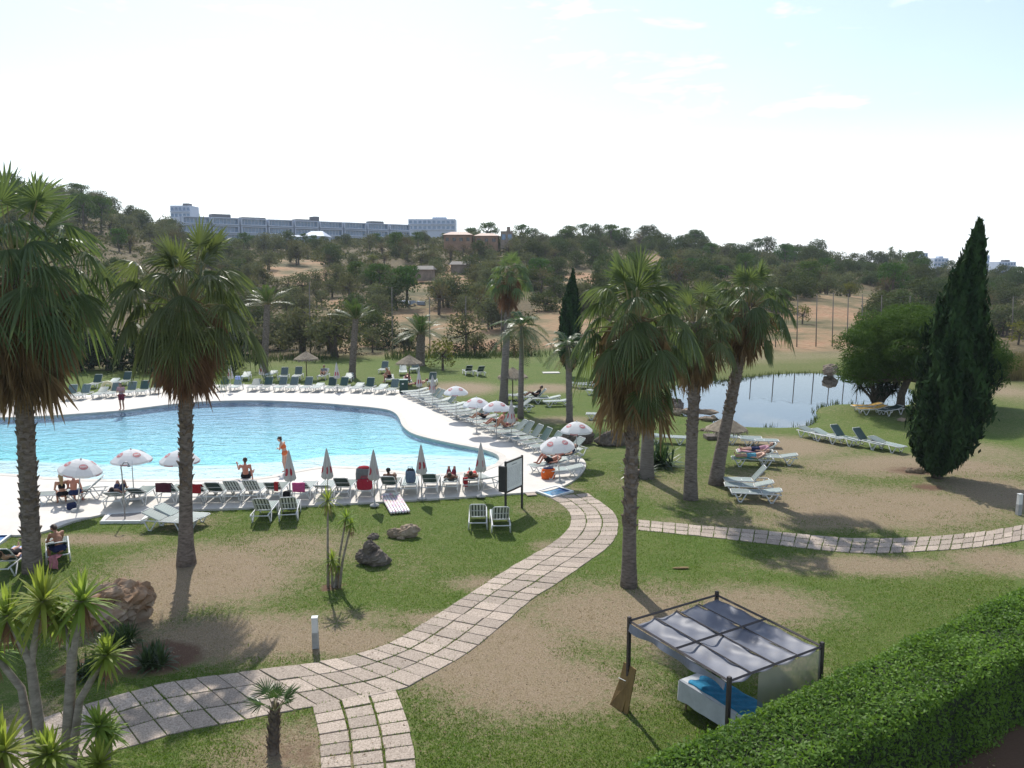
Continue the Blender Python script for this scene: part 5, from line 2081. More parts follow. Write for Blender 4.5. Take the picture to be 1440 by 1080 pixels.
    bed = thing('day_bed', 'massage bed with pale grey cover under the pergola roof', 'bed', (c1.x, c1.y, 0), math.atan2(fx.y, fx.x))
    mc = surf('pale grey cover', (.46, .48, .50), .8, .12, 3, bump=.2, bscale=8)
    b = MB()
    n = 16
    for (z0, z1, g) in ((.56, .66, 0.0),):
        b.box((L / 2, -Wd / 2, .61), (L, Wd, .12), bev=.03)
    b.build('mattress', mc, bed)
    b = MB()
    vs = []
    per = [(0.02, 0.0)] + [(L * i / n, .012 + .012 * sin(i * 2.1)) for i in range(1, n)] + [(L, 0)]
    loop = []
    for i in range(n + 1):
        loop.append((L * i / n, .015 + .012 * sin(i * 2.1)))
    for i in range(1, 7):
        loop.append((L + .015 + .012 * sin(i * 2), -Wd * i / 6))
    for i in range(1, n + 1):
        loop.append((L * (1 - i / n), -Wd - .015 - .012 * sin(i * 1.7)))
    for i in range(1, 6):
        loop.append((-.015 - .012 * sin(i * 2), -Wd + Wd * i / 6))
    m_ = len(loop)
    for z in (.64, .45, .22):
        k = (.64 - z)
        for i, (x, y) in enumerate(loop):
            vs.append((L / 2 + (x - L / 2) * (1 + .02 * k), -Wd / 2 + (y + Wd / 2) * (1 + .06 * k), z + (.012 * sin(i * 1.3) if z < .5 else 0)))
    b.add(vs, [(r * m_ + i, (r + 1) * m_ + i, (r + 1) * m_ + (i + 1) % m_, r * m_ + (i + 1) % m_) for r in (0, 1) for i in range(m_)])
    b.build('cover', mc, bed, smooth=True)
    for x, y in ((.12, -.1), (L - .12, -.1), (.12, -Wd + .1), (L - .12, -Wd + .1)):
        b = MB()
        b.tube([(x, y, 0), (x, y, .56)], .022, 6)
        b.build('leg', surf('turned wood', (.2, .13, .07), .6) if x < 1 and y > -.2 else bpy.data.materials['turned wood'], bed)
    rnd = random.Random(4)
    b = MB()
    nx, ny = 22, 12
    vs = []
    for i in range(nx + 1):
        for j in range(ny + 1):
            x, y = .22 + (L - .26) * i / nx, -.03 - (Wd - .06) * j / ny
            rr = (i in (0, nx)) or (j in (0, ny))
            x2 = x + .03 * sin(j * 1.1) + .02 * sin(i * 2 + j)
            fold = .035 * max(0, sin(x * 9 + y * 5)) * max(0, 1 - i / nx * 1.4) + .012 * sin(x * 21 - y * 14)
            vs.append((x2, y + .015 * sin(i * .9), .69 + fold * (0 if rr else 1)))
    m2 = ny + 1
    b.add(vs, [(i * m2 + j, i * m2 + j + 1, (i + 1) * m2 + j + 1, (i + 1) * m2 + j) for i in range(nx) for j in range(ny)])
    o = b.build('towel', surf('turquoise towel', (.015, .19, .34), .9, .25, 9, bump=.4, bscale=60), None, smooth=True)
    o.location = (c1.x, c1.y, 0)
    o.rotation_euler = (0, 0, math.atan2(fx.y, fx.x))
    md = o.modifiers.new('cloth thickness', 'SOLIDIFY')
    md.thickness = .012
    tag(o, 'crumpled turquoise towel spread over the day bed under the pergola', 'towel')


pergola()

# ------------------------------------------------------------------ rocks
M_ROCK = surf('pale limestone', (.20, .145, .10), .9, .4, 2.2, col2=(.42, .335, .25), bump=1.0, bscale=7, spec=.15)
M_ROCKD = surf('dark weathered rock', (.085, .07, .058), .9, .4, 2.2, col2=(.22, .185, .155), bump=1.0, bscale=7, spec=.15)
M_ROCKO = surf('ochre boulder', (.235, .125, .06), .9, .4, 1.6, col2=(.40, .325, .25), bump=1.0, bscale=6, spec=.15)


def rock_part(b, c, r, seed, rough=.22):
    rng = random.Random(seed)
    n, rows = 28, 18
    o = [Vector((rng.uniform(-1, 1), rng.uniform(-1, 1), rng.uniform(-1, 1))).normalized() for _ in range(14)]
    dd = [rng.uniform(.62, .95) for _ in range(14)]
    ph = [rng.uniform(0, 6) for _ in range(6)]
    vs, fs = [], []
    for i in range(rows):
        th = pi * (i + .5) / rows
        for k in range(n):
            w_ = 2 * pi * k / n
            d = Vector((sin(th) * cos(w_), sin(th) * sin(w_), -cos(th)))
            q = 1.0
            for on, dn in zip(o, dd):
                x = d.dot(on)
                if x > dn * .999:
                    q = min(q, dn / x)
            q *= 1 + rough * .35 * (sin(d.x * 7 + ph[0]) * sin(d.y * 8 + ph[1]) + .6 * sin(d.z * 15 + d.x * 11 + ph[2]) * sin(d.y * 17 + ph[3])) + rng.uniform(-.02, .02)
            vs.append(Vector(c) + Vector((d.x * r[0] * q, d.y * r[1] * q, d.z * r[2] * q)))
    for i in range(rows - 1):
        for k in range(n):
            fs.append((i * n + k, i * n + (k + 1) % n, (i + 1) * n + (k + 1) % n, (i + 1) * n + k))
    fs.append(tuple(range(n))[::-1])
    fs.append(tuple(range((rows - 1) * n, rows * n)))
    b.add(vs, fs)


def rock(label, u, v, lumps, mat, name='rock', rough=.25, seed=0):
    b = MB()
    for i, (c, r) in enumerate(lumps):
        rock_part(b, c, r, seed * 10 + i, rough)
    o = b.build(name, mat)
    o.location = G(u, v)
    return tag(o, label, 'rock')


rock('big ochre boulder with pale cracked top behind the branching yucca', 162, 876, [((0, 0, .42), (.95, .75, .72)), ((.45, .1, .62), (.55, .5, .5)), ((-.35, .15, .6), (.45, .4, .42)), ((.1, -.1, .85), (.5, .4, .3))], M_ROCKO, 'boulder', .5, 1)
rock('pile of dark pitted rocks on the lawn beside the slender yucca', 527, 793, [((.05, 0, .2), (.5, .38, .3)), ((-.32, .05, .22), (.28, .25, .26)), ((-.12, .05, .5), (.26, .22, .26))], M_ROCKD, 'rock', .35, 2)
rock('pale elongated rock lying on the lawn behind the dark rock pile', 566, 755, [((0, 0, .14), (.5, .28, .22)), ((.25, .02, .2), (.36, .25, .24)), ((-.25, -.02, .12), (.3, .25, .2)), ((-.02, -.24, .05), (.14, .1, .1))], M_ROCK, 'rock', .35, 3)
rock('small grey rock between the slender yucca and the pale long rock', 524, 757, [((0, 0, .06), (.22, .16, .13))], M_ROCKD, 'rock', .3, 4)
rock('tan boulder at the far shore of the pond', 1167, 526, [((0, 0, .4), (.75, .6, .55)), ((.35, 0, .5), (.45, .4, .4))], M_ROCK, 'boulder', .3, 5)
rock('flat pale rocks lining the pond edge beside the straight palm', 992, 582, [((-1.0, 0, .12), (.6, .3, .26)), ((.1, .1, .12), (.8, .3, .22)), ((-1.9, -.1, .15), (.4, .3, .26))], M_ROCK, 'rock', .3, 6)
rock('pale stone on the grass between straight palm and thatched parasol', 994, 590, [((0, 0, .08), (.55, .2, .16)), ((.4, .05, .12), (.18, .15, .16))], M_ROCK, 'stone', .3, 7)
rock('small pale stone on the grass before the thatched parasol by the pond', 991, 606, [((0, 0, .06), (.3, .16, .12))], M_ROCK, 'stone', .3, 8)
rock('dark mossy rock beside the parasol at the lone palm skirt', 852, 626, [((0, 0, .3), (.6, .5, .48)), ((.55, .1, .35), (.55, .45, .55))], M_ROCKD, 'rock', .3, 9)
rock('dark rock mound under the parasol at the grass edge', 812, 627, [((0, 0.6, .3), (.95, .5, .55))], M_ROCKD, 'rock', .3, 10)
rock('dark rock mound at the pond bank behind the smooth grey trunk', 930, 577, [((0, 0, .35), (.8, .6, .62)), ((.9, 0, .3), (.75, .5, .5))], M_ROCKD, 'rock', .3, 11)
rock('broken pale stones at the foot of the tall cypress', 1290, 664, [((-.3, 0, .06), (.3, .18, .14)), ((.25, .08, .05), (.28, .16, .12)), ((.0, -.1, .08), (.22, .14, .16))], M_ROCK, 'stone', .3, 12)
rock('pale stone half hidden at the edge of the tall cypress', 1387, 590, [((0, 0, .2), (.35, .3, .32))], M_ROCK, 'stone', .3, 13)
rock('dry pale stump stones beside the brown lounger under the pine', 1268, 592, [((0, 0, .06), (.3, .18, .14))], M_ROCK, 'stone', .3, 14)
b = MB()
b.box((0, 0, .03), (1.5, .9, .06), .1, bev=.01)
o = b.build('drain_cover', surf('pale concrete', (.5, .48, .44), .8, .1, 3))
o.location = G(775, 524.5)
tag(o, 'flat pale concrete cover lying in the far lawn between two dry patches', 'cover')
b = MB()
b.blob((0, 0, .03), (.26, .06, .03), 12, 6, jit=.15)
b.blob((.12, .05, .03), (.16, .04, .025), 10, 6, jit=.15)
o = b.build('fallen_frond', M_DEADP)
o.location = G(957, 800)
tag(o, 'small dry palm scrap lying on the green grass below the side path', 'leaf')
b = MB()
b.box((0, 0, .12), (1.15, .8, .2), .05, bev=.02)
o = b.build('stone_slab', M_ROCKD)
o.location = G(1006, 617)
tag(o, 'low grey stone block on the grass beside the leaning palm', 'stone')
# ------------------------------------------------------------------ people: one continuous skin surface each, clothes and hair as its children
def skinmat(name, c):
    return surf(name, c, .5, .12, 6, spec=.35)


SKINS = {'fair': skinmat('fair skin', (.52, .30, .215)), 'tan': skinmat('tanned skin', (.37, .185, .115)), 'red': skinmat('sunburnt skin', (.42, .175, .115)), 'dark': skinmat('deep tan skin', (.24, .115, .07))}
HAIR = {'brown': surf('brown hair', (.045, .026, .016), .6, .3, 20), 'black': surf('black hair', (.014, .011, .01), .5, .3, 20), 'blond': surf('blond hair', (.34, .225, .10), .6, .3, 20), 'grey': surf('grey hair', (.2, .18, .16), .6, .3, 20)}
CL = {}


def cloth(name, c):
    if name not in CL:
        CL[name] = surf(name, c, .85, .18, 12, bump=.2, bscale=30, spec=.1)
    return CL[name]


def capsules_mesh(caps, voxel, name, smooth_it=3):
    b = MB()
    for (p, q, r0, r1) in caps:
        p, q = Vector(p), Vector(q)
        d = q - p
        L = d.length
        if L < 1e-4:
            b.blob(p, (r0, r0, r0), 12, 9)
            continue
        u = d / L
        pts, rad = [], []
        for a in (.98, .8, .5, .2):
            pts.append(p - u * r0 * a), rad.append(r0 * math.sqrt(max(0, 1 - a * a)))
        for k in range(5):
            pts.append(p + d * k / 4), rad.append(r0 + (r1 - r0) * k / 4)
        for a in (.2, .5, .8, .98):
            pts.append(q + u * r1 * a), rad.append(r1 * math.sqrt(max(0, 1 - a * a)))
        b.tube(pts, rad, 12)
    me = bpy.data.meshes.new(name)
    me.from_pydata(b.V, [], b.F)
    tmp = bpy.data.objects.new(name, me)
    COL.objects.link(tmp)
    m = tmp.modifiers.new('r', 'REMESH')
    m.mode = 'VOXEL'
    m.voxel_size = voxel
    s = tmp.modifiers.new('s', 'SMOOTH')
    s.factor, s.iterations = .5, smooth_it
    dg = bpy.context.evaluated_depsgraph_get()
    res = bpy.data.meshes.new_from_object(tmp.evaluated_get(dg))
    bpy.data.objects.remove(tmp)
    bpy.data.meshes.remove(me)
    return res


POSES = {}
# every pose: pelvis, chest, neck, head and per side shoulder, elbow, wrist, hip, knee, ankle, toe (metres; facing +Y)
POSES['stand'] = dict(pel=(0, 0, .95), ch=(0, .01, 1.27), nk=(0, 0, 1.47), hd=(0, .035, 1.60), face=(0, 1, -.1), sh=(.185, 0, 1.41), el=(.25, -.03, 1.13), wr=(.24, .08, .88), hip=(.095, 0, .92), kn=(.10, .03, .50), an=(.10, -.02, .08), toe=(.12, .15, .03))
POSES['lookdown'] = dict(pel=(0, -.03, .92), ch=(0, .05, 1.22), nk=(0, .13, 1.41), hd=(0, .21, 1.52), face=(0, 1, -.6), sh=(.165, .08, 1.36), el=(.20, .12, 1.09), wr=(.03, .26, 1.10), hip=(.09, -.03, .90), kn=(.09, .03, .49), an=(.08, -.06, .08), toe=(.09, .11, .03))
POSES['hold'] = dict(POSES['stand'], el=(.25, .05, 1.14), wr=(.10, .28, 1.20))
# sitting on a 0.40 m seat
POSES['sit'] = dict(pel=(0, 0, .50), ch=(0, .05, .80), nk=(0, .08, 1.01), hd=(0, .13, 1.14), face=(0, 1, -.25), sh=(.18, .06, .95), el=(.24, .12, .68), wr=(.16, .36, .56), hip=(.10, .02, .49), kn=(.14, .44, .50), an=(.14, .46, .08), toe=(.15, .64, .03))
POSES['hunch'] = dict(POSES['sit'], ch=(0, .10, .79), nk=(0, .20, .98), hd=(0, .30, 1.06), face=(0, 1, -.7), sh=(.17, .17, .93), el=(.22, .34, .68), wr=(.10, .55, .62))
# sitting on the ground, one arm propped behind
POSES['ground'] = dict(pel=(0, 0, .11), ch=(0, -.06, .41), nk=(0, -.09, .62), hd=(0, -.05, .76), face=(-.4, 1, -.05), sh=(.185, -.08, .56), el=(.26, -.16, .30), wr=(.30, -.22, .06), hip=(.10, .02, .11), kn=(.14, .42, .22), an=(.15, .80, .06), toe=(.17, .92, .15),
                       elL=(-.27, .02, .40), wrL=(-.36, .22, .56))
# lying on the back on a lounger, feet at y=0.15, head raised on the backrest (origin on the ground below the lounger foot end)
POSES['lie'] = dict(pel=(0, 1.02, .49), ch=(0, 1.34, .56), nk=(0, 1.54, .66), hd=(0, 1.66, .73), face=(0, -.5, 1), sh=(.18, 1.47, .60), el=(.27, 1.22, .47), wr=(.24, .98, .46), hip=(.10, .98, .48), kn=(.12, .58, .50), an=(.12, .20, .45), toe=(.15, .14, .58))
POSES['kneeup'] = dict(POSES['lie'], kn=(.12, .66, .80), an=(.12, .40, .45), toe=(.13, .24, .47))
POSES['prone'] = dict(pel=(0, 1.02, .50), ch=(0, 1.34, .50), nk=(0, 1.54, .54), hd=(.03, 1.66, .56), face=(.6, .2, -.7), sh=(.18, 1.47, .50), el=(.30, 1.62, .46), wr=(.14, 1.80, .46), hip=(.10, .98, .49), kn=(.11, .58, .46), an=(.11, .18, .47), toe=(.11, .05, .43))
POSES['recline'] = dict(pel=(0, 1.05, .49), ch=(0, 1.26, .70), nk=(0, 1.38, .88), hd=(0, 1.42, 1.02), face=(0, -1, .2), sh=(.18, 1.34, .81), el=(.27, 1.16, .60), wr=(.18, .92, .58), hip=(.10, 1.01, .48), kn=(.13, .64, .70), an=(.12, .28, .45), toe=(.14, .14, .52))
POSES['swim'] = dict(POSES['stand'], el=(.36, .08, 1.30), wr=(.42, .30, 1.28))


def person(label, loc, rz, pose, skin='tan', hair='brown', clothes=(), long_hair=False, sc=1.0, female=False, bun=False, vox=.017, group=None):
    J = POSES[pose]
    V = lambda k: Vector(J[k])

    def side(k, s):
        if s < 0 and k + 'L' in J:
            return Vector(J[k + 'L'])
        v = Vector(J[k])
        v.x *= s
        return v
    root = thing('person', label, 'person', loc, rz, group, sc)
    pel, ch, nk, hd = V('pel'), V('ch'), V('nk'), V('hd')
    k = .9 if female else 1.0
    caps = [(pel + (ch - pel) * -.05, pel.lerp(ch, .5), .125 * (1.06 if female else 1), .112 * k), (pel.lerp(ch, .4), ch, .112 * k, .128 * k), (ch, ch.lerp(nk, .62), .128 * k, .085 * k), (ch.lerp(nk, .6), nk.lerp(hd, .6), .058 * k, .050 * k)]
    up = (hd - nk).normalized()
    f = Vector(J['face']).normalized()
    f = (f - up * f.dot(up) * .4).normalized()
    r = f.cross(up).normalized()
    caps += [(hd - f * .02 + up * .03, hd + f * .015 + up * .035, .088, .085), (hd + f * .03 - up * .045, hd + f * .035 - up * .03, .056, .06)]
    caps += [(hd + f * .092 + up * .005, hd + f * .108 - up * .018, .013, .017)]                      # nose
    for s in (-1, 1):
        caps.append((hd + r * s * .088 + up * .0, hd + r * s * .092 + up * .03, .014, .018))         # ears
    hands = []
    for s in (-1, 1):
        sh, el, wr = side('sh', s), side('el', s), side('wr', s)
        hip, kn, an, toe = side('hip', s), side('kn', s), side('an', s), side('toe', s)
        caps += [(ch.lerp(nk, .35), sh, .085 * k, .062 * k), (sh, sh.lerp(el, .4), .058 * k, .050 * k), (sh.lerp(el, .4), el, .050 * k, .039 * k), (el, el.lerp(wr, .35), .041 * k, .039 * k), (el.lerp(wr, .35), wr, .039 * k, .027 * k)]
        hdv = (wr - el).normalized()
        palm = wr + hdv * .085
        caps.append((wr, palm, .028, .034))
        hands.append((wr, palm, hdv, s))
        caps += [(hip + Vector((0, 0, .0)), hip.lerp(kn, .45), .098, .078 * k), (hip.lerp(kn, .45), kn, .078 * k, .055 * k), (kn, kn.lerp(an, .35), .053 * k, .056 * k), (kn.lerp(an, .35), an, .056 * k, .036), (an, toe, .040, .028), (pel, hip, .11, .10)]
        if female:
            caps.append((ch + (side('sh', s) - ch) * .45 + (nk - ch).cross(r).normalized() * 0 + f * .0 + (Vector((0, .09, 0)) if pose not in ('lie', 'kneeup', 'recline', 'prone') else Vector((0, 0, .09))) - (nk - ch) * .12, ch + (side('sh', s) - ch) * .45 + (Vector((0, .1, 0)) if pose not in ('lie', 'kneeup', 'recline', 'prone') else Vector((0, 0, .09))) - (nk - ch) * .15, .055, .055))
    me = capsules_mesh(caps, vox, 'body')
    body = finish('body', me, SKINS[skin], None, None, root, True)
    # five fingers of unequal length on each hand, rooted in the palm
    b = MB()
    for wr, palm, d, s in hands:
        sd = d.cross(Vector((0, 0, 1)) if abs(d.z) < .8 else Vector((0, 1, 0))).normalized()
        nr = sd.cross(d).normalized()
        for i, (o, l) in enumerate(((-.026, .062), (-.009, .075), (.009, .070), (.025, .055))):
            p = palm + sd * o + d * .012
            m_ = p + d * l * .55 - nr * .006
            b.tube([p, m_, m_ + d * l * .38 - nr * .018], [.0095, .0085, .0065], 6)
        t = wr + d * .03 + sd * -.028 * s
        b.tube([t, t - sd * .03 * s + d * .025, t - sd * .036 * s + d * .058 - nr * .008], [.013, .011, .008], 6)
    b.build('fingers', SKINS[skin], body, smooth=True)
    # face
    b = MB()
    for s in (-1, 1):
        b.blob(hd + f * .088 + r * s * .032 + up * .022, (.011, .011, .008), 8, 5)
    b.build('eyes', HAIR['black'], body)
    b = MB()
    b.tube([hd + f * .088 - r * .022 - up * .05, hd + f * .094 - up * .052, hd + f * .088 + r * .022 - up * .05], [.004, .007, .004], 6)
    b.build('mouth', cloth('lip', (.30, .09, .08)), body)
    # hair
    hc = [(hd - f * .025 + up * .055, hd - f * .015 + up * .05, .092, .092), (hd - f * .055 + up * .0, hd - f * .045 - up * .02, .072, .064)]
    if long_hair:
        hc += [(hd - f * .06, nk - f * .09 - up * .05, .085, .07), (nk - f * .09 - up * .05, nk - f * .12 - up * .2, .07, .03)]
    if bun:
        hc.append((hd - f * .11 + up * .06, hd - f * .12 + up * .06, .045, .045))
    finish('hair', capsules_mesh(hc, .016, 'hair', 2), HAIR[hair], None, None, root, True)
    for kind, col, mname in clothes:
        m = cloth(mname, col)
        cc = []
        if kind == 'shorts':
            cc = [(pel, pel.lerp(ch, .18), .135, .128)]
            for s in (-1, 1):
                hip, kn = side('hip', s), side('kn', s)
                cc += [(pel, hip, .12, .113), (hip, hip.lerp(kn, .55), .113, .098)]
        elif kind == 'brief':
            cc = [(pel - (ch - pel) * .02, pel.lerp(ch, .1), .137, .130)]
            for s in (-1, 1):
                cc.append((pel, side('hip', s), .118, .112))
        elif kind == 'top':
            cc = [(pel.lerp(ch, .25), ch, .128, .142), (ch, ch.lerp(nk, .5), .142, .10)]
            for s in (-1, 1):
                cc += [(ch.lerp(nk, .35), side('sh', s), .097, .074), (side('sh', s), side('sh', s).lerp(side('el', s), .5), .07, .062)]
        elif kind == 'bra':
            cc = [(ch - (nk - ch) * .18, ch + (nk - ch) * .02, .128 * k + .012, .128 * k + .012)]
        finish({'shorts': 'swim_shorts', 'brief': 'bikini_bottom', 'top': 'shirt', 'bra': 'bikini_top'}[kind], capsules_mesh(cc, .017, kind, 3), m, None, None, root, True)
    return root


ORG, BLK, NAVY, MAR, PINK, WHT = (.62, .16, .06), (.015, .015, .018), (.02, .028, .075), (.14, .02, .035), (.55, .18, .24), (.62, .62, .62)
person('woman in an orange bikini standing at the pool edge looking down, hair tied up', G(401, 664, DZ - .02), radians(78), 'lookdown', 'fair', 'brown', [('brief', ORG, 'orange bikini'), ('bra', ORG, 'orange bikini')], sc=.99, female=True, bun=True)
person('bare-backed man in dark shorts sitting at the shallow pool edge, one arm propped behind', G(346, 673, DZ - .02), radians(8), 'ground', 'red', 'brown', [('shorts', BLK, 'black swimwear')], sc=1.08)
person('man in maroon shorts standing on the far deck, arms raised to his chest', G(172, 576.5, DZ), radians(175), 'hold', 'tan', 'black', [('shorts', MAR, 'maroon swimwear'), ('top', (.42, .24, .25), 'pale pink shirt')], sc=1.04)
person('swimmer with only head and shoulders above the water by the far pool edge', G(173, 582, -1.27), radians(180), 'swim', 'red', 'black', [('shorts', BLK, 'black swimwear')])
person('blond woman in a dark suit sitting sideways on the couple\'s lounger', G(89, 711, DZ) + Vector((0, 0, -.02)), radians(35), 'sit', 'tan', 'blond', [('brief', BLK, 'black swimwear'), ('bra', BLK, 'black swimwear')], long_hair=True, female=True)
person('dark-haired man with bare red back sitting beside the blond woman', G(105, 710, DZ), radians(10), 'sit', 'red', 'black', [('shorts', NAVY, 'navy swimwear')])
person('man in navy shorts sitting bent forward on a lawn lounger, bare back to us', G(86, 793) + Vector((0, 0, .0)), radians(52), 'hunch', 'tan', 'brown', [('shorts', NAVY, 'navy swimwear')], sc=1.03)


def on_lounger(u, v, heading, back_off=0.0, z=DZ, end='mid'):
    d = Vector((sin(radians(heading)), cos(radians(heading)), 0))
    p = G(u, v, 0) - d * {'mid': .97, 'foot': .12, 'head': 1.78}[end]
    return Vector((p.x, p.y, z)), -radians(heading)


def lie(label, u, v, h, pose, z=DZ, end='mid', **kw):
    l, r = on_lounger(u, v, h, z=z, end=end)
    return person(label, l, r, pose, vox=.02, **kw)


lie('sunbather lying on the lounger beside the shower pole, dark clothing', 168, 709, 172, 'kneeup', skin='dark', hair='black', clothes=[('shorts', NAVY, 'navy swimwear')])
lie('bather lying with both feet in dark shoes raised, third lounger from the notice board', 632, 694, 181, 'kneeup', end='head', skin='dark', hair='brown', clothes=[('shorts', MAR, 'maroon swimwear')])
lie('bather in red lying on the second lounger from the notice board', 662, 691.5, 180, 'lie', end='head', skin='tan', hair='brown', clothes=[('shorts', (.5, .04, .04), 'red swimwear')])
lie('dozing bather with dark hair lying behind a raised dark lounger back', 545, 701, 180, 'recline', end='head', skin='dark', hair='black', clothes=[('shorts', BLK, 'black swimwear')])
lie('sunbather with bent knees lying on the round deck corner next to the orange bag', 772, 664, 62, 'kneeup', skin='red', hair='black', clothes=[('shorts', BLK, 'black swimwear')])
lie('sunbather lying under the corner parasol in a blue shirt', 792, 652, 60, 'lie', skin='fair', hair='brown', clothes=[('top', NAVY, 'navy shirt'), ('shorts', WHT, 'white swimwear')])
pA = G(561, 559).lerp(G(741, 640), 11.0 / 20)
for t, ps, sk, ha, cl, lab in [(12, 'recline', 'tan', 'black', [('shorts', BLK, 'black swimwear'), ('top', (.3, .32, .34), 'grey shirt')], 'person in a grey shirt reclining under the overlapping open parasols'),
                             (14, 'recline', 'red', 'brown', [('shorts', BLK, 'black swimwear')], 'bare-chested bather reclining in front of the overlapping open parasols'),
                             (15, 'kneeup', 'tan', 'blond', [('brief', MAR, 'maroon swimwear'), ('bra', MAR, 'maroon swimwear')], 'bather in maroon with bent knees beside the slim folded parasol')]:
    p = A.lerp(B, t / (nD - 1)) + Vector((sin(radians(hdir)), cos(radians(hdir)), 0)) * .25
    person(lab, (p.x, p.y, DZ), -radians(hdir), ps, sk, ha, cl, vox=.02)
lie('dark-clothed person sitting upright in the lawn group beneath the thatched parasol', 752, 565, 85, 'recline', z=0, skin='dark', hair='black', clothes=[('top', BLK, 'black swimwear'), ('shorts', BLK, 'black swimwear')])
person('red sunbather sitting on the dark lounger behind the green bin', G(549, 537), radians(120), 'hunch', 'red', 'blond', [('shorts', BLK, 'black swimwear')], vox=.02)
lie('bather lying with head low on the lounger beside the thatched pole by the bin', 573, 541, -6, 'kneeup', z=0, skin='red', hair='black', clothes=[('shorts', (.25, .1, .2), 'plum swimwear')])
lie('bather lying on the half-raised lounger in the second row under thatch', 455, 533, -4, 'recline', z=0, skin='tan', hair='black', clothes=[('top', (.2, .2, .22), 'charcoal shirt')])
lie('bather lying on a red towel at the far deck behind the tall skirted palm', 5, 566, -8, 'lie', skin='red', hair='brown', clothes=[('shorts', (.3, .03, .05), 'dark red swimwear')])
lie('bather lying among towels on the pond-side lounger, dark hair at the far end', 1064, 645, 100, 'lie', z=0, skin='fair', hair='black', clothes=[('top', (.45, .25, .3), 'pink patterned shirt'), ('shorts', NAVY, 'navy swimwear')])
lie('bather under a green and yellow towel on the pond-side lounger', 1058, 655, 100, 'lie', z=0, skin='fair', hair='grey', clothes=[('shorts', (.1, .3, .4), 'teal swimwear')])
lie('sunbather on the dark lounger behind the yucca, only head and feet showing', 18, 800, 172, 'lie', z=0, skin='fair', hair='brown', clothes=[('shorts', BLK, 'black swimwear')])
lie('child in the slanting row lying flat near the two folded parasols'.replace('child', 'bather'), 588, 549, 70, 'lie', skin='tan', hair='brown', clothes=[('shorts', MAR, 'maroon swimwear')])

# ------------------------------------------------------------------ towels, bags and other loose things


def draped(name, label, cat, w, l, mat, loc, rz, top=.40, hang=.35, seed=0, lie_flat=True, tilt=0.0):
    """a cloth lying on a lounger, its end hanging down over an edge"""
    rnd = random.Random(seed)
    b = MB()
    nx, ny = 8, 14
    vs = []
    for i in range(nx + 1):
        for j in range(ny + 1):
            x = -w / 2 + w * i / nx
            s = l * j / ny
            flat = max(l - hang, 0)
            if s < flat:
                y, z = s, top + .018 * sin(i * 1.3 + seed + j * .7)
            else:
                y, z = flat + .03 + .02 * sin(i * 1.7 + seed), top - (s - flat)
            vs.append((x + .015 * sin(j * 1.1 + seed), y, z))
    m = ny + 1
    b.add(vs, [(i * m + j, (i + 1) * m + j, (i + 1) * m + j + 1, i * m + j + 1) for i in range(nx) for j in range(ny)])
    o = b.build(name, mat, None, smooth=True)
    md = o.modifiers.new('cloth thickness', 'SOLIDIFY')
    md.thickness = .012
    o.location = loc
    o.rotation_euler = (tilt, 0, rz)
    return tag(o, label, cat)


def drape_over_back(label, u, v, heading, back, mat, z=DZ, w=.5, seed=0, end='head'):
    """towel hung over the raised top edge of a lounger back"""
    l, rz = on_lounger(u, v, heading, z=z, end=end)
    a = radians(back)
    b = MB()
    nx, ny = 8, 14
    vs = []
    for i in range(nx + 1):
        for j in range(ny + 1):
            x = -w / 2 + w * i / nx
            s = -.34 + .72 * j / ny
            if s < 0:
                d = .79 + s
                y, zz = 1.2 + cos(a) * d - sin(a) * .04, .37 + sin(a) * d + cos(a) * .04
            else:
                y, zz = 1.2 + cos(a) * .80 + .03, .37 + sin(a) * .80 + .03 - s
                zz = max(zz, .03)
            vs.append((x, y + .01 * sin(i * 1.9 + seed), zz + .006 * sin(i + j + seed)))
    m = ny + 1
    b.add(vs, [(i * m + j, (i + 1) * m + j, (i + 1) * m + j + 1, i * m + j + 1) for i in range(nx) for j in range(ny)])
    o = b.build('towel', mat, None, smooth=True)
    md = o.modifiers.new('cloth thickness', 'SOLIDIFY')
    md.thickness = .012
    o.location, o.rotation_euler = l, (0, 0, rz)
    return tag(o, label, 'towel')


T_PINK = cloth('hot pink towel', (.46, .08, .2))
T_RED = cloth('red towel', (.36, .03, .035))
T_WHT = cloth('white towel', (.62, .62, .64))
T_BLU = cloth('pale blue towel', (.35, .42, .68))
T_GRN = striped('green and yellow striped towel', (.35, .50, .05), (.06, .30, .42), 3.0, .4)
T_PAT = striped('pink and white towel', (.55, .30, .34), (.05, .06, .16), 6.0, .35)
drape_over_back('hot pink towel hung over a lounger back beside the folded parasol', 422, 706.8, 180, 30, T_PINK)
drape_over_back('red towel hung at the side of a near poolside lounger', 390, 708.5, 180, 36, T_RED, w=.16, seed=2)
drape_over_back('big bright red towel hung over a lounger back beside the flared palm trunk', 274, 711.5, 180, 35, T_RED, w=.62, seed=3)
drape_over_back('dark maroon sheet hung over a lounger back beside the flared palm', 232, 712, 180, 40, cloth('maroon sheet', (.09, .03, .04)), w=.6, seed=4)
drape_over_back('pale blue towel over a raised back in the far poolside row', 333, 549.6, -4, 50, T_BLU, seed=5, end='mid')
drape_over_back('crumpled red towel on the second lounger from the notice board', 655, 692, 180, 16, T_RED, w=.2, seed=6)
for (u, v, h, m, lab, sd) in [(1062, 655.5, 100, T_GRN, 'green and yellow striped towel spread on the pond-side lounger', 1), (1066, 645.5, 100, T_PAT, 'pink and dark striped towel spread on the pond-side lounger', 2), (16, 800, 172, T_BLU, 'pale blue towel at the side of the lounger behind the yucca', 3)]:
    l, rz = on_lounger(u, v, h, z=0)
    draped('towel', lab, 'towel', .62, 1.1, m, l + Vector((0, 0, .01)), rz, .40, .1, sd)
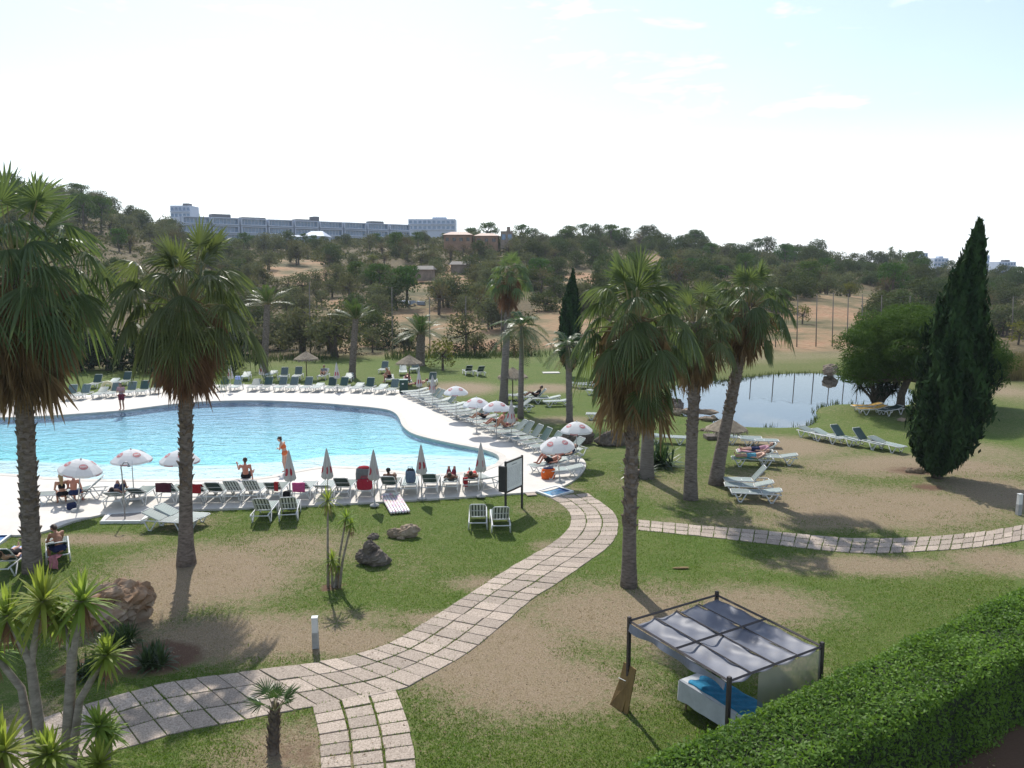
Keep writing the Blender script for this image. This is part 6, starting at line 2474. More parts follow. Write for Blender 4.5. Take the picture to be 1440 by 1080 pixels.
o = draped('towel', 'dusty pink towel hanging from the lawn lounger under the man in navy shorts', 'towel', .3, .6, cloth('dusty pink towel', (.42, .17, .19)), G(86, 790) + Vector((.2, -.42, 0)), radians(170), .40, .38, 7)


def bag(name, label, cat, loc, size, mat, rz=0, strap=True, top=None):
    root = thing(name, label, cat, loc, rz)
    b = MB()
    w, d, h = size
    n = 16
    prof = [(0, .78), (.04, .9), (.3, 1.02), (.7, 1.0), (.95, .92), (1.0, .86)]
    vs, fs = [], []
    for z, q in prof:
        for k in range(n):
            a = 2 * pi * k / n
            e = 3.0
            cx = math.copysign(abs(cos(a)) ** (2 / e), cos(a))
            cy = math.copysign(abs(sin(a)) ** (2 / e), sin(a))
            vs.append((w / 2 * cx * q * (1 + .03 * sin(a * 5 + z * 4)), d / 2 * cy * q, z * h * (1 + .03 * sin(a * 2))))
    for i in range(len(prof) - 1):
        for k in range(n):
            fs.append((i * n + k, i * n + (k + 1) % n, (i + 1) * n + (k + 1) % n, (i + 1) * n + k))
    fs.append(tuple(range(n))[::-1])
    fs.append(tuple(range((len(prof) - 1) * n, len(prof) * n)))
    b.add(vs, fs)
    b.build('body', mat, root, smooth=True)
    if strap:
        for s in (-1, 1):
            b = MB()
            b.tube([(-w * .25, s * d * .4, h * .9), (-w * .2, s * d * .42, h * 1.25), (w * .2, s * d * .42, h * 1.25), (w * .25, s * d * .4, h * .9)], .012, 5)
            b.build('strap', top or mat, root, smooth=True)
    if top:
        b = MB()
        b.blob((0, 0, h * .98), (w * .42, d * .4, h * .16), 12, 6)
        b.build('flap', top, root, smooth=True)
    return root


bag('beach_bag', 'orange square beach bag with dark clothes on top at the deck corner', 'bag', G(771, 673, DZ), (.62, .42, .46), cloth('orange canvas', (.62, .12, .025)), .4, True, cloth('navy folded clothes', NAVY))
l, rz = on_lounger(575, 700, 180, end='head')
p = l + Vector((0, -1.15, .42))
bag('rucksack', 'blue-grey rucksack with dark top standing on a poolside lounger', 'bag', (p.x, p.y, p.z), (.42, .34, .52), cloth('blue grey nylon', (.13, .17, .24)), .2, True, cloth('black nylon', BLK))
l, rz = on_lounger(511, 703, 180, end='head')
p = l + Vector((0, -1.45, .62))
bag('beach_bag', 'big red bag with white curve hanging behind the folded parasol lounger', 'bag', (p.x + .05, p.y - .28, .42), (.62, .26, .42), cloth('red bag cloth', (.36, .03, .05)), .1, True)
bag('pop_up_bag', 'round grey pop-up bag with red inside on the lounger behind the red bag', 'bag', (p.x - .02, p.y + .05, .50), (.66, .42, .72), cloth('grey nylon', (.17, .18, .18)), .1, False, cloth('red lining', (.36, .04, .05)))
bag('rucksack', 'dark rucksack lying on the deck beside the pink-towel lounger', 'bag', G(405, 698, DZ), (.4, .26, .22), cloth('black nylon', BLK), .6, False)
bag('rucksack', 'dark blue bag under the couple\'s lounger on the white deck', 'bag', G(101, 716, DZ), (.35, .26, .24), cloth('navy bag cloth', NAVY), .6, False)
b = MB()
b.blob((0, 0, .30), (.36, .10, .36), 24, 12)
tor = MB()
N, K = 28, 10
vs, fs = [], []
for i in range(N):
    a = 2 * pi * i / N
    for k in range(K):
        w_ = 2 * pi * k / K
        r_ = .36 + .11 * cos(w_)
        vs.append((cos(a) * r_, .11 * sin(w_), .47 + sin(a) * r_))
for i in range(N):
    for k in range(K):
        fs.append((i * K + k, ((i + 1) % N) * K + k, ((i + 1) % N) * K + (k + 1) % K, i * K + (k + 1) % K))
tor.add(vs, fs)
o = tor.build('swim_ring', surf('pale yellow vinyl', (.62, .55, .33), .35, .08, 4, spec=.6), None, smooth=True)
o.location = G(151, 553)
o.rotation_euler = (radians(-12), 0, .2)
tag(o, 'pale yellow swim ring standing among the far loungers', 'swim ring')


def air_mattress():
    c = [G(*q, .02) for q in ((538, 700), (560, 697.5), (575, 722), (551, 724))]
    root_l = c[0]
    fy = ((c[2] + c[3]) / 2 - (c[0] + c[1]) / 2)
    L = fy.length
    rz = math.atan2(fy.y, fy.x) - pi / 2
    m, nt, out = newmat('pink flowered vinyl')
    p = nd(nt, 'ShaderNodeBsdfPrincipled')
    vo = nd(nt, 'ShaderNodeTexVoronoi')
    vo.inputs['Scale'].default_value = 9
    nt.links.new(nd(nt, 'ShaderNodeTexCoord').outputs['Object'], vo.inputs['Vector'])
    h = nd(nt, 'ShaderNodeHueSaturation')
    h.inputs['Saturation'].default_value = .75
    nt.links.new(vo.outputs['Color'], h.inputs['Color'])
    cc = mixc(nt, ramp(nt, vo.outputs['Distance'], [(.3, 0), (.42, 1)]), (.66, .32, .40), (.74, .70, .68))
    cc = mixc(nt, .22, cc, h.outputs[0])
    nt.links.new(cc, p.inputs['Base Color'])
    p.inputs['Roughness'].default_value = .35
    nt.links.new(p.outputs[0], out.inputs[0])
    b = MB()
    W = .78
    for k in range(7):
        x = -W / 2 + W * (k + .5) / 7
        b.tube([(x, .0, .06), (x, .03, .07), (x, L - .05, .07), (x, L, .06)], [.035, .058, .058, .035], 8)
    o = b.build('tubes', m, None, smooth=True)
    root = thing('air_mattress', 'pink and white flowered air mattress on the grass beside the deck', 'air mattress', ((c[0] + c[1]) / 2).to_tuple(), rz)
    o.parent = root
    b = MB()
    b.tube([(-W / 2 + .02, .06, .12), (W / 2 - .02, .06, .12)], .075, 8)
    b.build('pillow', m, root, smooth=True)


air_mattress()
# ------------------------------------------------------------------ trees on the hill: a few kinds, then copies
KINDS = {}


def kind(key, *a, **k):
    KINDS[key] = bush_tree(*a, **k)


kind('olive', 'olive_tree', 'grey-green olive tree', 'tree', M_OLIVE, 4.6, 5.2, 101, 34, .15, 62, .32, multi=2, low=.22)
kind('olive2', 'olive_tree', 'grey-green olive tree', 'tree', M_OLIVE, 4.2, 4.6, 102, 26, .15, 52, .36, holes=.25, low=.25)
kind('carob', 'carob_tree', 'round dark carob tree', 'tree', M_CAROB, 4.6, 5.4, 103, 36, .16, 66, .3, low=.08)
kind('carob2', 'carob_tree', 'round dark carob tree', 'tree', M_CAROB, 3.8, 5.6, 104, 34, .16, 60, .3, low=.05, flat=.65)
kind('almond', 'almond_tree', 'thin brownish almond tree', 'tree', M_ALMOND, 4.2, 4.6, 105, 26, .11, 48, .38, holes=.3, multi=2)
kind('lime', 'shrub', 'yellow-green shrub', 'shrub', M_LIME, 3.2, 3.4, 106, 22, .14, 58, .35)
kind('pine', 'pine_tree', 'dark pine tree', 'pine tree', M_PINE, 5.6, 5.0, 107, 30, .16, 60, .45, low=.35, flat=.6)
kind('scrub', 'shrub', 'low dark shrub', 'shrub', M_DARKSH, 2.2, 3.4, 108, 22, .13, 60, .3, low=0.0)


def ptree(key, x, y, s, rz, label, group=None, sq=1.0):
    o = place(KINDS[key], (x, y, gz(x, y) - .1), rz, label, group)
    o.scale = (s, s, s * sq)
    return o


# single trees near the fence that can be told apart
singles = [('olive', 470, 500, 455, 1.35, 'wide olive tree behind the far loungers, between two upright palms', 84), ('olive', 425, 498, 452, 1.2, 'olive tree', 86), ('carob', 530, 500, 440, 1.0, 'dark tree', 96),
           ('lime', 622, 520, 470, 1.0, 'small yellow-green tree with thin trunk standing on the lawn behind the diagonal row', 73), ('olive2', 655, 505, 440, 1.15, 'grey olive beside a tall thin pole behind the far lawn pair', 88), ('almond', 617, 0, 0, 1.25, 'bare-limbed almond tree on the orange clearing', 125),
           ('lime', 526, 0, 0, 1.0, 'olive-yellow tree in front of dark bushes left', 105), ('carob2', 766, 0, 0, 1.0, 'rounded green-yellow bush on the slope beside the small cypress', 130), ('scrub', 574, 0, 0, 1.3, 'dark shrub under the short date palm', 90),
           ('olive', 395, 0, 0, 1.0, 'grey olive beside the pale upright palm', 93), ('lime', 1128, 0, 0, .95, 'single green bush at the edge of the orange field', 118), ('almond', 690, 0, 0, 1.3, 'brownish thin tree beside the tall slim fan palm', 118), ('almond', 760, 0, 0, 1.2, 'brownish thin tree above the feathery queen palm', 150),
           ('olive', 1190, 0, 0, 1.1, 'grey olive at the corner of the orange field', 165), ('almond', 1245, 0, 0, 1.2, 'brownish thin tree behind the stone pine crown', 150), ('olive', 1415, 0, 0, 1.0, 'grey bush behind the tall cypress by the reeds', 105), ('lime', 1434, 0, 0, 1.0, 'yellowish bush beside the reed bank', 95),
           ('olive2', 335, 0, 0, 1.1, 'grey-green olive showing between the big fan palm and pale palm', 88)]
SL = {1: 'olive tree beside the wide one, nearer the pale upright palm', 2: 'dark rounded tree behind the olive pair', 6: 'olive-yellow tree in front of the dark bushes on the slope'}
for i, (k, u, _, __, s, lab, d) in enumerate(singles):
    x = (u - 720) / FPX * d
    ptree(k, x, d, s, i * 1.7, SL.get(i, lab))
# dark screen of shrubs behind the far-left loungers
rs = random.Random(12)
DARKL = 'tall dark shrub in the shaded screen behind the far-left loungers'.replace('far-left ', 'first dozen ')
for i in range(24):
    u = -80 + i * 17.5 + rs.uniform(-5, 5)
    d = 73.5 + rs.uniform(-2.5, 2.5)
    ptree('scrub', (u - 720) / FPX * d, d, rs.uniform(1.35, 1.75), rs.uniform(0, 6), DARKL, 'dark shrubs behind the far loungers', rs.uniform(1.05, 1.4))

rh = random.Random(2024)
LAB = {'olive': 'grey-green olive tree growing in the scrub on the hillside', 'olive2': 'grey-green olive tree growing in the scrub on the hillside', 'carob': 'round dark green carob tree growing on the hillside', 'carob2': 'round dark green carob tree growing on the hillside',
       'almond': 'thin brownish almond tree growing on the dry hillside', 'lime': 'yellow-green shrub growing between darker trees on the hillside', 'pine': 'dark bushy pine tree growing on the hillside', 'scrub': 'low dark shrub growing on the hillside'}
GRP = {'olive': 'olive trees on the hillside', 'olive2': 'olive trees on the hillside', 'carob': 'carob trees on the hillside', 'carob2': 'carob trees on the hillside', 'almond': 'almond trees on the hillside', 'lime': 'yellow-green shrubs on the hillside', 'pine': 'pine trees on the hillside', 'scrub': 'low shrubs on the hillside'}


placed = []
tries = 0
bands = [(100, 130, 52), (130, 170, 92), (170, 215, 124), (215, 262, 150), (262, 316, 175)]
cnt = 0
for (d0, d1, want) in bands:
    got = 0
    t = 0
    while got < want and t < 9000:
        t += 1
        u = rh.uniform(-60, 1500)
        d = rh.uniform(d0, d1)
        x = (u - 720) / FPX * d
        z = gz(x, d)
        pu, pv = photo_px(x, d, z + 1.2)
        if any(((pu - c[0]) / c[2]) ** 2 + ((pv - c[1]) / c[3]) ** 2 < 1 for c in CLEAR):
            continue
        if any((x - a) ** 2 + (d - b_) ** 2 < (1.6 + d * .004) ** 2 for a, b_ in placed):
            continue
        placed.append((x, d))
        q = rh.random()
        right = u > 780
        if right:
            k = 'carob' if q < .28 else 'carob2' if q < .56 else 'olive' if q < .78 else 'pine' if q < .86 else 'almond' if q < .90 else 'lime'
        else:
            k = 'olive' if q < .24 else 'olive2' if q < .44 else 'carob' if q < .60 else 'almond' if q < .74 else 'carob2' if q < .86 else 'lime' if q < .93 else 'pine'
        if d > 262 and q > .5:
            k = 'carob' if q < .8 else 'pine'
        s = rh.uniform(.72, 1.28) * (1.0 + (d - 100) / 900)
        if 255 < pu < 650 and d > 215:
            top = photo_px(x, d, z + 4.6 * s)[1]
            if top < 324:
                s *= .55
        ptree(k, x, d, s, rh.uniform(0, 6.28), LAB[k], GRP[k], rh.uniform(.85, 1.15))
        got += 1
        cnt += 1
ro_ = random.Random(31)
for i in range(400):
    u, d = ro_.uniform(300, 700), ro_.uniform(112, 215)
    x = (u - 720) / FPX * d
    pu, pv = photo_px(x, d, gz(x, d) + 1.2)
    if cnt > 660 or any(((pu - c[0]) / c[2]) ** 2 + ((pv - c[1]) / c[3]) ** 2 < 1 for c in CLEAR) or any((x - a) ** 2 + (d - b_) ** 2 < 7 for a, b_ in placed):
        continue
    placed.append((x, d))
    k = ['olive', 'almond', 'olive2', 'olive'][i % 4]
    ptree(k, x, d, ro_.uniform(.6, 1.05), ro_.uniform(0, 6.28), LAB[k], GRP[k], ro_.uniform(.85, 1.15))
    cnt += 1
NEARL = 'bushy olive or shrub at the edge of the lawn behind the far loungers'
for i in range(18):
    u = 318 + i * 25 + ro_.uniform(-8, 8)
    if 600 < u < 640 or abs(u - 591) < 14:
        continue
    d = ro_.uniform(85, 93)
    k = ['olive2', 'scrub', 'olive', 'scrub'][i % 4]
    ptree(k, (u - 720) / FPX * d, d, ro_.uniform(.55, .85), ro_.uniform(0, 6.28), NEARL, 'bushes at the lawn edge', ro_.uniform(.8, 1.1))
print('hill trees', cnt)


# the unbroken scrub between and beyond the single trees
def scrub():
    rng = np.random.default_rng(77)
    rnd = random.Random(78)
    Vs, Ts = [], []
    n = 0
    while n < 7000:
        d = math.sqrt(rnd.uniform(108 ** 2, 345 ** 2))
        if rnd.random() < .25:
            d = rnd.uniform(280, 345)
        u = rnd.uniform(-120, 1560)
        x = (u - 720) / FPX * d
        z = gz(x, d)
        pu, pv = photo_px(x, d, z + .6)
        if any(((pu - c[0]) / c[2]) ** 2 + ((pv - c[1]) / c[3]) ** 2 < 1.25 for c in CLEAR):
            continue
        n += 1
        r = rnd.uniform(.6, 1.8) * (1 + (d - 100) / 500)
        k = 40
        D = unit(rng.normal(size=(k, 3)))
        D[:, 2] = np.abs(D[:, 2])
        P = np.array([x, d, z]) + D * r * np.array([1.1, 1.1, .75]) * rng.uniform(.5, 1, (k, 1))
        N = unit(D + rng.normal(size=(k, 3)) * .7 + np.array([0, 0, .4]))
        Vs.append(leafquads(P, N, r * .17 * rng.uniform(.6, 1.4, k), .6, rng))
        Ts.append(np.clip(rnd.uniform(0, 1) + rng.uniform(-.2, .2, k), 0, 1))
    m = leafmat('scrub foliage', (.040, .058, .020), (.140, .136, .060), .22, .9, .05, 0, .03)
    tag(quads('scrub', np.concatenate(Vs), m, np.concatenate(Ts)), None, None, kind='stuff')


scrub()


# tall grass and reeds at the lawn's edge
def blades(name, pts, hmin, hmax, mat, seed, per=1, w=.02):
    rng = np.random.default_rng(seed)
    P = np.array(pts)
    n = len(P)
    h = rng.uniform(hmin, hmax, n)[:, None]
    a = rng.uniform(0, 2 * pi, n)
    S = np.stack([np.cos(a), np.sin(a), np.zeros(n)], 1) * w
    lean = rng.normal(size=(n, 3)) * .22
    lean[:, 2] = 0
    T = P + lean * h + np.array([0, 0, 1.0]) * h
    V = np.stack([P - S, P + S, T + S * .15, T - S * .15], 1)
    return tag(quads(name, V, mat, rng.uniform(0, 1, n)), None, None, kind='stuff')


rg = random.Random(15)
pts = []
for i in range(6000):
    u = rg.uniform(330, 1240)
    if sin(u * .021) + .6 * sin(u * .057 + 1) + (.9 if 540 < u < 740 else -.2) < rg.uniform(-.6, .8):
        continue
    d = float(np.interp(u, [330, 560, 740, 900, 1000, 1240], [81, 83, 86, 91, 92.5, 92.5])) + rg.gauss(0, 1.3)
    x = (u - 720) / FPX * d
    pts.append((x, d, gz(x, d) - .05))
blades('tall_grass', pts, .25, 1.15, M_GREENREED, 1, w=.035)
pts = []
for i in range(7000):
    u, d = rg.uniform(1385, 1520), rg.uniform(66, 76)
    x = (u - 720) / FPX * d
    pts.append((x, d, gz(x, d) - .05))
blades('reeds', pts,   .6, 1.9, M_REED, 2, w=.03)
P_ = np.array(POND)
pts = []
for i in range(len(P_)):
    a, c = Vector(P_[i - 1]), Vector(P_[i])
    if (a + c).y / 2 > 66 or rg.random() < .55:
        for k in range(int((c - a).length * 22)):
            q = a.lerp(c, rg.random())
            pts.append((q.x + rg.gauss(0, .12), q.y + rg.gauss(0, .12) + .1, -.15))
blades('shore_grass', pts, .1, .38, M_GREENREED, 3, w=.025)

# ------------------------------------------------------------------ ball-stop nets on tall poles
M_POLE = surf('weathered pole', (.16, .14, .12), .8, .2, 3)
mm, nt, out = newmat('thin dark netting')
p = nd(nt, 'ShaderNodeBsdfPrincipled')
p.inputs['Base Color'].default_value = rgb((.10, .09, .085))
tr = nd(nt, 'ShaderNodeBsdfTransparent')
mx = nd(nt, 'ShaderNodeMixShader')
mx.inputs[0].default_value = .06
nt.links.new(tr.outputs[0], mx.inputs[1])
nt.links.new(p.outputs[0], mx.inputs[2])
nt.links.new(mx.outputs[0], out.inputs[0])
M_NET = mm


def net_fence(label, posts, d, name='net_fence', brace=False, cable=None, netz=None):
    """posts: (column, top row); all stand at distance d (or their own)"""
    x0 = (posts[0][0] - 720) / FPX * d
    root = thing(name, label, 'fence', (x0, d, 0))
    tops = []
    for (u, vt, *rest) in posts:
        dd = rest[0] if rest else d
        x = (u - 720) / FPX * dd
        t = AT(u + (u - 1180) * .0, vt, dd)
        z = gz(x, dd)
        b = MB()
        b.tube([(x - x0, dd - d, z - .3), (t.x - x0, dd - d, t.z)], [.07, .05], 8)
        b.build('post', M_POLE, root, smooth=True)
        tops.append((Vector((x - x0, dd - d, z)), Vector((t.x - x0, dd - d, t.z))))
        if brace:
            b = MB()
            b.tube([(x - x0 + 1.4, dd - d + .2, z), (t.x - x0, dd - d, z + (t.z - z) * .5)], .03, 5)
            b.build('brace', M_POLE, root)
    b = MB()
    for (a0, a1), (c0, c1) in zip(tops[:-1], tops[1:]):
        n = 8
        vs = []
        for i in range(n + 1):
            t = i / n
            lo, hi = a0.lerp(c0, t), a1.lerp(c1, t)
            hi = hi - Vector((0, 0, .35 * 4 * t * (1 - t) + .1))
            vs += [lo, hi]
        b.add(vs, [(2 * i, 2 * i + 2, 2 * i + 3, 2 * i + 1) for i in range(n)])
    b.build('net', M_NET, root)
    b = MB()
    for (a0, a1), (c0, c1) in zip(tops[:-1], tops[1:]):
        b.tube([a1, a1.lerp(c1, .5) - Vector((0, 0, .3)), c1], .012, 4)
    b.build('cable', M_POLE, root)
    return root


net_fence('tall net fence on thin poles along the orange field behind the pond', [(1060, 420), (1092, 417), (1122, 415), (1149, 413), (1172, 412), (1193, 413), (1213, 414), (1240, 415), (1280, 416)], 93.5)
net_fence('tall net fence on thin poles between lawn and olive trees behind the pool', [(330, 398, 85), (435, 397, 85), (551, 404, 86), (604, 418, 87), (655, 417, 88), (705, 417, 90)], 85)
net_fence('thin pole net fence behind the tall cypress beside the reeds', [(1383, 425), (1425, 417), (1470, 415)], 100)
b = MB()
for u in (1395, 1425, 1455, 1485):
    q = G(u, 529 - (u - 1395) * .06)
    b.tube([(q.x, q.y, -.1), (q.x, q.y, .7)], .05, 6)
rt = thing('rail_fence', 'low dark wooden rail fence at the foot of the reed bank', 'fence', (0, 0, 0))
for u in (1395, 1432, 1469):
    q = G(u, 532 - (u - 1395) * .08)
    b = MB()
    b.tube([(q.x, q.y, -.1), (q.x, q.y, .75)], .055, 6)
    b.build('post', M_BARK, rt)
for z in (.35, .65):
    b = MB()
    b.tube([G(1388, 532.5) + Vector((0, 0, z)), G(1432, 529) + Vector((0, 0, z)), G(1475, 525.5) + Vector((0, 0, z))], .04, 6)
    b.build('rail', M_BARK, rt)

# ------------------------------------------------------------------ buildings on the ridge
M_HWALL = surf('haze-blue white render', (.44, .50, .60), .7, .06, .5)  # white surfaces greyed blue: distance haze and backlit shade mixed into the colour
M_HGLASS = surf('blue tinted glazing', (.05, .12, .22), .15, .3, .6, col2=(.10, .20, .34), spec=.8)
M_HDARK = surf('dark roof plant', (.10, .10, .11), .7)
M_TERRA = surf('faded terracotta roof', (.50, .34, .26), .85, .3, 2, col2=(.66, .54, .46))
M_OCHRE = surf('ochre plaster', (.28, .17, .11), .85, .25, .6)
M_STONEW = surf('bare stone wall', (.25, .20, .16), .9, .4, .8)
M_SHEDR = surf('grey sheet roof', (.125, .112, .10), .85, .25, 1.5)
M_WIND = surf('dark window', (.02, .022, .025), .2, spec=.6)


def hotel():
    d0, d1 = 392, 470
    a = Vector(((262 - 720) / FPX * d0, d0, 0))
    c = Vector(((578 - 720) / FPX * d1, d1, 0))
    ax = (c - a)
    L = ax.length
    ax.normalize()
    rz = math.atan2(ax.y, ax.x)
    zt0 = AT(262, 298, d0).z
    zb = zt0 - 16.2
    root = thing('hotel', 'long white three-storey hotel with blue glazed balconies on the ridge', 'hotel', (a.x, a.y, zb), rz)
    nm = 9
    fh, base = 3.9, 2.6
    rnd = random.Random(8)
    b = MB()
    b.box((L / 2, 8, 7), (L, 15, 14.2))
    b.build('wall', M_HWALL, root)
    for m in range(nm):
        x0, x1 = L * m / nm + .5, L * (m + 1) / nm - .5
        step = [0, -.0, -.6, 0, -.8, -.4, -1.2, -1, -1.4][m] * 0
        for f in range(3):
            z = base + f * fh
            if f == 0 and m in (3,):
                continue
            b = MB()
            b.box(((x0 + x1) / 2, -.1, z + fh * .52), (x1 - x0 - .6, .9, fh * .62))
            w = b.build('window', M_HGLASS, root)
            b = MB()
            n = 7
            for k in range(1, n):
                xx = x0 + .3 + (x1 - x0 - .6) * k / n
                b.box((xx, -.62, z + fh * .52), (.16, .14, fh * .62))
            b.build('mullions', M_HWALL, w)
            b = MB()
            b.box(((x0 + x1) / 2, -1.0, z + fh * .14), (x1 - x0, 2.2, .55), bev=.08)
            b.box(((x0 + x1) / 2, -1.0, z + fh * .93), (x1 - x0, 2.2, .45), bev=.08)
            b.box((x0 + .25, -1.0, z + fh * .54), (.5, 2.2, fh * .64))
            b.box((x1 - .25, -1.0, z + fh * .54), (.5, 2.2, fh * .64))
            b.build('balcony', M_HWALL, root)
    for (x, w, h) in ((L * .17, 9, 2.2), (L * .30, 12, 1.2), (L * .52, 10, 1.3), (L * .57, 3, 3.0), (L * .86, 8, 1.8)):
        b = MB()
        b.box((x, 8, 14.1 + h / 2), (w, 6, h))
        b.build('roof_plant', M_HDARK, root)


hotel()


def block(label, u0, u1, vt, d, depth, floors, mat, fh=3.0, extra=4, wins=6, name='apartment_block', cat='building', band=True):
    a, c = AT(u0, vt, d), AT(u1, vt, d)
    w, zt = c.x - a.x, a.z
    h = floors * fh + extra
    root = thing(name, label, cat, ((a.x + c.x) / 2, d, zt - h))
    b = MB()
    b.box((0, depth / 2, h / 2), (w, depth, h))
    b.build('wall', mat, root)
    for f in range(floors):
        z = h - (f + .55) * fh
        for k in range(wins):
            x = -w / 2 + w * (k + .5) / wins
            b = MB()
            b.box((x, -.05, z), (w / wins * .62, .3, fh * .5))
            b.build('window', M_HGLASS, root)
        if band:
            b = MB()
            b.box((0, -.5, z - fh * .42), (w, 1.2, .35))
            b.build('balcony', M_HWALL, root)
    b = MB()
    b.box((w * .15, depth / 2, h + .7), (w * .3, depth * .4, 1.4))
    b.build('roof_plant', M_HDARK if floors > 2 else mat, root)
    return root


block('white upper block rising behind the trees beside the long hotel end', 239, 267, 289, 430, 12, 3, M_HWALL, 3.2, 10, 5)
block('pale distant block at the far end of the long hotel', 574, 640, 308, 520, 14, 2, M_HWALL, 3.4, 12, 10)
block('white apartment tower beyond palms on the far ridge', 1286, 1305, 355.5, 560, 12, 4, M_HWALL, 3.0, 12, 5)
block('low white building between the far ridge tower and the tall cypress', 1314, 1334, 363, 600, 12, 2, M_HWALL, 3.0, 12, 4)
block('white apartment tower just behind the tall cypress edge', 1384, 1392, 359, 620, 12, 4, M_HWALL, 3.0, 12, 3)
block('grey-white apartment block on the ridge beyond the tall cypress', 1405, 1429, 368, 600, 12, 4, M_HWALL, 3.0, 12, 6)


def house(label, u0, u1, v_eave, v_ridge, d, depth, wall_h, mat, roofm, nwin=3, name='house', hip=True):
    a, c = AT(u0, v_eave, d), AT(u1, v_eave, d)
    w, ze = c.x - a.x, a.z
    zr = AT(u0, v_ridge, d + depth / 2).z
    root = thing(name, label, 'house', ((a.x + c.x) / 2, d, ze - wall_h))
    b = MB()
    b.box((0, depth / 2, wall_h / 2 - 1), (w, depth, wall_h + 2))
    b.build('wall', mat, root)
    rh = max(zr - ze, .8)
    b = MB()
    o = .45
    k = min(w * .22, depth * .5) if hip else 0
    vs = [(-w / 2 - o, -o, wall_h), (w / 2 + o, -o, wall_h), (w / 2 + o, depth + o, wall_h), (-w / 2 - o, depth + o, wall_h), (-w / 2 + k, depth / 2, wall_h + rh), (w / 2 - k, depth / 2, wall_h + rh)]
    b.add(vs, [(0, 1, 5, 4), (1, 2, 5), (2, 3, 4, 5), (3, 0, 4), (3, 2, 1, 0)])
    b.build('roof', roofm, root)
    for i in range(nwin):
        x = -w / 2 + w * (i + .5) / nwin
        b = MB()
        b.box((x, -.04, wall_h * .52), (min(1.4, w / nwin * .45), .16, wall_h * .36))
        b.build('window', M_WIND, root)
    return root


house('villa with pinkish tiled roof and brown walls among hillside trees, longer wing', 624, 663, 330, 326, 245, 10, 2.9, M_OCHRE, M_TERRA, 4)
house('villa wing with pinkish tiled roof beside a stone ruin', 668, 700, 331.5, 328, 247, 9, 2.7, M_OCHRE, M_TERRA, 3)
house('white house with pale pitched roof below the long hotel', 426, 455, 332, 325, 300, 12, 4.5, M_HWALL, M_HWALL, 3)
house('low white house half hidden by trees below the long hotel', 394, 426, 333, 331, 305, 10, 4.5, M_HWALL, M_HWALL, 3)
house('grey metal shed on the slope below the villa', 584, 607, 379, 375, 172, 7, .35, M_STONEW, M_SHEDR, 0, 'shed', False)
house('long grey shed with low roof beside brown thin trees', 634, 660, 372, 369, 195, 7, .35, M_STONEW, M_SHEDR, 0, 'shed', False)
block('roofless square stone ruin with dark window holes beside the villa', 704, 721, 325, 246, 7, 1, M_STONEW, 3.2, 2, 2, 'stone_ruin', 'ruin', False)
# white rubble and wrecks in the clearing
rr = random.Random(6)
for (u, v, d, n, lab) in ((578, 404, 135, 9, 'pile of white rubble in the orange clearing'), (592, 350, 200, 8, 'pale scrap heap on the slope below the villa'), (622, 349, 205, 6, 'pale scrap heap beside the villa garden')):
    b = MB()
    for k in range(n):
        b.box((rr.uniform(-2, 2), rr.uniform(-1, 1), .25 + rr.uniform(0, .3)), (rr.uniform(.5, 1.6), rr.uniform(.3, .9), rr.uniform(.2, .6)), rr.uniform(0, 3), rx=rr.uniform(-.4, .4))
    x = (u - 720) / FPX * d
    o = b.build('rubble_heap', M_HWALL)
    o.location = (x, d, gz(x, d))
    tag(o, lab, 'rubble')

# ------------------------------------------------------------------ far palms and pointed trees on the ridge line
FP = feather_palm('ridge_palm', 'palm', (0, 0, 0), (0, 0, 7.5), 2.3, 22, 88, .25, .2, .6, 14, -30, 80, .5, wide=.12)
for i, (u, v, s, lab) in enumerate([(1246, 351, 1.0, 'tallest of the small palms on the distant ridge, standing apart'), (1259, 354, .85, 'small ridge palm next to the tallest one'), (1273, 357, .75, 'small ridge palm between its neighbour and the white tower'), (1288, 356, .8, 'small ridge palm in front of the white tower'),
                                    (1064, 342, .8, 'small palm on the ridge above the leaning fan palm'), (1073, 343, .85, 'small palm on the ridge, second above the leaning fan palm')]):
    d = 322
    x = (u - 720) / FPX * d
    zt = AT(u, v, d).z
    z0 = gz(x, d)
    h = 7.5 * s
    place(FP, (x, d, zt - h), i, lab, 'palms on the distant ridge', s)
rb = random.Random(4)
# taller tree group standing out on the left hill
for i, (u, v, d, s, lab) in enumerate([(128, 262, 205, 1.5, 'tall ragged tree rising above the hill beside the big palm crown'), (152, 266, 210, 1.4, 'second ragged tree on the hill top beside the big palm crown')]):
    x = (u - 720) / FPX * d
    ptree('pine', x, d, s, i, lab, None, 1.2)
# ------------------------------------------------------------------ grass blades near the camera and in the joints of the paving


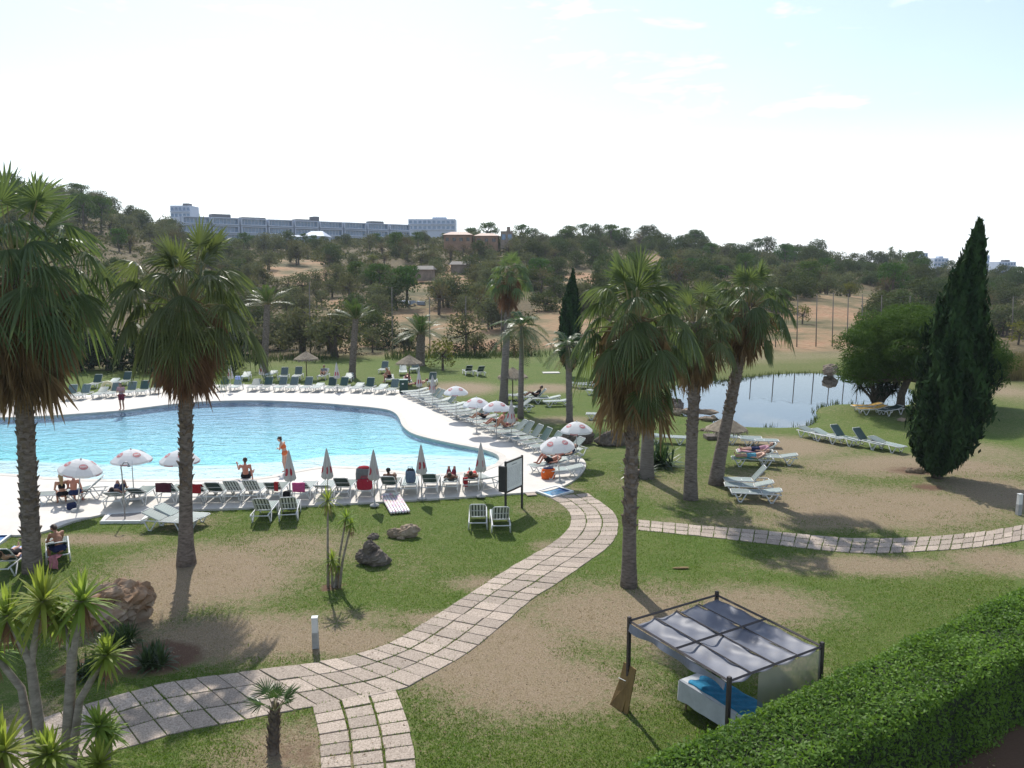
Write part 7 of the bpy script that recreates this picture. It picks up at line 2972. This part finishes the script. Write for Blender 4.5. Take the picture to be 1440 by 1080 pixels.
def near_grass():
    rng = np.random.default_rng(5)
    n = 360000
    # denser close by
    d = 12.6 + 25 * rng.uniform(0, 1, n) ** 1.35
    u = rng.uniform(-20, 1460, n)
    X = (u - 720) / FPX * d
    Y = d
    ok = sdist(X, Y, DECK) > .05
    for p in PATHS:
        ok &= sdist(X, Y, p) > .03
    X, Y = X[ok], Y[ok]
    dry = patches(X, Y, DRYP) + .22 * vnoise(X, Y, .5, 11) + .3 * vnoise(X, Y, 2.3, 12) + .25 * vnoise(X, Y, 6, 13) + rng.uniform(-.35, .35, len(X))
    soil = patches(X, Y, SOILP)
    bare = (soil > .4) & (rng.uniform(0, 1, len(X)) < .92)
    X, Y, dry = X[~bare], Y[~bare], dry[~bare]
    isdry = dry > .46

    def mk(name, m, sel, h0, h1, w, lean):
        x, y = X[sel], Y[sel]
        k = len(x)
        P = np.stack([x, y, x * 0 - .008], 1)
        a = rng.uniform(0, 2 * pi, k)
        S = np.stack([np.cos(a), np.sin(a), np.zeros(k)], 1) * w
        L = rng.normal(size=(k, 3)) * lean
        L[:, 2] = 1
        T = P + L * rng.uniform(h0, h1, (k, 1))
        V = np.stack([P - S, P + S, T], 1)
        tone = np.clip(.45 + .4 * vnoise(x, y, 1.6, 21) + rng.uniform(-.3, .3, k), 0, 1)
        tag(quads(name, V, m, tone), None, None, kind='stuff')
    mg = leafmat('grass blade', (.058, .115, .013), (.140, .205, .034), .5, .6, .15, 0, .6)
    md = leafmat('dry grass blade', (.20, .145, .095), (.43, .33, .235), .35, .8, .1, 0, .6)
    keep = rng.uniform(0, 1, len(X)) < .55
    mk('grass', mg, ~isdry, .02, .052, .011, .55)
    mk('dry_grass', md, isdry & keep, .012, .035, .010, .8)
    # tufts in the joints between the slabs
    V, T = [], []
    for (a, b_, c) in JOINTS:
        if a[1] > 34:
            continue
        q = .5 + .5 * float(vnoise(np.array([a[0]]), np.array([a[1]]), 1.1, 31)[0])
        k = int(max(0, q) * rng.uniform(0, 16))
        for i in range(k):
            t = rng.uniform(0, 1)
            x, y = a[0] + (b_[0] - a[0]) * t, a[1] + (b_[1] - a[1]) * t
            ox, oy = x - c[0], y - c[1]
            l = math.hypot(ox, oy)
            x, y = x + ox / l * .018, y + oy / l * .018
            h = rng.uniform(.035, .085)
            an = rng.uniform(0, 6.28)
            sx, sy = cos(an) * .011, sin(an) * .011
            V.append([(x - sx, y - sy, 0), (x + sx, y + sy, 0), (x + rng.normal() * .03, y + rng.normal() * .03, h)])
            T.append(rng.uniform(0, 1))
    tag(quads('joint_grass', np.array(V), mg, np.array(T)), None, None, kind='stuff')


near_grass()


def litter():
    rng = np.random.default_rng(66)
    n = 26000
    d = 13 + 28 * rng.uniform(0, 1, n) ** 1.2
    u = rng.uniform(-20, 1460, n)
    X, Y = (u - 720) / FPX * d, d
    w_ = patches(X, Y, DRYP) * .5 + patches(X, Y, SOILP) + .25 * vnoise(X, Y, 1.3, 44) + .2 * vnoise(X, Y, 4, 45)
    ok = (sdist(X, Y, DECK) > .05) & (w_ > rng.uniform(.1, 1.1, n))
    X, Y = X[ok], Y[ok]
    k = len(X)
    C = np.stack([X, Y, np.full(k, .03) + rng.uniform(0, .012, k)], 1)
    N = unit(np.array([0, 0, 1.0]) + rng.normal(size=(k, 3)) * .3)
    V = leafquads(C, N, rng.uniform(.012, .034, k), .45, rng)
    m = leafmat('fallen leaf', (.07, .04, .022), (.33, .24, .15), .1, .8, .1, 0, 3)
    tag(quads('fallen_leaves', V, m, rng.uniform(0, 1, k)), None, None, kind='stuff')


litter()

# ------------------------------------------------------------------ the hazy autumn air
b = MB()
b.box((0, 380, 24), (1500, 1000, 110))
m, nt, out = newmat('haze')
pv = nd(nt, 'ShaderNodeVolumePrincipled')
pv.inputs['Density'].default_value = .00020
pv.inputs['Color'].default_value = rgb((.80, .90, 1.0))
pv.inputs['Anisotropy'].default_value = .1
nt.links.new(pv.outputs[0], out.inputs['Volume'])
hz = b.build('haze', m)
tag(hz, None, None, kind='stuff')
